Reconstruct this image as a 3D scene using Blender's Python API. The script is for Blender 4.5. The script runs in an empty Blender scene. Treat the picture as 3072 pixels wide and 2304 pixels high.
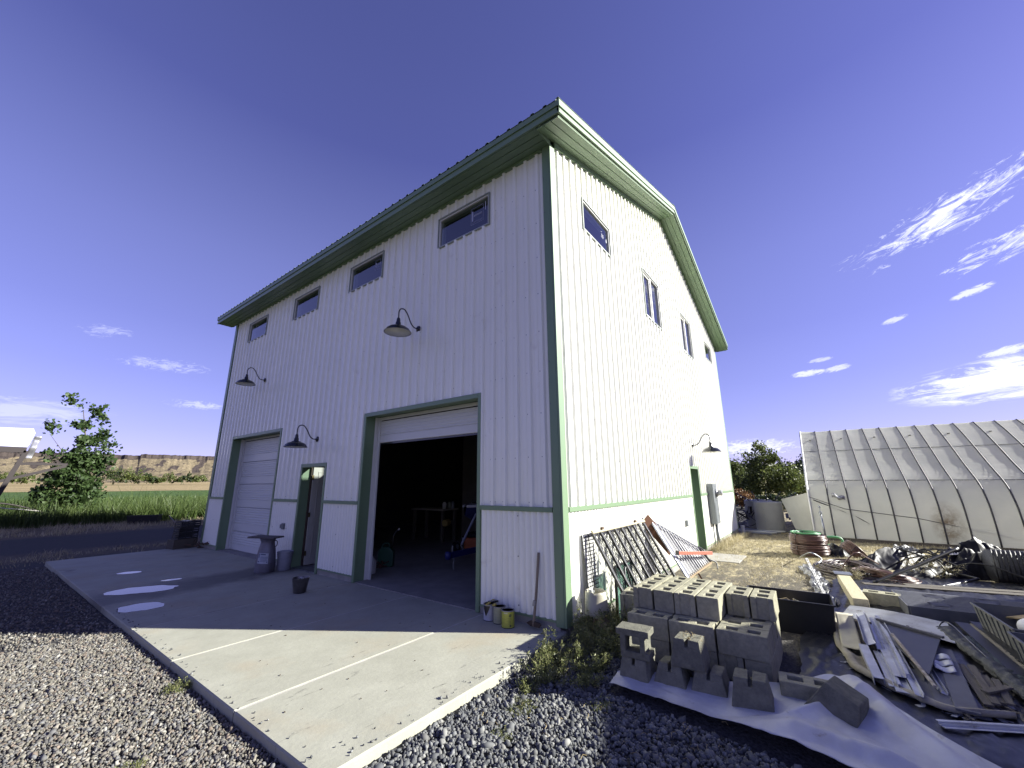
import bpy, math, random
import numpy as np
from mathutils import Vector, Matrix, Euler, noise

random.seed(7)
RNG = np.random.default_rng(11)
SC = bpy.context.scene
COL = SC.collection
R = math.radians
ALB = 0.78

# ---------------------------------------------------------------- camera
cam_d = bpy.data.cameras.new('camera')
cam = bpy.data.objects.new('camera', cam_d)
COL.objects.link(cam)
YAW, PITCH, ROLL = 0.6386, 0.24257, -0.0084
fw = Vector((math.cos(PITCH)*math.cos(YAW), math.cos(PITCH)*math.sin(YAW), math.sin(PITCH)))
rt = Vector((math.sin(YAW), -math.cos(YAW), 0.0))
up = rt.cross(fw)
rt2 = math.cos(ROLL)*rt + math.sin(ROLL)*up
up2 = -math.sin(ROLL)*rt + math.cos(ROLL)*up
m = Matrix((rt2, up2, -fw)).transposed().to_4x4()
m.translation = Vector((-4.746, -2.738, 1.672))
cam.matrix_world = m
cam_d.sensor_width = 36.0
cam_d.lens = 1208.564/3072*36.0
cam_d.clip_start = 0.05
cam_d.clip_end = 6000
SC.camera = cam

# ---------------------------------------------------------------- sun and sky
SUN_AZ = Vector((0.545, -0.838, 0)).normalized()
SUN_TAN = 0.47
sdir = Vector((SUN_AZ.x, SUN_AZ.y, SUN_TAN)).normalized()
SUN_EL = math.atan(SUN_TAN)
sun_d = bpy.data.lights.new('sun', 'SUN')
sun_d.energy = 5.0
sun_d.angle = R(0.53)
sun_d.color = (1.0, 0.98, 0.90)
sun = bpy.data.objects.new('sun', sun_d)
COL.objects.link(sun)
sun.rotation_euler = sdir.to_track_quat('Z', 'Y').to_euler()
sun.location = (6, -9, 12)

world = bpy.data.worlds.new('World')
SC.world = world
world.use_nodes = True
wn = world.node_tree
wn.nodes.clear()


class NT:
    """tiny helper round a node tree"""
    def __init__(self, nt):
        self.nt = nt

    def n(self, typ, **kw):
        nd = self.nt.nodes.new(typ)
        for k, v in kw.items():
            if k.startswith('i_'):
                key = k[2:]
                key = int(key) if key.isdigit() else key.replace('_', ' ')
                self.s(nd.inputs[key], v)
            else:
                setattr(nd, k, v)
        return nd

    def s(self, sock, v):
        if isinstance(v, bpy.types.NodeSocket):
            self.nt.links.new(v, sock)
        elif isinstance(v, bpy.types.Node):
            self.nt.links.new(v.outputs[0], sock)
        else:
            sock.default_value = v

    def math(self, op, a, b=None, c=None, clamp=False):
        nd = self.nt.nodes.new('ShaderNodeMath')
        nd.operation = op
        nd.use_clamp = clamp
        self.s(nd.inputs[0], a)
        if b is not None:
            self.s(nd.inputs[1], b)
        if c is not None:
            self.s(nd.inputs[2], c)
        return nd.outputs[0]

    def mix(self, fac, a, b, blend='MIX'):
        nd = self.nt.nodes.new('ShaderNodeMix')
        nd.data_type = 'RGBA'
        nd.blend_type = blend
        nd.clamp_factor = True
        self.s(nd.inputs[0], fac)
        self.s(nd.inputs[6], a)
        self.s(nd.inputs[7], b)
        return nd.outputs[2]

    def ramp(self, fac, stops, interp='LINEAR'):
        nd = self.nt.nodes.new('ShaderNodeValToRGB')
        cr = nd.color_ramp
        cr.interpolation = interp
        while len(cr.elements) < len(stops):
            cr.elements.new(0.5)
        for e, (p, c) in zip(cr.elements, stops):
            e.position = p
            e.color = c if len(c) == 4 else (*c, 1)
        self.s(nd.inputs[0], fac)
        return nd.outputs[0]

    def noise(self, vec, scale, detail=4, rough=0.55, dist=0.0, out=0):
        nd = self.nt.nodes.new('ShaderNodeTexNoise')
        nd.inputs['Scale'].default_value = scale
        nd.inputs['Detail'].default_value = detail
        nd.inputs['Roughness'].default_value = rough
        nd.inputs['Distortion'].default_value = dist
        if vec is not None:
            self.s(nd.inputs['Vector'], vec)
        return nd.outputs[out]

    def scale(self, c):
        return self.mix(1.0, c, (ALB, ALB, ALB, 1), 'MULTIPLY')

    def mapping(self, vec, loc=(0, 0, 0), rot=(0, 0, 0), scale=(1, 1, 1)):
        nd = self.nt.nodes.new('ShaderNodeMapping')
        self.s(nd.inputs[0], vec)
        nd.inputs[1].default_value = loc
        nd.inputs[2].default_value = rot
        nd.inputs[3].default_value = scale
        return nd.outputs[0]


W = NT(wn)
sky = W.n('ShaderNodeTexSky', sky_type='NISHITA', sun_disc=False, sun_elevation=SUN_EL,
          sun_rotation=math.atan2(SUN_AZ.x, SUN_AZ.y), altitude=900.0, air_density=1.0,
          dust_density=0.35, ozone_density=3.0)
tc = W.n('ShaderNodeTexCoord')
sep = W.n('ShaderNodeSeparateXYZ')
W.s(sep.inputs[0], tc.outputs['Generated'])
X_, Y_, Z_ = sep.outputs
DEG = 180/math.pi
az = W.math('MULTIPLY', W.math('ARCTAN2', Y_, X_), DEG)
el = W.math('MULTIPLY', W.math('ARCSINE', Z_), DEG)
tint = W.mix(1.0, sky.outputs[0], (1.06, 0.70, 1.36, 1), 'MULTIPLY')
# paler towards the horizon all the way round, as in clear dry air
hz = W.ramp(W.math('DIVIDE', el, 60.0, clamp=True), [(0.0, (1, 1, 1)), (0.10, (.62, .62, .62)), (0.3, (.25, .25, .25)), (0.7, (0, 0, 0))])
tint = W.mix(W.math('MULTIPLY', hz, 0.45), tint, (6.6, 7.6, 11.4, 1))
lift = W.ramp(W.math('DIVIDE', el, 60.0, clamp=True), [(0.2, (.5, .5, .5)), (0.45, (.64, .64, .57)), (0.8, (.72, .73, .60))])
tint = W.mix(1.0, tint, W.mix(1.0, lift, (2, 2, 2, 1), 'MULTIPLY'), 'MULTIPLY')
# thin streaky clouds laid out by direction
comb = W.n('ShaderNodeCombineXYZ')
W.s(comb.inputs[0], az)
W.s(comb.inputs[1], el)
AE = comb.outputs[0]


def field(rot, stretch, ns, seed):
    v = W.mapping(AE, rot=(0, 0, R(-rot)))
    v = W.mapping(v, loc=(seed, seed*1.7, 0), scale=(1.0/stretch, 1.0, 1.0))
    return W.noise(v, ns, 9, 0.74, 0.9)


F_TILT = field(-17, 4.2, 1.5, 3.1)
F_FLAT = field(-3, 5.5, 1.3, 9.4)
F_FINE = field(-8, 3.0, 3.2, 5.1)


def cloud(a, e, ra, re, rot, strength=1.0, thr=0.0, fld=None):
    """soft ellipse at azimuth a, elevation e (degrees), broken up by a streaky noise field"""
    c, s_ = math.cos(R(rot)), math.sin(R(rot))
    dx = W.math('SUBTRACT', az, a)
    dy = W.math('SUBTRACT', el, e)
    u = W.math('ADD', W.math('MULTIPLY', dx, c/ra), W.math('MULTIPLY', dy, s_/ra))
    v = W.math('ADD', W.math('MULTIPLY', dx, -s_/re), W.math('MULTIPLY', dy, c/re))
    d = W.math('SQRT', W.math('ADD', W.math('MULTIPLY', u, u), W.math('MULTIPLY', v, v)))
    mask = W.math('SUBTRACT', 1.0, d)
    f = W.math('ADD', W.math('MULTIPLY', mask, 1.0), W.math('MULTIPLY_ADD', fld if fld is not None else F_FLAT, 3.8, -1.95-thr))
    f = W.math('MULTIPLY', f, 1.5, clamp=True)
    return W.math('MULTIPLY', W.math('MULTIPLY', f, W.math('MULTIPLY', mask, 4.0, clamp=True)), strength)


cl = [cloud(-14.8, 24.8, 12.5, 2.5, -16, 0.9, .45, F_TILT),
      cloud(-19.5, 20.8, 8.5, 2.2, -12, 0.8, .45, F_TILT),
      cloud(-16.2, 8.9, 9.6, 2.2, -3, 0.95, -.05),
      cloud(-14.7, 17.2, 1.7, .42, -12, .6, -.15, F_FINE),
      cloud(-8.9, 16.2, 1.2, .34, -12, .5, -.15, F_FINE),
      cloud(-0.7, 12.1, 1.9, .42, -2, .6, -.15, F_FINE),
      cloud(-3.4, 12.2, 1.4, .40, -8, .5, -.15, F_FINE),
      cloud(-2.1, 13.4, 1.4, .28, -4, .4, -.1, F_FINE),
      cloud(-15.6, 11.3, 2.0, .45, -6, .6, -.15, F_FINE),
      cloud(6.0, 4.0, 5.5, 1.2, 0, .6, .1, F_FINE),
      cloud(87.5, 6.8, 6.5, 1.6, 0, .26, .05),
      cloud(83.6, 15.3, 2.6, .8, -8, .22, .25, F_FINE),
      cloud(78.5, 12.8, 5.0, .9, -2, .28, .3, F_FINE),
      cloud(75.0, 8.9, 3.6, .6, 0, .34, .2, F_FINE),
      cloud(-60.0, 30.0, 26.0, 8.0, -10, .7, .4),
      cloud(-105.0, 20.0, 30.0, 9.0, -5, .7, .4)]
tot = cl[0]
for c in cl[1:]:
    tot = W.math('MAXIMUM', tot, c)
skyc = W.mix(tot, tint, (11.5, 11.8, 13.0, 1))
bg = W.n('ShaderNodeBackground')
W.s(bg.inputs[0], W.mix(1.0, skyc, (.768, .768, .768, 1), 'MULTIPLY'))
bg.inputs[1].default_value = 0.05
wo = W.n('ShaderNodeOutputWorld')
W.s(wo.inputs[0], bg)

SC.view_settings.view_transform = 'Standard'
SC.view_settings.look = 'None'
SC.view_settings.gamma = 1.0
SC.view_settings.use_curve_mapping = False
SC.view_settings.exposure = 1.58
SC.render.engine = 'CYCLES'


# ---------------------------------------------------------------- mesh helpers
class MB:
    def __init__(self):
        self.v, self.f = [], []

    def add(self, vs, fs):
        o = len(self.v)
        self.v += [tuple(p) for p in vs]
        self.f += [tuple(i + o for i in f) for f in fs]
        return self

    def box(self, x0, x1, y0, y1, z0, z1, mat=None):
        vs = [(x, y, z) for z in (z0, z1) for y in (y0, y1) for x in (x0, x1)]
        if mat is not None:
            vs = [mat @ Vector(p) for p in vs]
        return self.add(vs, [(0, 2, 3, 1), (4, 5, 7, 6), (0, 1, 5, 4), (2, 6, 7, 3), (0, 4, 6, 2), (1, 3, 7, 5)])

    def bar(self, p, q, w, h, roll=0.0, upv=(0, 0, 1)):
        p, q = Vector(p), Vector(q)
        d = q - p
        L = d.length
        d = d.normalized()
        u = Vector(upv)
        if abs(d.dot(u)) > 0.97:
            u = Vector((0, 1, 0))
        s = d.cross(u).normalized()
        u = s.cross(d)
        mt = Matrix((d, s, u)).transposed().to_4x4()
        mt = mt @ Matrix.Rotation(roll, 4, 'X')
        mt.translation = p
        mt2 = Matrix.Translation(p) @ (Matrix((d, s, u)).transposed().to_4x4() @ Matrix.Rotation(roll, 4, 'X'))
        return self.box(0, L, -w/2, w/2, -h/2, h/2, mt2)

    def extr(self, poly, p, q, upv=(0, 0, 1), closed=True):
        """sweep a 2D profile (side, up) from p to q"""
        p, q = Vector(p), Vector(q)
        d = (q - p).normalized()
        u = Vector(upv)
        s = d.cross(u).normalized()
        u = s.cross(d)
        n = len(poly)
        vs = [p + s*a + u*b for a, b in poly] + [q + s*a + u*b for a, b in poly]
        k = n if closed else n - 1
        fs = [(i, (i+1) % n, n + (i+1) % n, n + i) for i in range(k)]
        if closed:
            fs += [tuple(range(n))[::-1], tuple(range(n, 2*n))]
        return self.add(vs, fs)

    def tube(self, pts, r, n=8, closed=False, caps=True):
        pts = [Vector(p) for p in pts]
        k = len(pts)
        rr = r if isinstance(r, (list, tuple)) else [r]*k
        vs, prev = [], None
        for i, p in enumerate(pts):
            if closed:
                t = (pts[(i+1) % k] - pts[i-1])
            else:
                t = pts[min(i+1, k-1)] - pts[max(i-1, 0)]
            t = t.normalized()
            if prev is None:
                a = Vector((0, 0, 1)) if abs(t.z) < 0.9 else Vector((1, 0, 0))
                prev = t.cross(a).normalized()
            prev = (prev - t*prev.dot(t)).normalized()
            b = t.cross(prev)
            for j in range(n):
                an = 2*math.pi*j/n
                vs.append(p + (prev*math.cos(an) + b*math.sin(an))*rr[i])
        fs = []
        for i in range(k if closed else k-1):
            i2 = (i+1) % k
            for j in range(n):
                j2 = (j+1) % n
                fs.append((i*n+j, i*n+j2, i2*n+j2, i2*n+j))
        if caps and not closed:
            fs.append(tuple(range(n))[::-1])
            fs.append(tuple(range((k-1)*n, k*n)))
        return self.add(vs, fs)

    def lathe(self, prof, n=24, c=(0, 0, 0), mat=None, sx=1.0):
        vs = []
        for r, z in prof:
            for j in range(n):
                a = 2*math.pi*j/n
                p = Vector((c[0] + r*math.cos(a)*sx, c[1] + r*math.sin(a), c[2] + z))
                vs.append(mat @ p if mat is not None else p)
        fs = []
        for i in range(len(prof)-1):
            for j in range(n):
                j2 = (j+1) % n
                fs.append((i*n+j, i*n+j2, (i+1)*n+j2, (i+1)*n+j))
        if prof[0][0] > 1e-6:
            fs.append(tuple(range(n))[::-1])
        if prof[-1][0] > 1e-6:
            fs.append(tuple(range((len(prof)-1)*n, len(prof)*n)))
        return self.add(vs, fs)

    def grid(self, fn, nu, nv, u0=0., u1=1., v0=0., v1=1.):
        vs = [fn(u0+(u1-u0)*i/nu, v0+(v1-v0)*j/nv) for j in range(nv+1) for i in range(nu+1)]
        fs = [(j*(nu+1)+i, j*(nu+1)+i+1, (j+1)*(nu+1)+i+1, (j+1)*(nu+1)+i) for j in range(nv) for i in range(nu)]
        return self.add(vs, fs)

    def build(self, name, mat, parent=None, smooth=False, bevel=0.0, sol=0.0):
        me = bpy.data.meshes.new(name)
        me.from_pydata([tuple(p) for p in self.v], [], self.f)
        me.validate()
        me.materials.append(mat)
        if smooth:
            me.polygons.foreach_set('use_smooth', [True]*len(me.polygons))
        ob = bpy.data.objects.new(name, me)
        COL.objects.link(ob)
        if parent is not None:
            ob.parent = parent
        if sol:
            md = ob.modifiers.new('thickness', 'SOLIDIFY')
            md.thickness = sol
        if bevel:
            md = ob.modifiers.new('edge', 'BEVEL')
            md.width = bevel
            md.segments = 2
            md.limit_method = 'ANGLE'
            md.angle_limit = R(40)
            md.harden_normals = False
        if smooth == 'auto':
            me.polygons.foreach_set('use_smooth', [True]*len(me.polygons))
            md = None
            me.set_sharp_from_angle(angle=R(38))
        return ob


def mesh_np(name, verts, faces, mat, parent=None, cols=None, smooth=False):
    """fast mesh from numpy arrays; faces all of one size"""
    me = bpy.data.meshes.new(name)
    nv, nf, k = len(verts), len(faces), faces.shape[1]
    me.vertices.add(nv)
    me.vertices.foreach_set('co', np.ascontiguousarray(verts, dtype=np.float32).ravel())
    me.loops.add(nf*k)
    me.loops.foreach_set('vertex_index', np.ascontiguousarray(faces, dtype=np.int32).ravel())
    me.polygons.add(nf)
    me.polygons.foreach_set('loop_start', np.arange(0, nf*k, k, dtype=np.int32))
    me.update(calc_edges=True)
    if cols is not None:
        ca = me.color_attributes.new('tone', 'FLOAT_COLOR', 'POINT')
        c4 = np.ones((nv, 4), dtype=np.float32)
        c4[:, :3] = cols
        ca.data.foreach_set('color', c4.ravel())
    if smooth:
        me.polygons.foreach_set('use_smooth', np.ones(nf, dtype=bool))
    me.materials.append(mat)
    ob = bpy.data.objects.new(name, me)
    COL.objects.link(ob)
    if parent is not None:
        ob.parent = parent
    return ob


def tag(o, label=None, cat=None, group=None, kind=None):
    if label: o['label'] = label
    if cat: o['category'] = cat
    if group: o['group'] = group
    if kind: o['kind'] = kind
    return o


def thing(name, label, cat, loc=(0, 0, 0), rz=0.0, group=None):
    o = bpy.data.objects.new(name, None)
    COL.objects.link(o)
    o.location = loc
    o.rotation_euler = (0, 0, rz)
    o.empty_display_size = 0.2
    return tag(o, label, cat, group)


def struct(o):
    o['kind'] = 'structure'
    return o


def stuff(o):
    o['kind'] = 'stuff'
    return o


def dup(root, loc, rz=0.0, label=None, group=None):
    r = root.copy()
    COL.objects.link(r)
    r.location = loc
    r.rotation_euler = (0, 0, rz)
    if label: r['label'] = label
    if group: r['group'] = group
    for ch in list(root.children):
        c = ch.copy()
        COL.objects.link(c)
        c.parent = r
        for g in list(ch.children):
            d = g.copy()
            COL.objects.link(d)
            d.parent = c
    return r


# ---------------------------------------------------------------- materials
MATS = {}


def mat(name, col, rough=0.6, metal=0.0, col2=None, ns=4.0, nd=5, lo=0.35, hi=0.65, bump=0.0, bs=60.0,
        spec=0.5, coat=0.0, vary=0.0, stretch=None, attr=None, two=False, dirt=None, trans=0.0):
    if name in MATS:
        return MATS[name]
    m = bpy.data.materials.new(name)
    m.use_nodes = True
    nt = NT(m.node_tree)
    b = m.node_tree.nodes['Principled BSDF']
    b.inputs['Roughness'].default_value = rough
    b.inputs['Metallic'].default_value = metal
    b.inputs['Specular IOR Level'].default_value = spec
    b.inputs['Coat Weight'].default_value = coat
    tc = nt.n('ShaderNodeTexCoord')
    vec = tc.outputs['Object']
    if stretch:
        vec = nt.mapping(vec, scale=stretch)
    if name not in ('white_steel', 'window_trim_grey', 'white_vinyl', 'white_enamel'):
        col = tuple(v*ALB for v in col)
        col2 = tuple(v*ALB for v in col2) if col2 else None
        dirt = (tuple(v*ALB for v in dirt[0]), *dirt[1:]) if dirt else None
    c = (*col, 1)
    out = c
    if col2:
        f = nt.noise(vec, ns, nd, 0.6)
        f = nt.ramp(f, [(lo, (0, 0, 0)), (hi, (1, 1, 1))])
        out = nt.mix(f, c, (*col2, 1))
    if dirt:
        f = nt.noise(vec, dirt[1], 6, 0.7, 0.4)
        f = nt.ramp(f, [(dirt[2], (0, 0, 0)), (dirt[3], (1, 1, 1))])
        out = nt.mix(f, out, (*dirt[0], 1))
    if vary:
        oi = nt.n('ShaderNodeObjectInfo')
        f = nt.math('MULTIPLY_ADD', oi.outputs['Random'], 2*vary, 1-vary)
        cb = nt.n('ShaderNodeCombineXYZ')
        for i in range(3):
            nt.s(cb.inputs[i], f)
        out = nt.mix(1.0, out, cb.outputs[0], 'MULTIPLY')
    if attr:
        at = nt.n('ShaderNodeAttribute', attribute_name='tone')
        out = nt.mix(1.0, out, at.outputs['Color'], 'MULTIPLY')
    nt.s(b.inputs['Base Color'], out)
    if bump:
        bn = nt.noise(vec, bs, 6, 0.65)
        bp = nt.n('ShaderNodeBump')
        bp.inputs['Strength'].default_value = bump
        bp.inputs['Distance'].default_value = 0.01
        nt.s(bp.inputs['Height'], bn)
        nt.s(b.inputs['Normal'], bp)
    if trans:
        tl = nt.n('ShaderNodeBsdfTranslucent')
        nt.s(tl.inputs[0], out)
        mx = nt.n('ShaderNodeMixShader')
        mx.inputs[0].default_value = trans
        nt.s(mx.inputs[1], b.outputs[0])
        nt.s(mx.inputs[2], tl.outputs[0])
        mo = [n for n in m.node_tree.nodes if n.type == 'OUTPUT_MATERIAL'][0]
        nt.s(mo.inputs[0], mx.outputs[0])
    MATS[name] = m
    return m


def glass_mat(name, tintc, refl=1.5, body=None, bodyf=0.0):
    m = bpy.data.materials.new(name)
    m.use_nodes = True
    m.node_tree.nodes.clear()
    nt = NT(m.node_tree)
    tr = nt.n('ShaderNodeBsdfTransparent')
    tr.inputs[0].default_value = (*tintc, 1)
    gl = nt.n('ShaderNodeBsdfGlossy')
    gl.inputs['Roughness'].default_value = 0.02
    gl.inputs[0].default_value = (.95, .95, .97, 1)
    ge = nt.n('ShaderNodeNewGeometry')
    dt = nt.n('ShaderNodeVectorMath', operation='DOT_PRODUCT')
    nt.s(dt.inputs[0], ge.outputs['Incoming'])
    nt.s(dt.inputs[1], ge.outputs['Normal'])
    c_ = nt.math('SUBTRACT', 1.0, nt.math('ABSOLUTE', dt.outputs['Value']), clamp=True)
    fr = nt.math('MULTIPLY_ADD', nt.math('POWER', c_, 5.0), .92, .07 + .1*(refl-1.5))
    mx = nt.n('ShaderNodeMixShader')
    nt.s(mx.inputs[0], fr)
    a = tr.outputs[0]
    if body:
        df = nt.n('ShaderNodeBsdfDiffuse')
        df.inputs[0].default_value = (*body, 1)
        m2 = nt.n('ShaderNodeMixShader')
        m2.inputs[0].default_value = bodyf
        nt.s(m2.inputs[1], a)
        nt.s(m2.inputs[2], df.outputs[0])
        a = m2.outputs[0]
    nt.s(mx.inputs[1], a)
    nt.s(mx.inputs[2], gl.outputs[0])
    o = nt.n('ShaderNodeOutputMaterial')
    nt.s(o.inputs[0], mx.outputs[0])
    return m


def siding_mat(name, col, col2):
    """painted steel: clean with faint oil canning, streaks, smudges"""
    m = mat(name, col, 0.27, 0.0, col2, 0.9, 4, 0.3, 0.75, bump=0.0, spec=0.5, dirt=((.55, .52, .44), 2.5, .60, .95))
    nt = NT(m.node_tree)
    b = m.node_tree.nodes['Principled BSDF']
    tc = nt.n('ShaderNodeTexCoord')
    v = nt.mapping(tc.outputs['Object'], scale=(5, 5, 0.35))
    h = nt.noise(v, 1.6, 3, 0.5)
    bp = nt.n('ShaderNodeBump')
    bp.inputs['Strength'].default_value = 0.35
    bp.inputs['Distance'].default_value = 0.02
    nt.s(bp.inputs['Height'], h)
    nt.s(b.inputs['Normal'], bp)
    return m


M_WHITE = siding_mat('white_steel', (.76, .765, .69), (.81, .805, .72))
M_GREEN = mat('sage_green_steel', (.175, .265, .155), 0.4, 0, (.19, .28, .165), 2.0, 4, bump=0.05, bs=8, spec=.5)
M_SCREW = mat('screw_steel', (.22, .23, .25), 0.4, 0.6)
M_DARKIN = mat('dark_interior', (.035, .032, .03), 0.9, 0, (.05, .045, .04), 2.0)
M_GYP = mat('bare_board', (.16, .14, .11), 0.9, 0, (.12, .11, .09), 1.5)
M_WFRAME = mat('white_vinyl', (.56, .565, .54), 0.4)
M_BLACK = mat('black_enamel', (.012, .014, .018), 0.22, 0, spec=.6)
M_CREAM = mat('white_enamel', (.62, .60, .52), 0.5)
M_GALV = mat('galvanized', (.42, .44, .47), 0.42, 0.85, (.30, .32, .35), 9, 4, bump=.1, bs=20)
M_GREYBOX = mat('grey_painted_steel', (.17, .19, .20), 0.45, 0.1, (.15, .165, .175), 3)
M_GLASS = glass_mat('window_glass', (.55, .6, .62), 2.2)
M_CONC = mat('old_concrete', (.40, .385, .34), 0.9, 0, (.30, .29, .26), 5, 6, bump=.5, bs=80)

# ---------------------------------------------------------------- ground
CX, CY = -4.7, -2.7


def sst(a, b, x):
    t = min(1.0, max(0.0, (x-a)/(b-a)))
    return t*t*(3-2*t)


def gh(x, y):
    z = -0.165
    r = math.hypot(x-CX, y-CY)
    z += 0.10*sst(-1.2, -0.3, x)*sst(0.1, -0.5, y)*(1-sst(8, 14, x))
    z -= 0.10*sst(9, 14, x)
    if r > 40:
        z += (r-40)*0.0125
    z += 0.02*noise.noise((x*0.6, y*0.6, 0)) + (0.05*noise.noise((x*0.13, y*0.13, 3)) if r > 14 else 0)
    return z


def radii(r0, r1):
    out, r = [], 0.4
    while r < 5000:
        out.append(r)
        r += 0.25 if r < 18 else r*0.05
    mid = [q for q in out if r0 < q < r1]
    return [r0] + mid + [r1]


def patch(name, r0, r1, a0, a1, dz, m, na=None):
    na = na or max(8, int((a1-a0)/1.5))
    rs = radii(r0, r1)
    vs, fs = [], []
    full = abs(a1-a0-360) < 1e-3
    cols_ = na if full else na+1
    for r in rs:
        for j in range(cols_):
            a = R(a0 + (a1-a0)*j/na)
            x, y = CX+r*math.cos(a), CY+r*math.sin(a)
            vs.append((x, y, gh(x, y)+dz))
    for i in range(len(rs)-1):
        for j in range(na):
            j2 = (j+1) % cols_ if full else j+1
            fs.append((i*cols_+j, (i+1)*cols_+j, (i+1)*cols_+j2, i*cols_+j2))
    o = mesh_np(name, np.array(vs), np.array(fs), m, smooth=True)
    return struct(o)


def ground_material():
    m = bpy.data.materials.new('yard_ground')
    m.use_nodes = True
    nt = NT(m.node_tree)
    b = m.node_tree.nodes['Principled BSDF']
    b.inputs['Roughness'].default_value = 0.95
    b.inputs['Specular IOR Level'].default_value = 0.2
    ge = nt.n('ShaderNodeNewGeometry')
    P = ge.outputs['Position']
    sp = nt.n('ShaderNodeSeparateXYZ')
    nt.s(sp.inputs[0], P)
    x, y = sp.outputs[0], sp.outputs[1]
    wob = nt.math('MULTIPLY_ADD', nt.noise(P, 0.7, 4, 0.6), 2.4, -1.2)

    def step(v, a, bb, k=0.0):
        mr = nt.n('ShaderNodeMapRange', interpolation_type='SMOOTHSTEP')
        nt.s(mr.inputs[0], nt.math('ADD', v, nt.math('MULTIPLY', wob, k)))
        mr.inputs[1].default_value = a
        mr.inputs[2].default_value = bb
        return mr.outputs[0]
    n_f = nt.noise(P, 9, 7, 0.72)
    n_c = nt.noise(P, 1.3, 5, 0.6)
    n_s = nt.noise(nt.mapping(P, scale=(1, 2.6, 1)), 3.0, 7, 0.75, 0.6)
    n_x = nt.noise(P, 40, 4, 0.7)
    grav = nt.mix(nt.ramp(n_x, [(.3, (0, 0, 0)), (.7, (1, 1, 1))]), (.04, .04, .042, 1), (.11, .105, .10, 1))
    dirt = nt.mix(nt.ramp(n_f, [(.35, (0, 0, 0)), (.65, (1, 1, 1))]), (.09, .082, .066, 1), (.17, .152, .118, 1))
    straw = nt.mix(nt.ramp(n_x, [(.3, (0, 0, 0)), (.7, (1, 1, 1))]), (.36, .30, .17, 1), (.62, .55, .35, 1))
    weed = nt.mix(n_f, (.05, .075, .025, 1), (.13, .14, .06, 1))
    # dry grass grows in the yard beside the gable wall, thinning towards the walked earth
    yard = nt.mix(nt.ramp(n_s, [(.40, (0, 0, 0)), (.56, (1, 1, 1))]), dirt, straw)
    near = step(x, 4.2, 7.2, 1.0)
    yard = nt.mix(near, nt.mix(nt.ramp(n_s, [(.52, (0, 0, 0)), (.66, (1, 1, 1))]), dirt, straw), yard)
    isyard = nt.math('MULTIPLY', step(x, 0.6, 2.2, 0.3), nt.math('SUBTRACT', 1.0, step(y, 0.2, 0.5)))
    col = nt.mix(isyard, grav, yard)
    # verge and track on the far side of the slab
    dry = nt.mix(nt.ramp(n_f, [(.35, (0, 0, 0)), (.65, (1, 1, 1))]), (.10, .085, .06, 1), (.30, .24, .14, 1))
    v1 = nt.math('MULTIPLY', step(y, 13.2, 14.2, .5), nt.math('SUBTRACT', 1.0, step(y, 15.0, 16.5, .6)))
    col = nt.mix(nt.math('MULTIPLY', v1, .55), col, dry)
    v2 = nt.math('MULTIPLY', step(y, 20.5, 22.5, .6), 1.0)
    col = nt.mix(nt.math('MULTIPLY', v2, .9), col, dry)
    rr = nt.n('ShaderNodeVectorMath', operation='DISTANCE')
    nt.s(rr.inputs[0], P)
    rr.inputs[1].default_value = (CX, CY, 0)
    far = step(rr.outputs['Value'], 34, 60)
    farc = nt.mix(n_c, (.10, .13, .045, 1), (.42, .34, .17, 1))
    col = nt.mix(far, col, farc)
    nt.s(b.inputs['Base Color'], nt.scale(col))
    bp = nt.n('ShaderNodeBump')
    bp.inputs['Strength'].default_value = 0.9
    bp.inputs['Distance'].default_value = 0.03
    vo = nt.n('ShaderNodeTexVoronoi')
    vo.inputs['Scale'].default_value = 38
    nt.s(vo.inputs['Vector'], P)
    h = nt.math('ADD', nt.math('MULTIPLY', vo.outputs[0], -0.6), nt.math('MULTIPLY', n_f, 1.2))
    nt.s(bp.inputs['Height'], h)
    nt.s(b.inputs['Normal'], bp)
    return m


M_GROUND = ground_material()
patch('ground', 0.4, 2600, 0, 360, 0.0, M_GROUND, 200)


def field_mat(name, c1, c2, c3, sc):
    m = bpy.data.materials.new(name)
    m.use_nodes = True
    nt = NT(m.node_tree)
    b = m.node_tree.nodes['Principled BSDF']
    b.inputs['Roughness'].default_value = 0.9
    b.inputs['Specular IOR Level'].default_value = 0.15
    ge = nt.n('ShaderNodeNewGeometry')
    P = ge.outputs['Position']
    a = nt.noise(nt.mapping(P, scale=(1, .25, 1)), sc, 7, 0.75)
    c = nt.noise(nt.mapping(P, scale=(.3, 1, 1)), sc*0.06, 5, 0.6)
    col = nt.mix(nt.ramp(a, [(.35, (0, 0, 0)), (.65, (1, 1, 1))]), (*c1, 1), (*c2, 1))
    col = nt.mix(nt.ramp(c, [(.45, (0, 0, 0)), (.7, (1, 1, 1))]), col, (*c3, 1))
    nt.s(b.inputs['Base Color'], nt.scale(col))
    bp = nt.n('ShaderNodeBump')
    bp.inputs['Strength'].default_value = 1.0
    bp.inputs['Distance'].default_value = 0.3
    nt.s(bp.inputs['Height'], a)
    nt.s(b.inputs['Normal'], bp)
    return m


M_ALF = field_mat('alfalfa', (.04, .085, .018), (.105, .165, .045), (.085, .14, .04), 2.2)
M_STUB = field_mat('stubble', (.30, .235, .12), (.42, .33, .18), (.22, .18, .09), 0.5)
patch('field', 34, 118, 48, 130, 0.10, M_ALF, 80)
patch('stubble_field', 118, 520, 48, 130, 0.12, M_STUB, 80)

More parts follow.
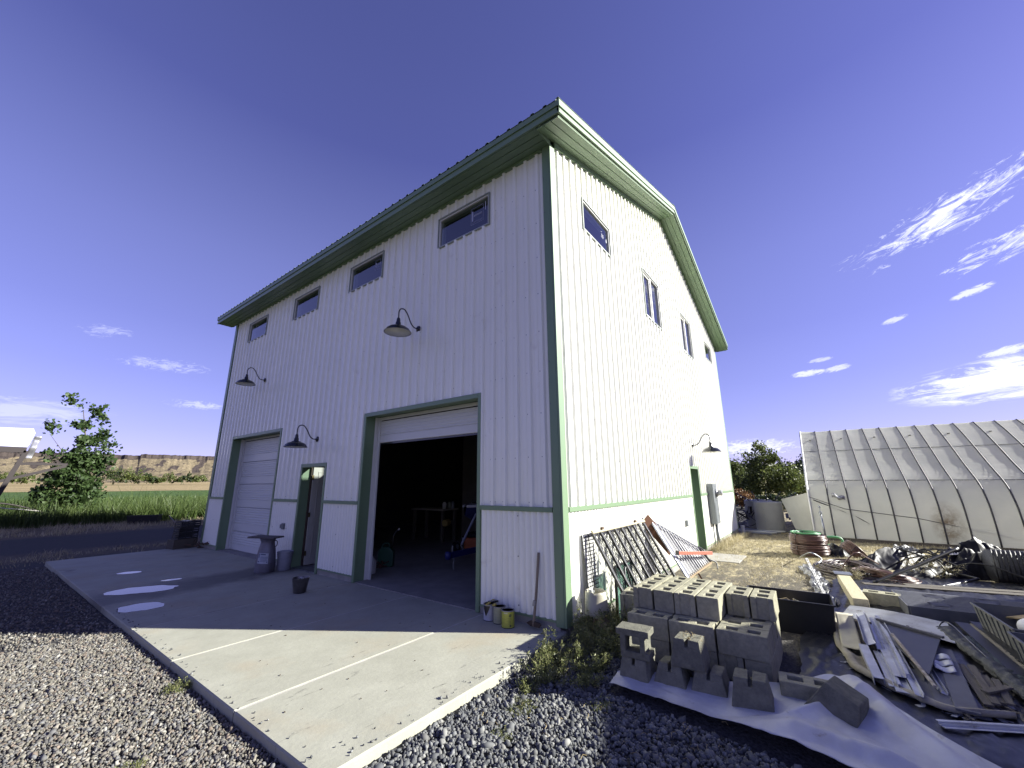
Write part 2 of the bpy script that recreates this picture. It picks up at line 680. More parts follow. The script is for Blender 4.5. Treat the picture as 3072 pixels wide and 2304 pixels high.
# the mesa beyond the fields
def hill():
    rs = list(np.linspace(430, 900, 110))
    az_ = np.concatenate([np.linspace(40, 66, 40), np.linspace(66.2, 96, 520), np.linspace(96.5, 150, 70)])
    vs, cs = [], []
    for r in rs:
        for a in az_:
            n1 = noise.fractal((a*0.22, 0.3, 1.0), 1.0, 2.0, 4)
            n2 = noise.fractal((a*1.1, r*0.004, 5.0), 1.0, 2.0, 5)
            rim = 862 + 25*n1 + 10*n2
            base = 450 + 60*n1
            H = 48.5 + 1.6*n1 + (2.0 if a < 79 else 0) - 2.2*max(0, (a-84))/6*(a > 84) + 0.9*noise.noise((a*3.3, 0, 2))
            H = max(H, 38)
            t = (r-base)/(rim-base)
            z0 = 4.5
            if t <= 0:
                z = z0-1.0
            elif t < 0.93:
                z = z0 + (H*0.86-z0)*(t/0.93)**1.35
            elif t < 0.975:
                z = H*0.86 + H*0.14*min(1, (t-0.93)/0.03)
            else:
                z = H
            wx, wy = r*math.cos(R(a)), r*math.sin(R(a))
            gul = noise.fractal((wx*.012, wy*.006, 9.0), 1.0, 2.1, 6)
            if 0 < t < 0.93:
                z += 5.0*gul*math.sin(min(t/0.93, 1)*math.pi)
                z += 1.2*noise.fractal((wx*.06, wy*.05, 2.0), 1.0, 2.0, 4)*min(1, t*6)
            x, y = CX+r*math.cos(R(a)), CY+r*math.sin(R(a))
            rock = 1.0 if t > 0.925 else max(0.0, min(1.0, (noise.fractal((a*1.1 + t*1.6, r*0.010, 4.0), 1.0, 2.2, 6)-0.05)*3.2))*sst(0.15, 0.5, t)
            vs.append((x, y, z))
            cs.append((rock, 0, 0))
    n = len(az_)
    i, j = np.meshgrid(np.arange(len(rs)-1), np.arange(n-1), indexing='ij')
    f = np.stack([i*n+j, (i+1)*n+j, (i+1)*n+j+1, i*n+j+1], -1).reshape(-1, 4)
    m = bpy.data.materials.new('mesa_slope')
    m.use_nodes = True
    nt = NT(m.node_tree)
    b = m.node_tree.nodes['Principled BSDF']
    b.inputs['Roughness'].default_value = 1.0
    b.inputs['Specular IOR Level'].default_value = 0.1
    ge = nt.n('ShaderNodeNewGeometry')
    P = ge.outputs['Position']
    a1 = nt.noise(P, 0.06, 8, 0.75)
    a2 = nt.noise(P, 0.35, 5, 0.8)
    grass = nt.mix(nt.ramp(a1, [(.38, (0, 0, 0)), (.62, (1, 1, 1))]), (.20, .165, .105, 1), (.33, .265, .165, 1))
    grass = nt.mix(nt.ramp(a2, [(.52, (0, 0, 0)), (.62, (1, 1, 1))]), grass, (.07, .07, .04, 1))
    rock = nt.mix(a2, (.045, .038, .036, 1), (.12, .095, .08, 1))
    at = nt.n('ShaderNodeAttribute', attribute_name='tone')
    s2 = nt.n('ShaderNodeSeparateColor')
    nt.s(s2.inputs[0], at.outputs['Color'])
    k = nt.math('ADD', s2.outputs[0], nt.math('MULTIPLY_ADD', a1, 0.8, -0.4), clamp=True)
    nt.s(b.inputs['Base Color'], nt.scale(nt.mix(nt.ramp(k, [(.35, (0, 0, 0)), (.6, (1, 1, 1))]), grass, rock)))
    bp = nt.n('ShaderNodeBump')
    bp.inputs['Strength'].default_value = 1.0
    bp.inputs['Distance'].default_value = 3.0
    nt.s(bp.inputs['Height'], a1)
    nt.s(b.inputs['Normal'], bp)
    struct(mesh_np('hill', np.array(vs), f, m, cols=np.array(cs), smooth=True))


hill()


# ---------------------------------------------------------------- concrete slab
def slab_material():
    m = bpy.data.materials.new('slab_concrete')
    m.use_nodes = True
    nt = NT(m.node_tree)
    b = m.node_tree.nodes['Principled BSDF']
    ge = nt.n('ShaderNodeNewGeometry')
    P = ge.outputs['Position']
    a1 = nt.noise(P, 2.2, 8, 0.7)
    a2 = nt.noise(P, 28, 5, 0.7)
    a3 = nt.noise(nt.mapping(P, loc=(3, 1, 0)), 0.9, 5, 0.6)
    base = nt.mix(nt.ramp(a1, [(.3, (0, 0, 0)), (.7, (1, 1, 1))]), (.35, .35, .275, 1), (.45, .45, .36, 1))
    base = nt.mix(nt.ramp(a2, [(.35, (0, 0, 0)), (.75, (.35, .35, .35))]), base, (.30, .29, .25, 1))
    base = nt.mix(nt.ramp(a3, [(.52, (0, 0, 0)), (.72, (.55, .55, .55))]), base, (.40, .33, .22, 1))
    # a wet run across the slab from the milk can out to the puddles
    sp = nt.n('ShaderNodeSeparateXYZ')
    nt.s(sp.inputs[0], P)
    ax, ay = sp.outputs[0], sp.outputs[1]
    wv = nt.math('MULTIPLY_ADD', nt.noise(P, 1.6, 5, .6), 1.0, -.5)
    d = nt.math('ABSOLUTE', nt.math('SUBTRACT', nt.math('ADD', ay, wv), nt.math('MULTIPLY_ADD', ax, .12, 7.1)))
    wet = nt.math('SUBTRACT', 1.0, nt.math('DIVIDE', d, .75), clamp=True)
    wet = nt.math('MULTIPLY', wet, 2.0, clamp=True)
    wet = nt.math('MULTIPLY', wet, nt.ramp(a1, [(.25, (.2, .2, .2)), (.5, (1, 1, 1))]))
    # rubber scuffs: thin broken streaks running outwards from the doors
    sv = nt.mapping(P, rot=(0, 0, R(28)), scale=(1.0, 7.0, 1))
    scf = nt.ramp(nt.noise(sv, 1.9, 6, 0.78, .8), [(.60, (0, 0, 0)), (.68, (1, 1, 1))])
    scm = nt.ramp(nt.noise(P, .55, 3, .5), [(.42, (0, 0, 0)), (.62, (1, 1, 1))])
    base = nt.mix(nt.math('MULTIPLY', nt.math('MULTIPLY', scf, scm), .9), base, (.09, .085, .08, 1))
    # a few oily blots
    bl = nt.ramp(nt.noise(P, 1.25, 2, .4), [(.69, (0, 0, 0)), (.75, (1, 1, 1))])
    base = nt.mix(nt.math('MULTIPLY', bl, .65), base, (.10, .08, .065, 1))
    dark = nt.mix(1.0, base, (.33, .32, .34, 1), 'MULTIPLY')
    # tyre tracks: two rows of chevrons, faint
    tv = nt.mapping(P, loc=(1.15, -1.0, 0), rot=(0, 0, R(-33)))
    ts = nt.n('ShaderNodeSeparateXYZ')
    nt.s(ts.inputs[0], tv)
    band = nt.math('MULTIPLY', nt.math('SUBTRACT', 1.0, nt.math('DIVIDE', nt.math('ABSOLUTE', ts.outputs[1]), .11), clamp=True), 3.0, clamp=True)
    chev = nt.math('SINE', nt.math('MULTIPLY', nt.math('ADD', ts.outputs[0], nt.math('MULTIPLY', nt.math('ABSOLUTE', ts.outputs[1]), .8)), 120.0))
    trk = nt.math('MULTIPLY', band, nt.math('GREATER_THAN', chev, 0.2))
    trk = nt.math('MULTIPLY', trk, nt.ramp(a1, [(.4, (0, 0, 0)), (.6, (1, 1, 1))]))
    base = nt.mix(nt.math('MULTIPLY', trk, .22), base, (.22, .22, .20, 1))
    nt.s(b.inputs['Base Color'], nt.scale(nt.mix(nt.math('MULTIPLY', wet, .9), base, dark)))
    nt.s(b.inputs['Roughness'], nt.mix(wet, (.85, .85, .85, 1), (.68, .68, .68, 1)))
    bp = nt.n('ShaderNodeBump')
    bp.inputs['Strength'].default_value = 0.3
    bp.inputs['Distance'].default_value = 0.008
    nt.s(bp.inputs['Height'], a2)
    nt.s(b.inputs['Normal'], bp)
    return m


M_SLAB = slab_material()
M_JOINT = mat('joint_filler', (.60, .58, .52), .9, 0, (.48, .46, .40), 8, bump=.3)
SZ = -0.08
SX = -3.07
# bays are separate pours with tooled joints between them
sl = thing('slab', None, None)
struct(sl)
joints = [0.0, 1.31, 2.92, 4.53, 6.14, 7.75, 9.36, 10.97, 12.75]
for a, b_ in zip(joints[:-1], joints[1:]):
    g = 0.008
    q = MB()
    x0, x1, y0, y1 = SX, -0.004, a + (g if a > 0 else 0), b_-g
    e = 0.012
    # rounded (tooled) edges: top inset ring
    nx = 14
    def edge(x, y):
        k = 0.006*noise.noise((x*2.3, y*2.3, 5.0)) + .004*noise.noise((x*9, y*9, 1.))
        return k
    vs = [(x0, y0, -.24), (x1, y0, -.24), (x1, y1, -.24), (x0, y1, -.24),
          (x0, y0, SZ-e), (x1, y0, SZ-e), (x1, y1, SZ-e), (x0, y1, SZ-e),
          (x0+e, y0+e, SZ), (x1, y0+e, SZ), (x1, y1-e, SZ), (x0+e, y1-e, SZ)]
    q.add(vs, [(0, 1, 5, 4), (1, 2, 6, 5), (2, 3, 7, 6), (3, 0, 4, 7), (4, 5, 9, 8), (5, 6, 10, 9), (6, 7, 11, 10), (7, 4, 8, 11), (8, 9, 10, 11)])
    q.build('slab_bay', M_SLAB, sl)
for a in joints[1:-1]:
    MB().box(SX+.01, -.01, a-.012, a+.012, -.2, SZ-.0035).build('joint', M_JOINT, sl)

# puddles lying on the slab
M_WATER = mat('puddle_water', (.05, .05, .055), .03, 0, spec=1.0)
M_WATER.node_tree.nodes['Principled BSDF'].inputs['IOR'].default_value = 1.45
pg = 'puddles on the slab'
for cx, cy, ra, rb, rot, lab in ((-2.47, 7.08, .50, .30, -.55, None), (-2.74, 5.72, .28, .26, -.5, None), (-2.2, 9.2, .2, .14, -.6, None), (-1.9, 7.62, .16, .08, -.3, None)):
    n = 56
    vs, prev = [(cx, cy, SZ+.003)], []
    for k in range(n):
        t = 2*math.pi*k/n
        w = 1 + .22*noise.noise((math.cos(t)*1.3+cx*5, math.sin(t)*1.3, 2.)) + .10*noise.noise((math.cos(t)*4, math.sin(t)*4, cx))
        px, py = ra*w*math.cos(t), rb*w*math.sin(t)
        vs.append((cx+px*math.cos(rot)-py*math.sin(rot), cy+px*math.sin(rot)+py*math.cos(rot), SZ+.003))
    q = MB().add(vs, [(0, 1+k, 1+(k+1) % n) for k in range(n)])
    struct(q.build('puddle', M_WATER))

# ---------------------------------------------------------------- loose gravel (real stones)
def ico():
    t = (1+5**.5)/2
    v = np.array([(-1, t, 0), (1, t, 0), (-1, -t, 0), (1, -t, 0), (0, -1, t), (0, 1, t), (0, -1, -t), (0, 1, -t), (t, 0, -1), (t, 0, 1), (-t, 0, -1), (-t, 0, 1)], float)
    v /= np.linalg.norm(v[0])
    f = np.array([(0, 11, 5), (0, 5, 1), (0, 1, 7), (0, 7, 10), (0, 10, 11), (1, 5, 9), (5, 11, 4), (11, 10, 2), (10, 7, 6), (7, 1, 8), (3, 9, 4), (3, 4, 2), (3, 2, 6), (3, 6, 8), (3, 8, 9), (4, 9, 5), (2, 4, 11), (6, 2, 10), (8, 6, 7), (9, 8, 1)])
    return v, f


ICO_V, ICO_F = ico()


def rot_rand(n):
    q = RNG.normal(size=(n, 4))
    q /= np.linalg.norm(q, axis=1)[:, None]
    w, x, y, z = q.T
    return np.stack([1-2*(y*y+z*z), 2*(x*y-w*z), 2*(x*z+w*y), 2*(x*y+w*z), 1-2*(x*x+z*z), 2*(y*z-w*x),
                     2*(x*z-w*y), 2*(y*z+w*x), 1-2*(x*x+y*y)], 1).reshape(n, 3, 3)


def stones(name, pts, size, pal, m, ang=.35):
    n = len(pts)
    V = ICO_V[None]*(1+ang*RNG.normal(size=(n, 12, 1))*.5)
    s = size*np.exp(RNG.normal(size=(n, 1, 1))*.36)
    V = V*s*np.stack([RNG.uniform(.9, 1.35, n), RNG.uniform(.7, 1.0, n), RNG.uniform(.45, .8, n)], 1)[:, None, :]
    Rm = rot_rand(n)
    V = np.einsum('nij,nkj->nki', Rm, V)
    V = V + pts[:, None, :]
    F = ICO_F[None] + (np.arange(n)*12)[:, None, None]
    pal = np.array(pal)
    c = pal[RNG.integers(0, len(pal), n)]*RNG.uniform(.65, 1.3, (n, 1))
    C_ = np.repeat(c, 12, axis=0)
    return stuff(mesh_np(name, V.reshape(-1, 3), F.reshape(-1, 3), m, cols=C_))


M_STONE = mat('gravel_stone', (1, 1, 1), .8, attr=True, spec=.3, bump=.0)


def scatter(x0, x1, y0, y1, dens, keep=lambda x, y: True, dz=.004, jz=.012):
    n = int((x1-x0)*(y1-y0)*dens)
    xs, ys = RNG.uniform(x0, x1, n), RNG.uniform(y0, y1, n)
    out = [(x, y, gh(x, y)+dz+jz*random.random()) for x, y in zip(xs, ys) if keep(x, y)]
    return np.array(out)


PAL_L = [(.20, .185, .15), (.16, .15, .13), (.23, .21, .18), (.12, .115, .11), (.19, .155, .125), (.28, .27, .24), (.15, .15, .15), (.17, .16, .13)]
PAL_R = [(.15, .155, .155), (.11, .115, .12), (.19, .195, .19), (.085, .09, .095), (.23, .23, .215), (.14, .14, .135)]
p1 = scatter(-4.9, SX-.012, -.2, 5.0, 3600, lambda x, y: y > -.2)
p2 = scatter(-5.4, SX-.02, 5.0, 12.5, 800)
stones('gravel', np.concatenate([p1, p2]), .0102, PAL_L, M_STONE)
# the coarser grey gravel on the right of the slab
def keep_r(x, y):
    # weeds and earth take over towards the building
    d = (x+.2)*.9 + 0.0
    if (x > -.915-.135*(-y-.9) and y < -.93) or x > -.2:
        return False
    return noise.noise((x*1.3, y*1.3, 1.0))*.35 + (-.2-x)*.9 + (-y)*.1 > -0.35 or random.random() < .35
p3 = scatter(-2.95, 0.6, -3.6, -0.03, 2700, keep_r)
stones('gravel', p3, .0142, PAL_R, M_STONE, .28)

p4 = np.array([(x, y, SZ+.006) for x, y in [(SX+abs(random.gauss(0, .06))+.02, random.uniform(.1, 6)) for _ in range(70)] + [(random.uniform(-2.9, -.1), .02+abs(random.gauss(0, .10))) for _ in range(60)]])
stones('gravel', p4, .007, PAL_R, M_STONE)

# ---------------------------------------------------------------- the building
BL, BW, BH = 12.405, 12.913, 7.0
ZB, ZW = 0.035, 1.335
RS = 0.345


def zsof(u):
    return 7.0 + RS*(min(u, BW-u)+.3)


def rib_profile(u0, u1, pitch=.2286, h=.037):
    pts = []
    k = math.floor(u0/pitch)
    while k*pitch < u1+pitch:
        c = k*pitch
        for du, d in ((-.040, 0), (-.022, h), (.022, h), (.040, 0), (.066, 0), (.072, .004), (.084, .004), (.090, 0),
                      (.138, 0), (.144, .004), (.156, .004), (.162, 0)):
            pts.append((c+du, d))
        k += 1
    return pts


def corr_profile(u0, u1, pitch=.098, h=.030):
    pts, k = [], math.floor(u0/pitch)
    n = 8
    while k*pitch < u1+pitch:
        for j in range(n):
            pts.append(((k+j/n)*pitch, h*(.5-.5*math.cos(2*math.pi*j/n))**.5))
        k += 1
    return pts


def flat_profile(u0, u1):
    return [(u0-1, 0), (u1+1, 0)]


FRONT = lambda u, d, z: (-d, u, z)
GABLE = lambda u, d, z: (u, -d, z)


def cladding(name, mp, u0, u1, zl, zt, prof, openings, pw, m, parent, off=0.0, smooth=False):
    pts = dict()
    base = sorted([p for p in prof])
    xs = [p[0] for p in base]
    ds = [p[1] for p in base]
    cuts = {u0, u1}
    for o in openings:
        for q in (o[0], o[1]):
            if u0 < q < u1:
                cuts.add(q)
    k = 1
    while pw and u0 + k*pw < u1-1e-6:
        cuts.add(u0+k*pw)
        k += 1
    for x in xs:
        if u0 < x < u1:
            cuts.add(x)
    cuts.add((u0+u1)/2)
    cuts = sorted(cuts)
    dep = lambda u: float(np.interp(u, xs, ds))+off
    groups = {}
    for a, b in zip(cuts[:-1], cuts[1:]):
        if b-a < 1e-7:
            continue
        mid = (a+b)/2
        g = int((mid-u0)/pw) if pw else 0
        spans = [(zl, None)]
        ops = sorted([o for o in openings if o[0] < mid < o[1]], key=lambda o: o[2])
        cur = zl
        segs = []
        top = (zt(a)+zt(b))/2
        for o in ops:
            if o[2] >= top or o[3] <= zl:
                continue
            if o[2] > cur:
                segs.append((cur, o[2], cur, o[2]))
            cur = max(cur, o[3])
        if cur < top:
            segs.append((cur, zt(a), cur, zt(b)))
        q = groups.setdefault(g, MB())
        for za0, za1, zb0, zb1 in segs:
            q.add([mp(a, dep(a), za0), mp(b, dep(b), zb0), mp(b, dep(b), zb1), mp(a, dep(a), za1)], [(0, 1, 2, 3)])
    for g in sorted(groups):
        if groups[g].f:
            groups[g].build(name, m, parent, smooth=smooth)


house = thing('metal_building', 'tall white corrugated steel building with sage green trim standing behind the concrete slab', 'building')

# openings: u0, u1, z0, z1
ROLL = (8.08, 11.19, -.1, 3.08)
MAN = (5.77, 6.85, -.1, 2.13)
BIG = (1.38, 4.485, -.1, 3.06)
FW = [(1.24, 2.53), (4.29, 5.56), (7.0, 8.29), (9.98, 11.25)]
WZ0, WZ1 = 6.09, 6.73
f_open = [ROLL, MAN, BIG] + [(a, b, WZ0, WZ1) for a, b in FW]
G1, G2, G3, G4 = (1.09, 2.31, 6.08, 6.72), (4.26, 5.48, 5.51, 6.76), (7.56, 8.77, 5.52, 6.76), (10.88, 11.95, 6.12, 6.76)
GD = (6.66, 7.58, -.1, 2.08)
g_open = [G1, G2, G3, G4, GD]
EW = 0.035
cladding('siding_panel', FRONT, .12, BL-.1, ZW+.03, lambda u: BH-.05, rib_profile(0, BL), f_open, .9144, M_WHITE, house)
cladding('siding_panel', GABLE, .12, BW-.1, ZW+.03, lambda u: zsof(u)-.02, rib_profile(0, BW, h=.034), g_open, .9144, M_WHITE, house)
cladding('wainscot_panel', FRONT, .12, BL-.1, ZB, lambda u: ZW-.02, corr_profile(0, BL), f_open, .95, M_WHITE, house, smooth=True)
cladding('wainscot_panel', GABLE, .12, BW-.1, ZB-.04, lambda u: ZW-.02, corr_profile(0, BW), g_open, .95, M_WHITE, house, smooth=True)


def seams(mp, u0, u1, z, openings):
    """split a horizontal run u0..u1 at z around openings"""
    out, cur = [], u0
    for o in sorted([o for o in openings if o[2] < z < o[3]]):
        out.append((cur, o[0]-.02))
        cur = o[1]+.02
    out.append((cur, u1))
    return [(a, b) for a, b in out if b > a]


def mbox(q, mp, u0, u1, d0, d1, z0, z1):
    vs = [mp(u, d, z) for z in (z0, z1) for d in (d0, d1) for u in (u0, u1)]
    q.add(vs, [(0, 2, 3, 1), (4, 5, 7, 6), (0, 1, 5, 4), (2, 6, 7, 3), (0, 4, 6, 2), (1, 3, 7, 5)])


for mp, u1, ops in ((FRONT, BL, f_open), (GABLE, BW, g_open)):
    for a, b in seams(mp, .122, u1-.11, ZW, ops):
        q = MB()
        mbox(q, mp, a, b, -.01, .046, ZW-.032, ZW+.032)
        q.build('wainscot_trim', M_GREEN, house, bevel=.004)
    for a, b in seams(mp, .122, u1-.11, .03, ops):
        q = MB()
        zz = ZB if mp is FRONT else ZB-.04
        mbox(q, mp, a, b, -.01, .034, zz-.022, zz+.004)
        q.build('base_trim', M_GREEN, house)
        q = MB()
        mbox(q, mp, a-.05, b+.05, -.14, .012, -.45, zz-.024)
        q.build('foundation', M_CONC, house)

# corner trims wrap both faces
for (cx, cy, sx, sy) in ((0, 0, 1, 1), (BW, 0, -1, 1), (0, BL, 1, -1)):
    q = MB()
    e = .036
    w = .118
    x0, x1 = sorted((cx - sx*e, cx + sx*w))
    y0, y1 = sorted((cy - sy*e, cy - sy*.0))
    zt = 7.02 if (cx, cy) != (0, 0) else 7.03
    if cy == 0:
        q.box(x0, x1, -e, -.004, -.03, zt)
        y0b, y1b = -.004, w
    else:
        y0b, y1b = cy-w, cy+e
    xa, xb = (-e, 0.0) if cx == 0 else (BW, BW+e)
    q.box(xa, xb, y0b, y1b, -.03, zt-.002)
    q.build('corner_trim', M_GREEN, house, bevel=.006)

# rows of screws with rubber washers
q = MB()


def screw(mp, u, z, off):
    d = off
    mbox(q, mp, u-.007, u+.007, d, d+.006, z-.007, z+.007)


for mp, u1, ops in ((FRONT, BL-.1, f_open), (GABLE, BW-.1, g_open)):
    for z in np.arange(1.42, 9.2, .61):
        for k in range(1, int(u1/.2286)+1):
            for du, o in ((.046, .001), (.195, .001)):
                u = k*.2286+du
                if o == .001 and (k % 4 not in (0,) and du > .1):
                    continue
                if u > u1 or any(a-.06 < u < b+.06 and c-.05 < z < d+.05 for a, b, c, d in ops):
                    continue
                if z > (BH-.15 if mp is FRONT else zsof(u)-.2):
                    continue
                screw(mp, u, z + .004*random.uniform(-1, 1), .001)
    for z in (.12, .72, 1.24):
        k = 1
        while k*.173 < u1:
            u = k*.173
            if not any(a-.06 < u < b+.06 and c-.05 < z < d+.05 for a, b, c, d in ops):
                screw(mp, u, z, .001 if k % 2 else .015)
            k += 1
for z in np.arange(.3, 6.9, .61):
    mbox(q, FRONT, .094, .108, .036, .043, z-.007, z+.007)
stuff(q.build('screws', M_SCREW, house))


# inner lining so that the shell is closed
class DK: pass


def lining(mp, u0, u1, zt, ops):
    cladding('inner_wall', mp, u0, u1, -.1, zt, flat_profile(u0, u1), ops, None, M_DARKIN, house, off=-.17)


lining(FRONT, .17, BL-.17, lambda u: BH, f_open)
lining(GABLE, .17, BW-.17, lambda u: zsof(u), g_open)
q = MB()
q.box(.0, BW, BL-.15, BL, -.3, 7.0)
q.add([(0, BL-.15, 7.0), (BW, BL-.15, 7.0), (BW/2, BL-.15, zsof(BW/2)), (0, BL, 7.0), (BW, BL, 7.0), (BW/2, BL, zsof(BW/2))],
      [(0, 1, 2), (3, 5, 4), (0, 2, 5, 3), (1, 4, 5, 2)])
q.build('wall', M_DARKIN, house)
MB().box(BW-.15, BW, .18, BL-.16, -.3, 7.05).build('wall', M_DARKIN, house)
# floor, loft floor and a board-lined partition seen through the big door
M_FLOOR = mat('shop_floor', (.30, .29, .27), .75, 0, (.22, .21, .20), 3, 6, bump=.2)
MB().box(-.003, BW-.16, .0, BL-.16, -.4, -.066).build('floor', M_FLOOR, house)
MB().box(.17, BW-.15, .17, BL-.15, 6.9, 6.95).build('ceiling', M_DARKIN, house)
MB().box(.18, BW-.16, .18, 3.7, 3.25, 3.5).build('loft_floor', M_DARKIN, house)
MB().box(5.3, 5.45, 2.9, 6.8, -.06, 3.24).build('partition', M_GYP, house)

# door reveals in green, with trims round the outside
def reveal(mp, o, depth, head=True):
    a, b, z0, z1 = o
    q = MB()
    w = .10
    z0 = -.075
    for (p, s) in ((a, 1), (b, -1)):
        u0, u1 = sorted((p, p+s*.035))
        mbox(q, mp, u0, u1, -depth, -.001, z0, z1)
        u0, u1 = sorted((p-s*.012, p+s*w*.55))
        mbox(q, mp, u0, u1, 0, .04, z0, z1+(.02 if head else 0))
    mbox(q, mp, a+.036, b-.036, -depth, -.001, z1-.035, z1)
    mbox(q, mp, a+.056, b-.056, .0, .04, z1-.06, z1+.02)
    return q


fr = reveal(FRONT, ROLL, .26).build('door_frame', M_GREEN, house, bevel=.004)
fr2 = reveal(FRONT, BIG, .26).build('door_frame', M_GREEN, house, bevel=.004)
fr3 = reveal(FRONT, MAN, .20).build('door_frame', M_GREEN, house, bevel=.004)
fr4 = reveal(GABLE, GD, .19).build('door_frame', M_GREEN, house, bevel=.004)
# white inner tracks of the overhead doors
for o, f in ((ROLL, fr), (BIG, fr2)):
    q = MB()
    mbox(q, FRONT, o[0]+.036, o[0]+.11, -.30, -.262, -.07, o[3]-.04)
    mbox(q, FRONT, o[1]-.11, o[1]-.036, -.30, -.262, -.07, o[3]-.04)
    mbox(q, FRONT, o[0]+.111, o[1]-.111, -.30, -.262, o[3]-.10, o[3]-.04)
    mbox(q, FRONT, o[1]-.05, o[1]-.037, -.26, -.19, -.07, o[3]-.04)
    mbox(q, FRONT, o[0]+.037, o[0]+.05, -.26, -.19, -.07, o[3]-.04)
    q.build('door_track', M_WFRAME, house, bevel=.003)


def door_section(o, z0, z1, parent, d0=-.305):
    """one ribbed steel section of an overhead door"""
    q = MB()
    H = z1-z0
    prof = [(0, z0+.002), (.018, z0+.008)]
    flat0 = z0 + H*.34
    prof += [(.020, z0+.02), (.020, flat0-.012), (.004, flat0-.005), (.004, flat0+.005), (.020, flat0+.012)]
    z = flat0+.03
    while z < z1-.05:
        prof += [(.020, z), (.012, z+.012), (.012, z+.024), (.020, z+.036)]
        z += .062
    prof += [(.020, z1-.012), (.0, z1-.002)]
    pr = [(d, zz) for d, zz in prof]
    vs, fs = [], []
    for u in (o[0]+.112, o[1]-.112):
        for d, zz in pr:
            vs.append(FRONT(u, d0+d, zz))
        vs += [FRONT(u, d0-.03, z1-.002), FRONT(u, d0-.03, z0+.002)]
    n = len(pr)+2
    fs = [(i, (i+1) % n, n+(i+1) % n, n+i) for i in range(n)]
    q.add(vs, fs)
    return q.build('door_section', M_WFRAME, parent)


rd = [-.07, .43, 1.08, 1.72, 2.35, 2.97]
for a, b in zip(rd[:-1], rd[1:]):
    door_section(ROLL, a, b, house)
door_section(BIG, 2.50, 2.95, house)
q = MB()
mbox(q, FRONT, 1.5, 4.37, -.34, -.30, 2.47, 2.497)
q.build('door_seal', M_BLACK, house)
# overhead track and conduits under the loft
q = MB()
q.tube([(1.6, 1.6, 2.86), (1.6, 6.5, 2.86)], .03, 6)
q.tube([(2.9, 1.2, 2.95), (2.9, 7.5, 2.95)], .02, 6)
q.box(2.84, 2.96, 3.0, 3.12, 2.9, 3.0).box(2.84, 2.96, 4.9, 5.02, 2.9, 3.0)
q.build('conduit', M_GALV, house)

# front man door, swung inwards
M_LEAF = mat('white_door_paint', (.55, .54, .48), .5, 0, (.50, .49, .43), 3)
leaf = MB().box(.215, 1.10, 6.745, 6.788, -.05, 2.08)
lf = leaf.build('door_leaf', M_LEAF, house, bevel=.003)
for x0, x1 in ((.335, .60), (.70, .97)):
    for z0, z1 in ((.12, .78), (.95, 1.60), (1.72, 1.98)):
        q = MB()
        w = .018
        q.box(x0, x1, 6.736, 6.7449, z0, z0+w).box(x0, x1, 6.736, 6.7449, z1-w, z1)
        q.box(x0, x0+w, 6.736, 6.7449, z0+w, z1-w).box(x1-w, x1, 6.736, 6.7449, z0+w, z1-w)
        q.build('moulding', M_LEAF, lf)
q = MB()
for z in (.2, 1.02, 1.85):
    q.box(.19, .235, 6.735, 6.744, z-.05, z+.05)
stuff(q.build('hinge', mat('old_brass', (.25, .2, .1), .4, .8), lf))
q = MB().box(.176, .205, 6.765, 6.811, -.06, 2.08)
q.build('door_stop', mat('raw_wood_strip', (.07, .05, .035), .8), house)
q = MB()
mbox(q, FRONT, MAN[0]+.036, MAN[1]-.036, -.2, .03, -.078, -.055)
q.build('threshold', M_GALV, house)
# gable man door, ajar: dark gap beside the leaf
gq = MB().box(GD[0]+.04, GD[0]+.085, .06, .92, -.03, 2.03)
gl = gq.build('door_leaf', mat('green_door_paint', (.30, .40, .29), .5), house)
q = MB()
q.lathe([(0, -.02), (.026, -.015), (.03, .0), (.024, .015), (0, .02)], 12, (GD[0]+.02, .83, .95)).build('handle', mat('old_brass', (.25, .2, .1), .4, .8), gl, smooth=True)


# ---------------- windows
def window(mp, o, slider=False, trimc=None, name='window'):
    a, b, z0, z1 = o
    q = MB()
    w = .022
    t = mat('window_trim_grey', (.25, .28, .25), .5)

    def ring(q, a, b, z0, z1, w, d0, d1):
        mbox(q, mp, a, b, d0, d1, z1-w, z1)
        mbox(q, mp, a, b, d0, d1, z0, z0+w)
        mbox(q, mp, a, a+w, d0, d1, z0+w, z1-w)
        mbox(q, mp, b-w, b, d0, d1, z0+w, z1-w)
    ring(q, a-.008, b+.008, z0-.008, z1+.008, w, -.17, .034)
    f = q.build(name, t, house, bevel=.002)
    q = MB()
    ring(q, a+w-.008, b-w+.008, z0+w-.008, z1-w+.008, .026, -.08, .012)
    if slider:
        mm = (a+b)/2
        mbox(q, mp, mm-.025, mm+.025, -.07, .010, z0+.05, z1-.05)
        ring(q, a+.068, mm-.026, z0+.068, z1-.068, .03, -.06, -.012)
    q.build('frame', M_WFRAME, f, bevel=.003)
    if slider:
        mm = (a+b)/2
        for u0, u1, dd in ((a+.1, mm-.04, -.035), (mm+.026, b-.066, -.02)):
            q = MB()
            q.add([mp(u0, dd, z0+.066), mp(u1, dd, z0+.066), mp(u1, dd, z1-.066), mp(u0, dd, z1-.066)], [(0, 1, 2, 3)])
            q.build('pane', M_GLASS, f)
    else:
        q = MB()
        u0, u1, dd = a+.045, b-.045, -.012
        q.add([mp(u0, dd, z0+.045), mp(u1, dd, z0+.045), mp(u1, dd, z1-.045), mp(u0, dd, z1-.045)], [(0, 1, 2, 3)])
        q.build('pane', M_GLASS, f)
    return f


wins = [window(FRONT, (a, b, WZ0, WZ1)) for a, b in FW]
gw = [window(GABLE, G1), window(GABLE, G2, True), window(GABLE, G3, True), window(GABLE, G4)]
M_STK = mat('sticker_ink', (.42, .45, .62), .6)


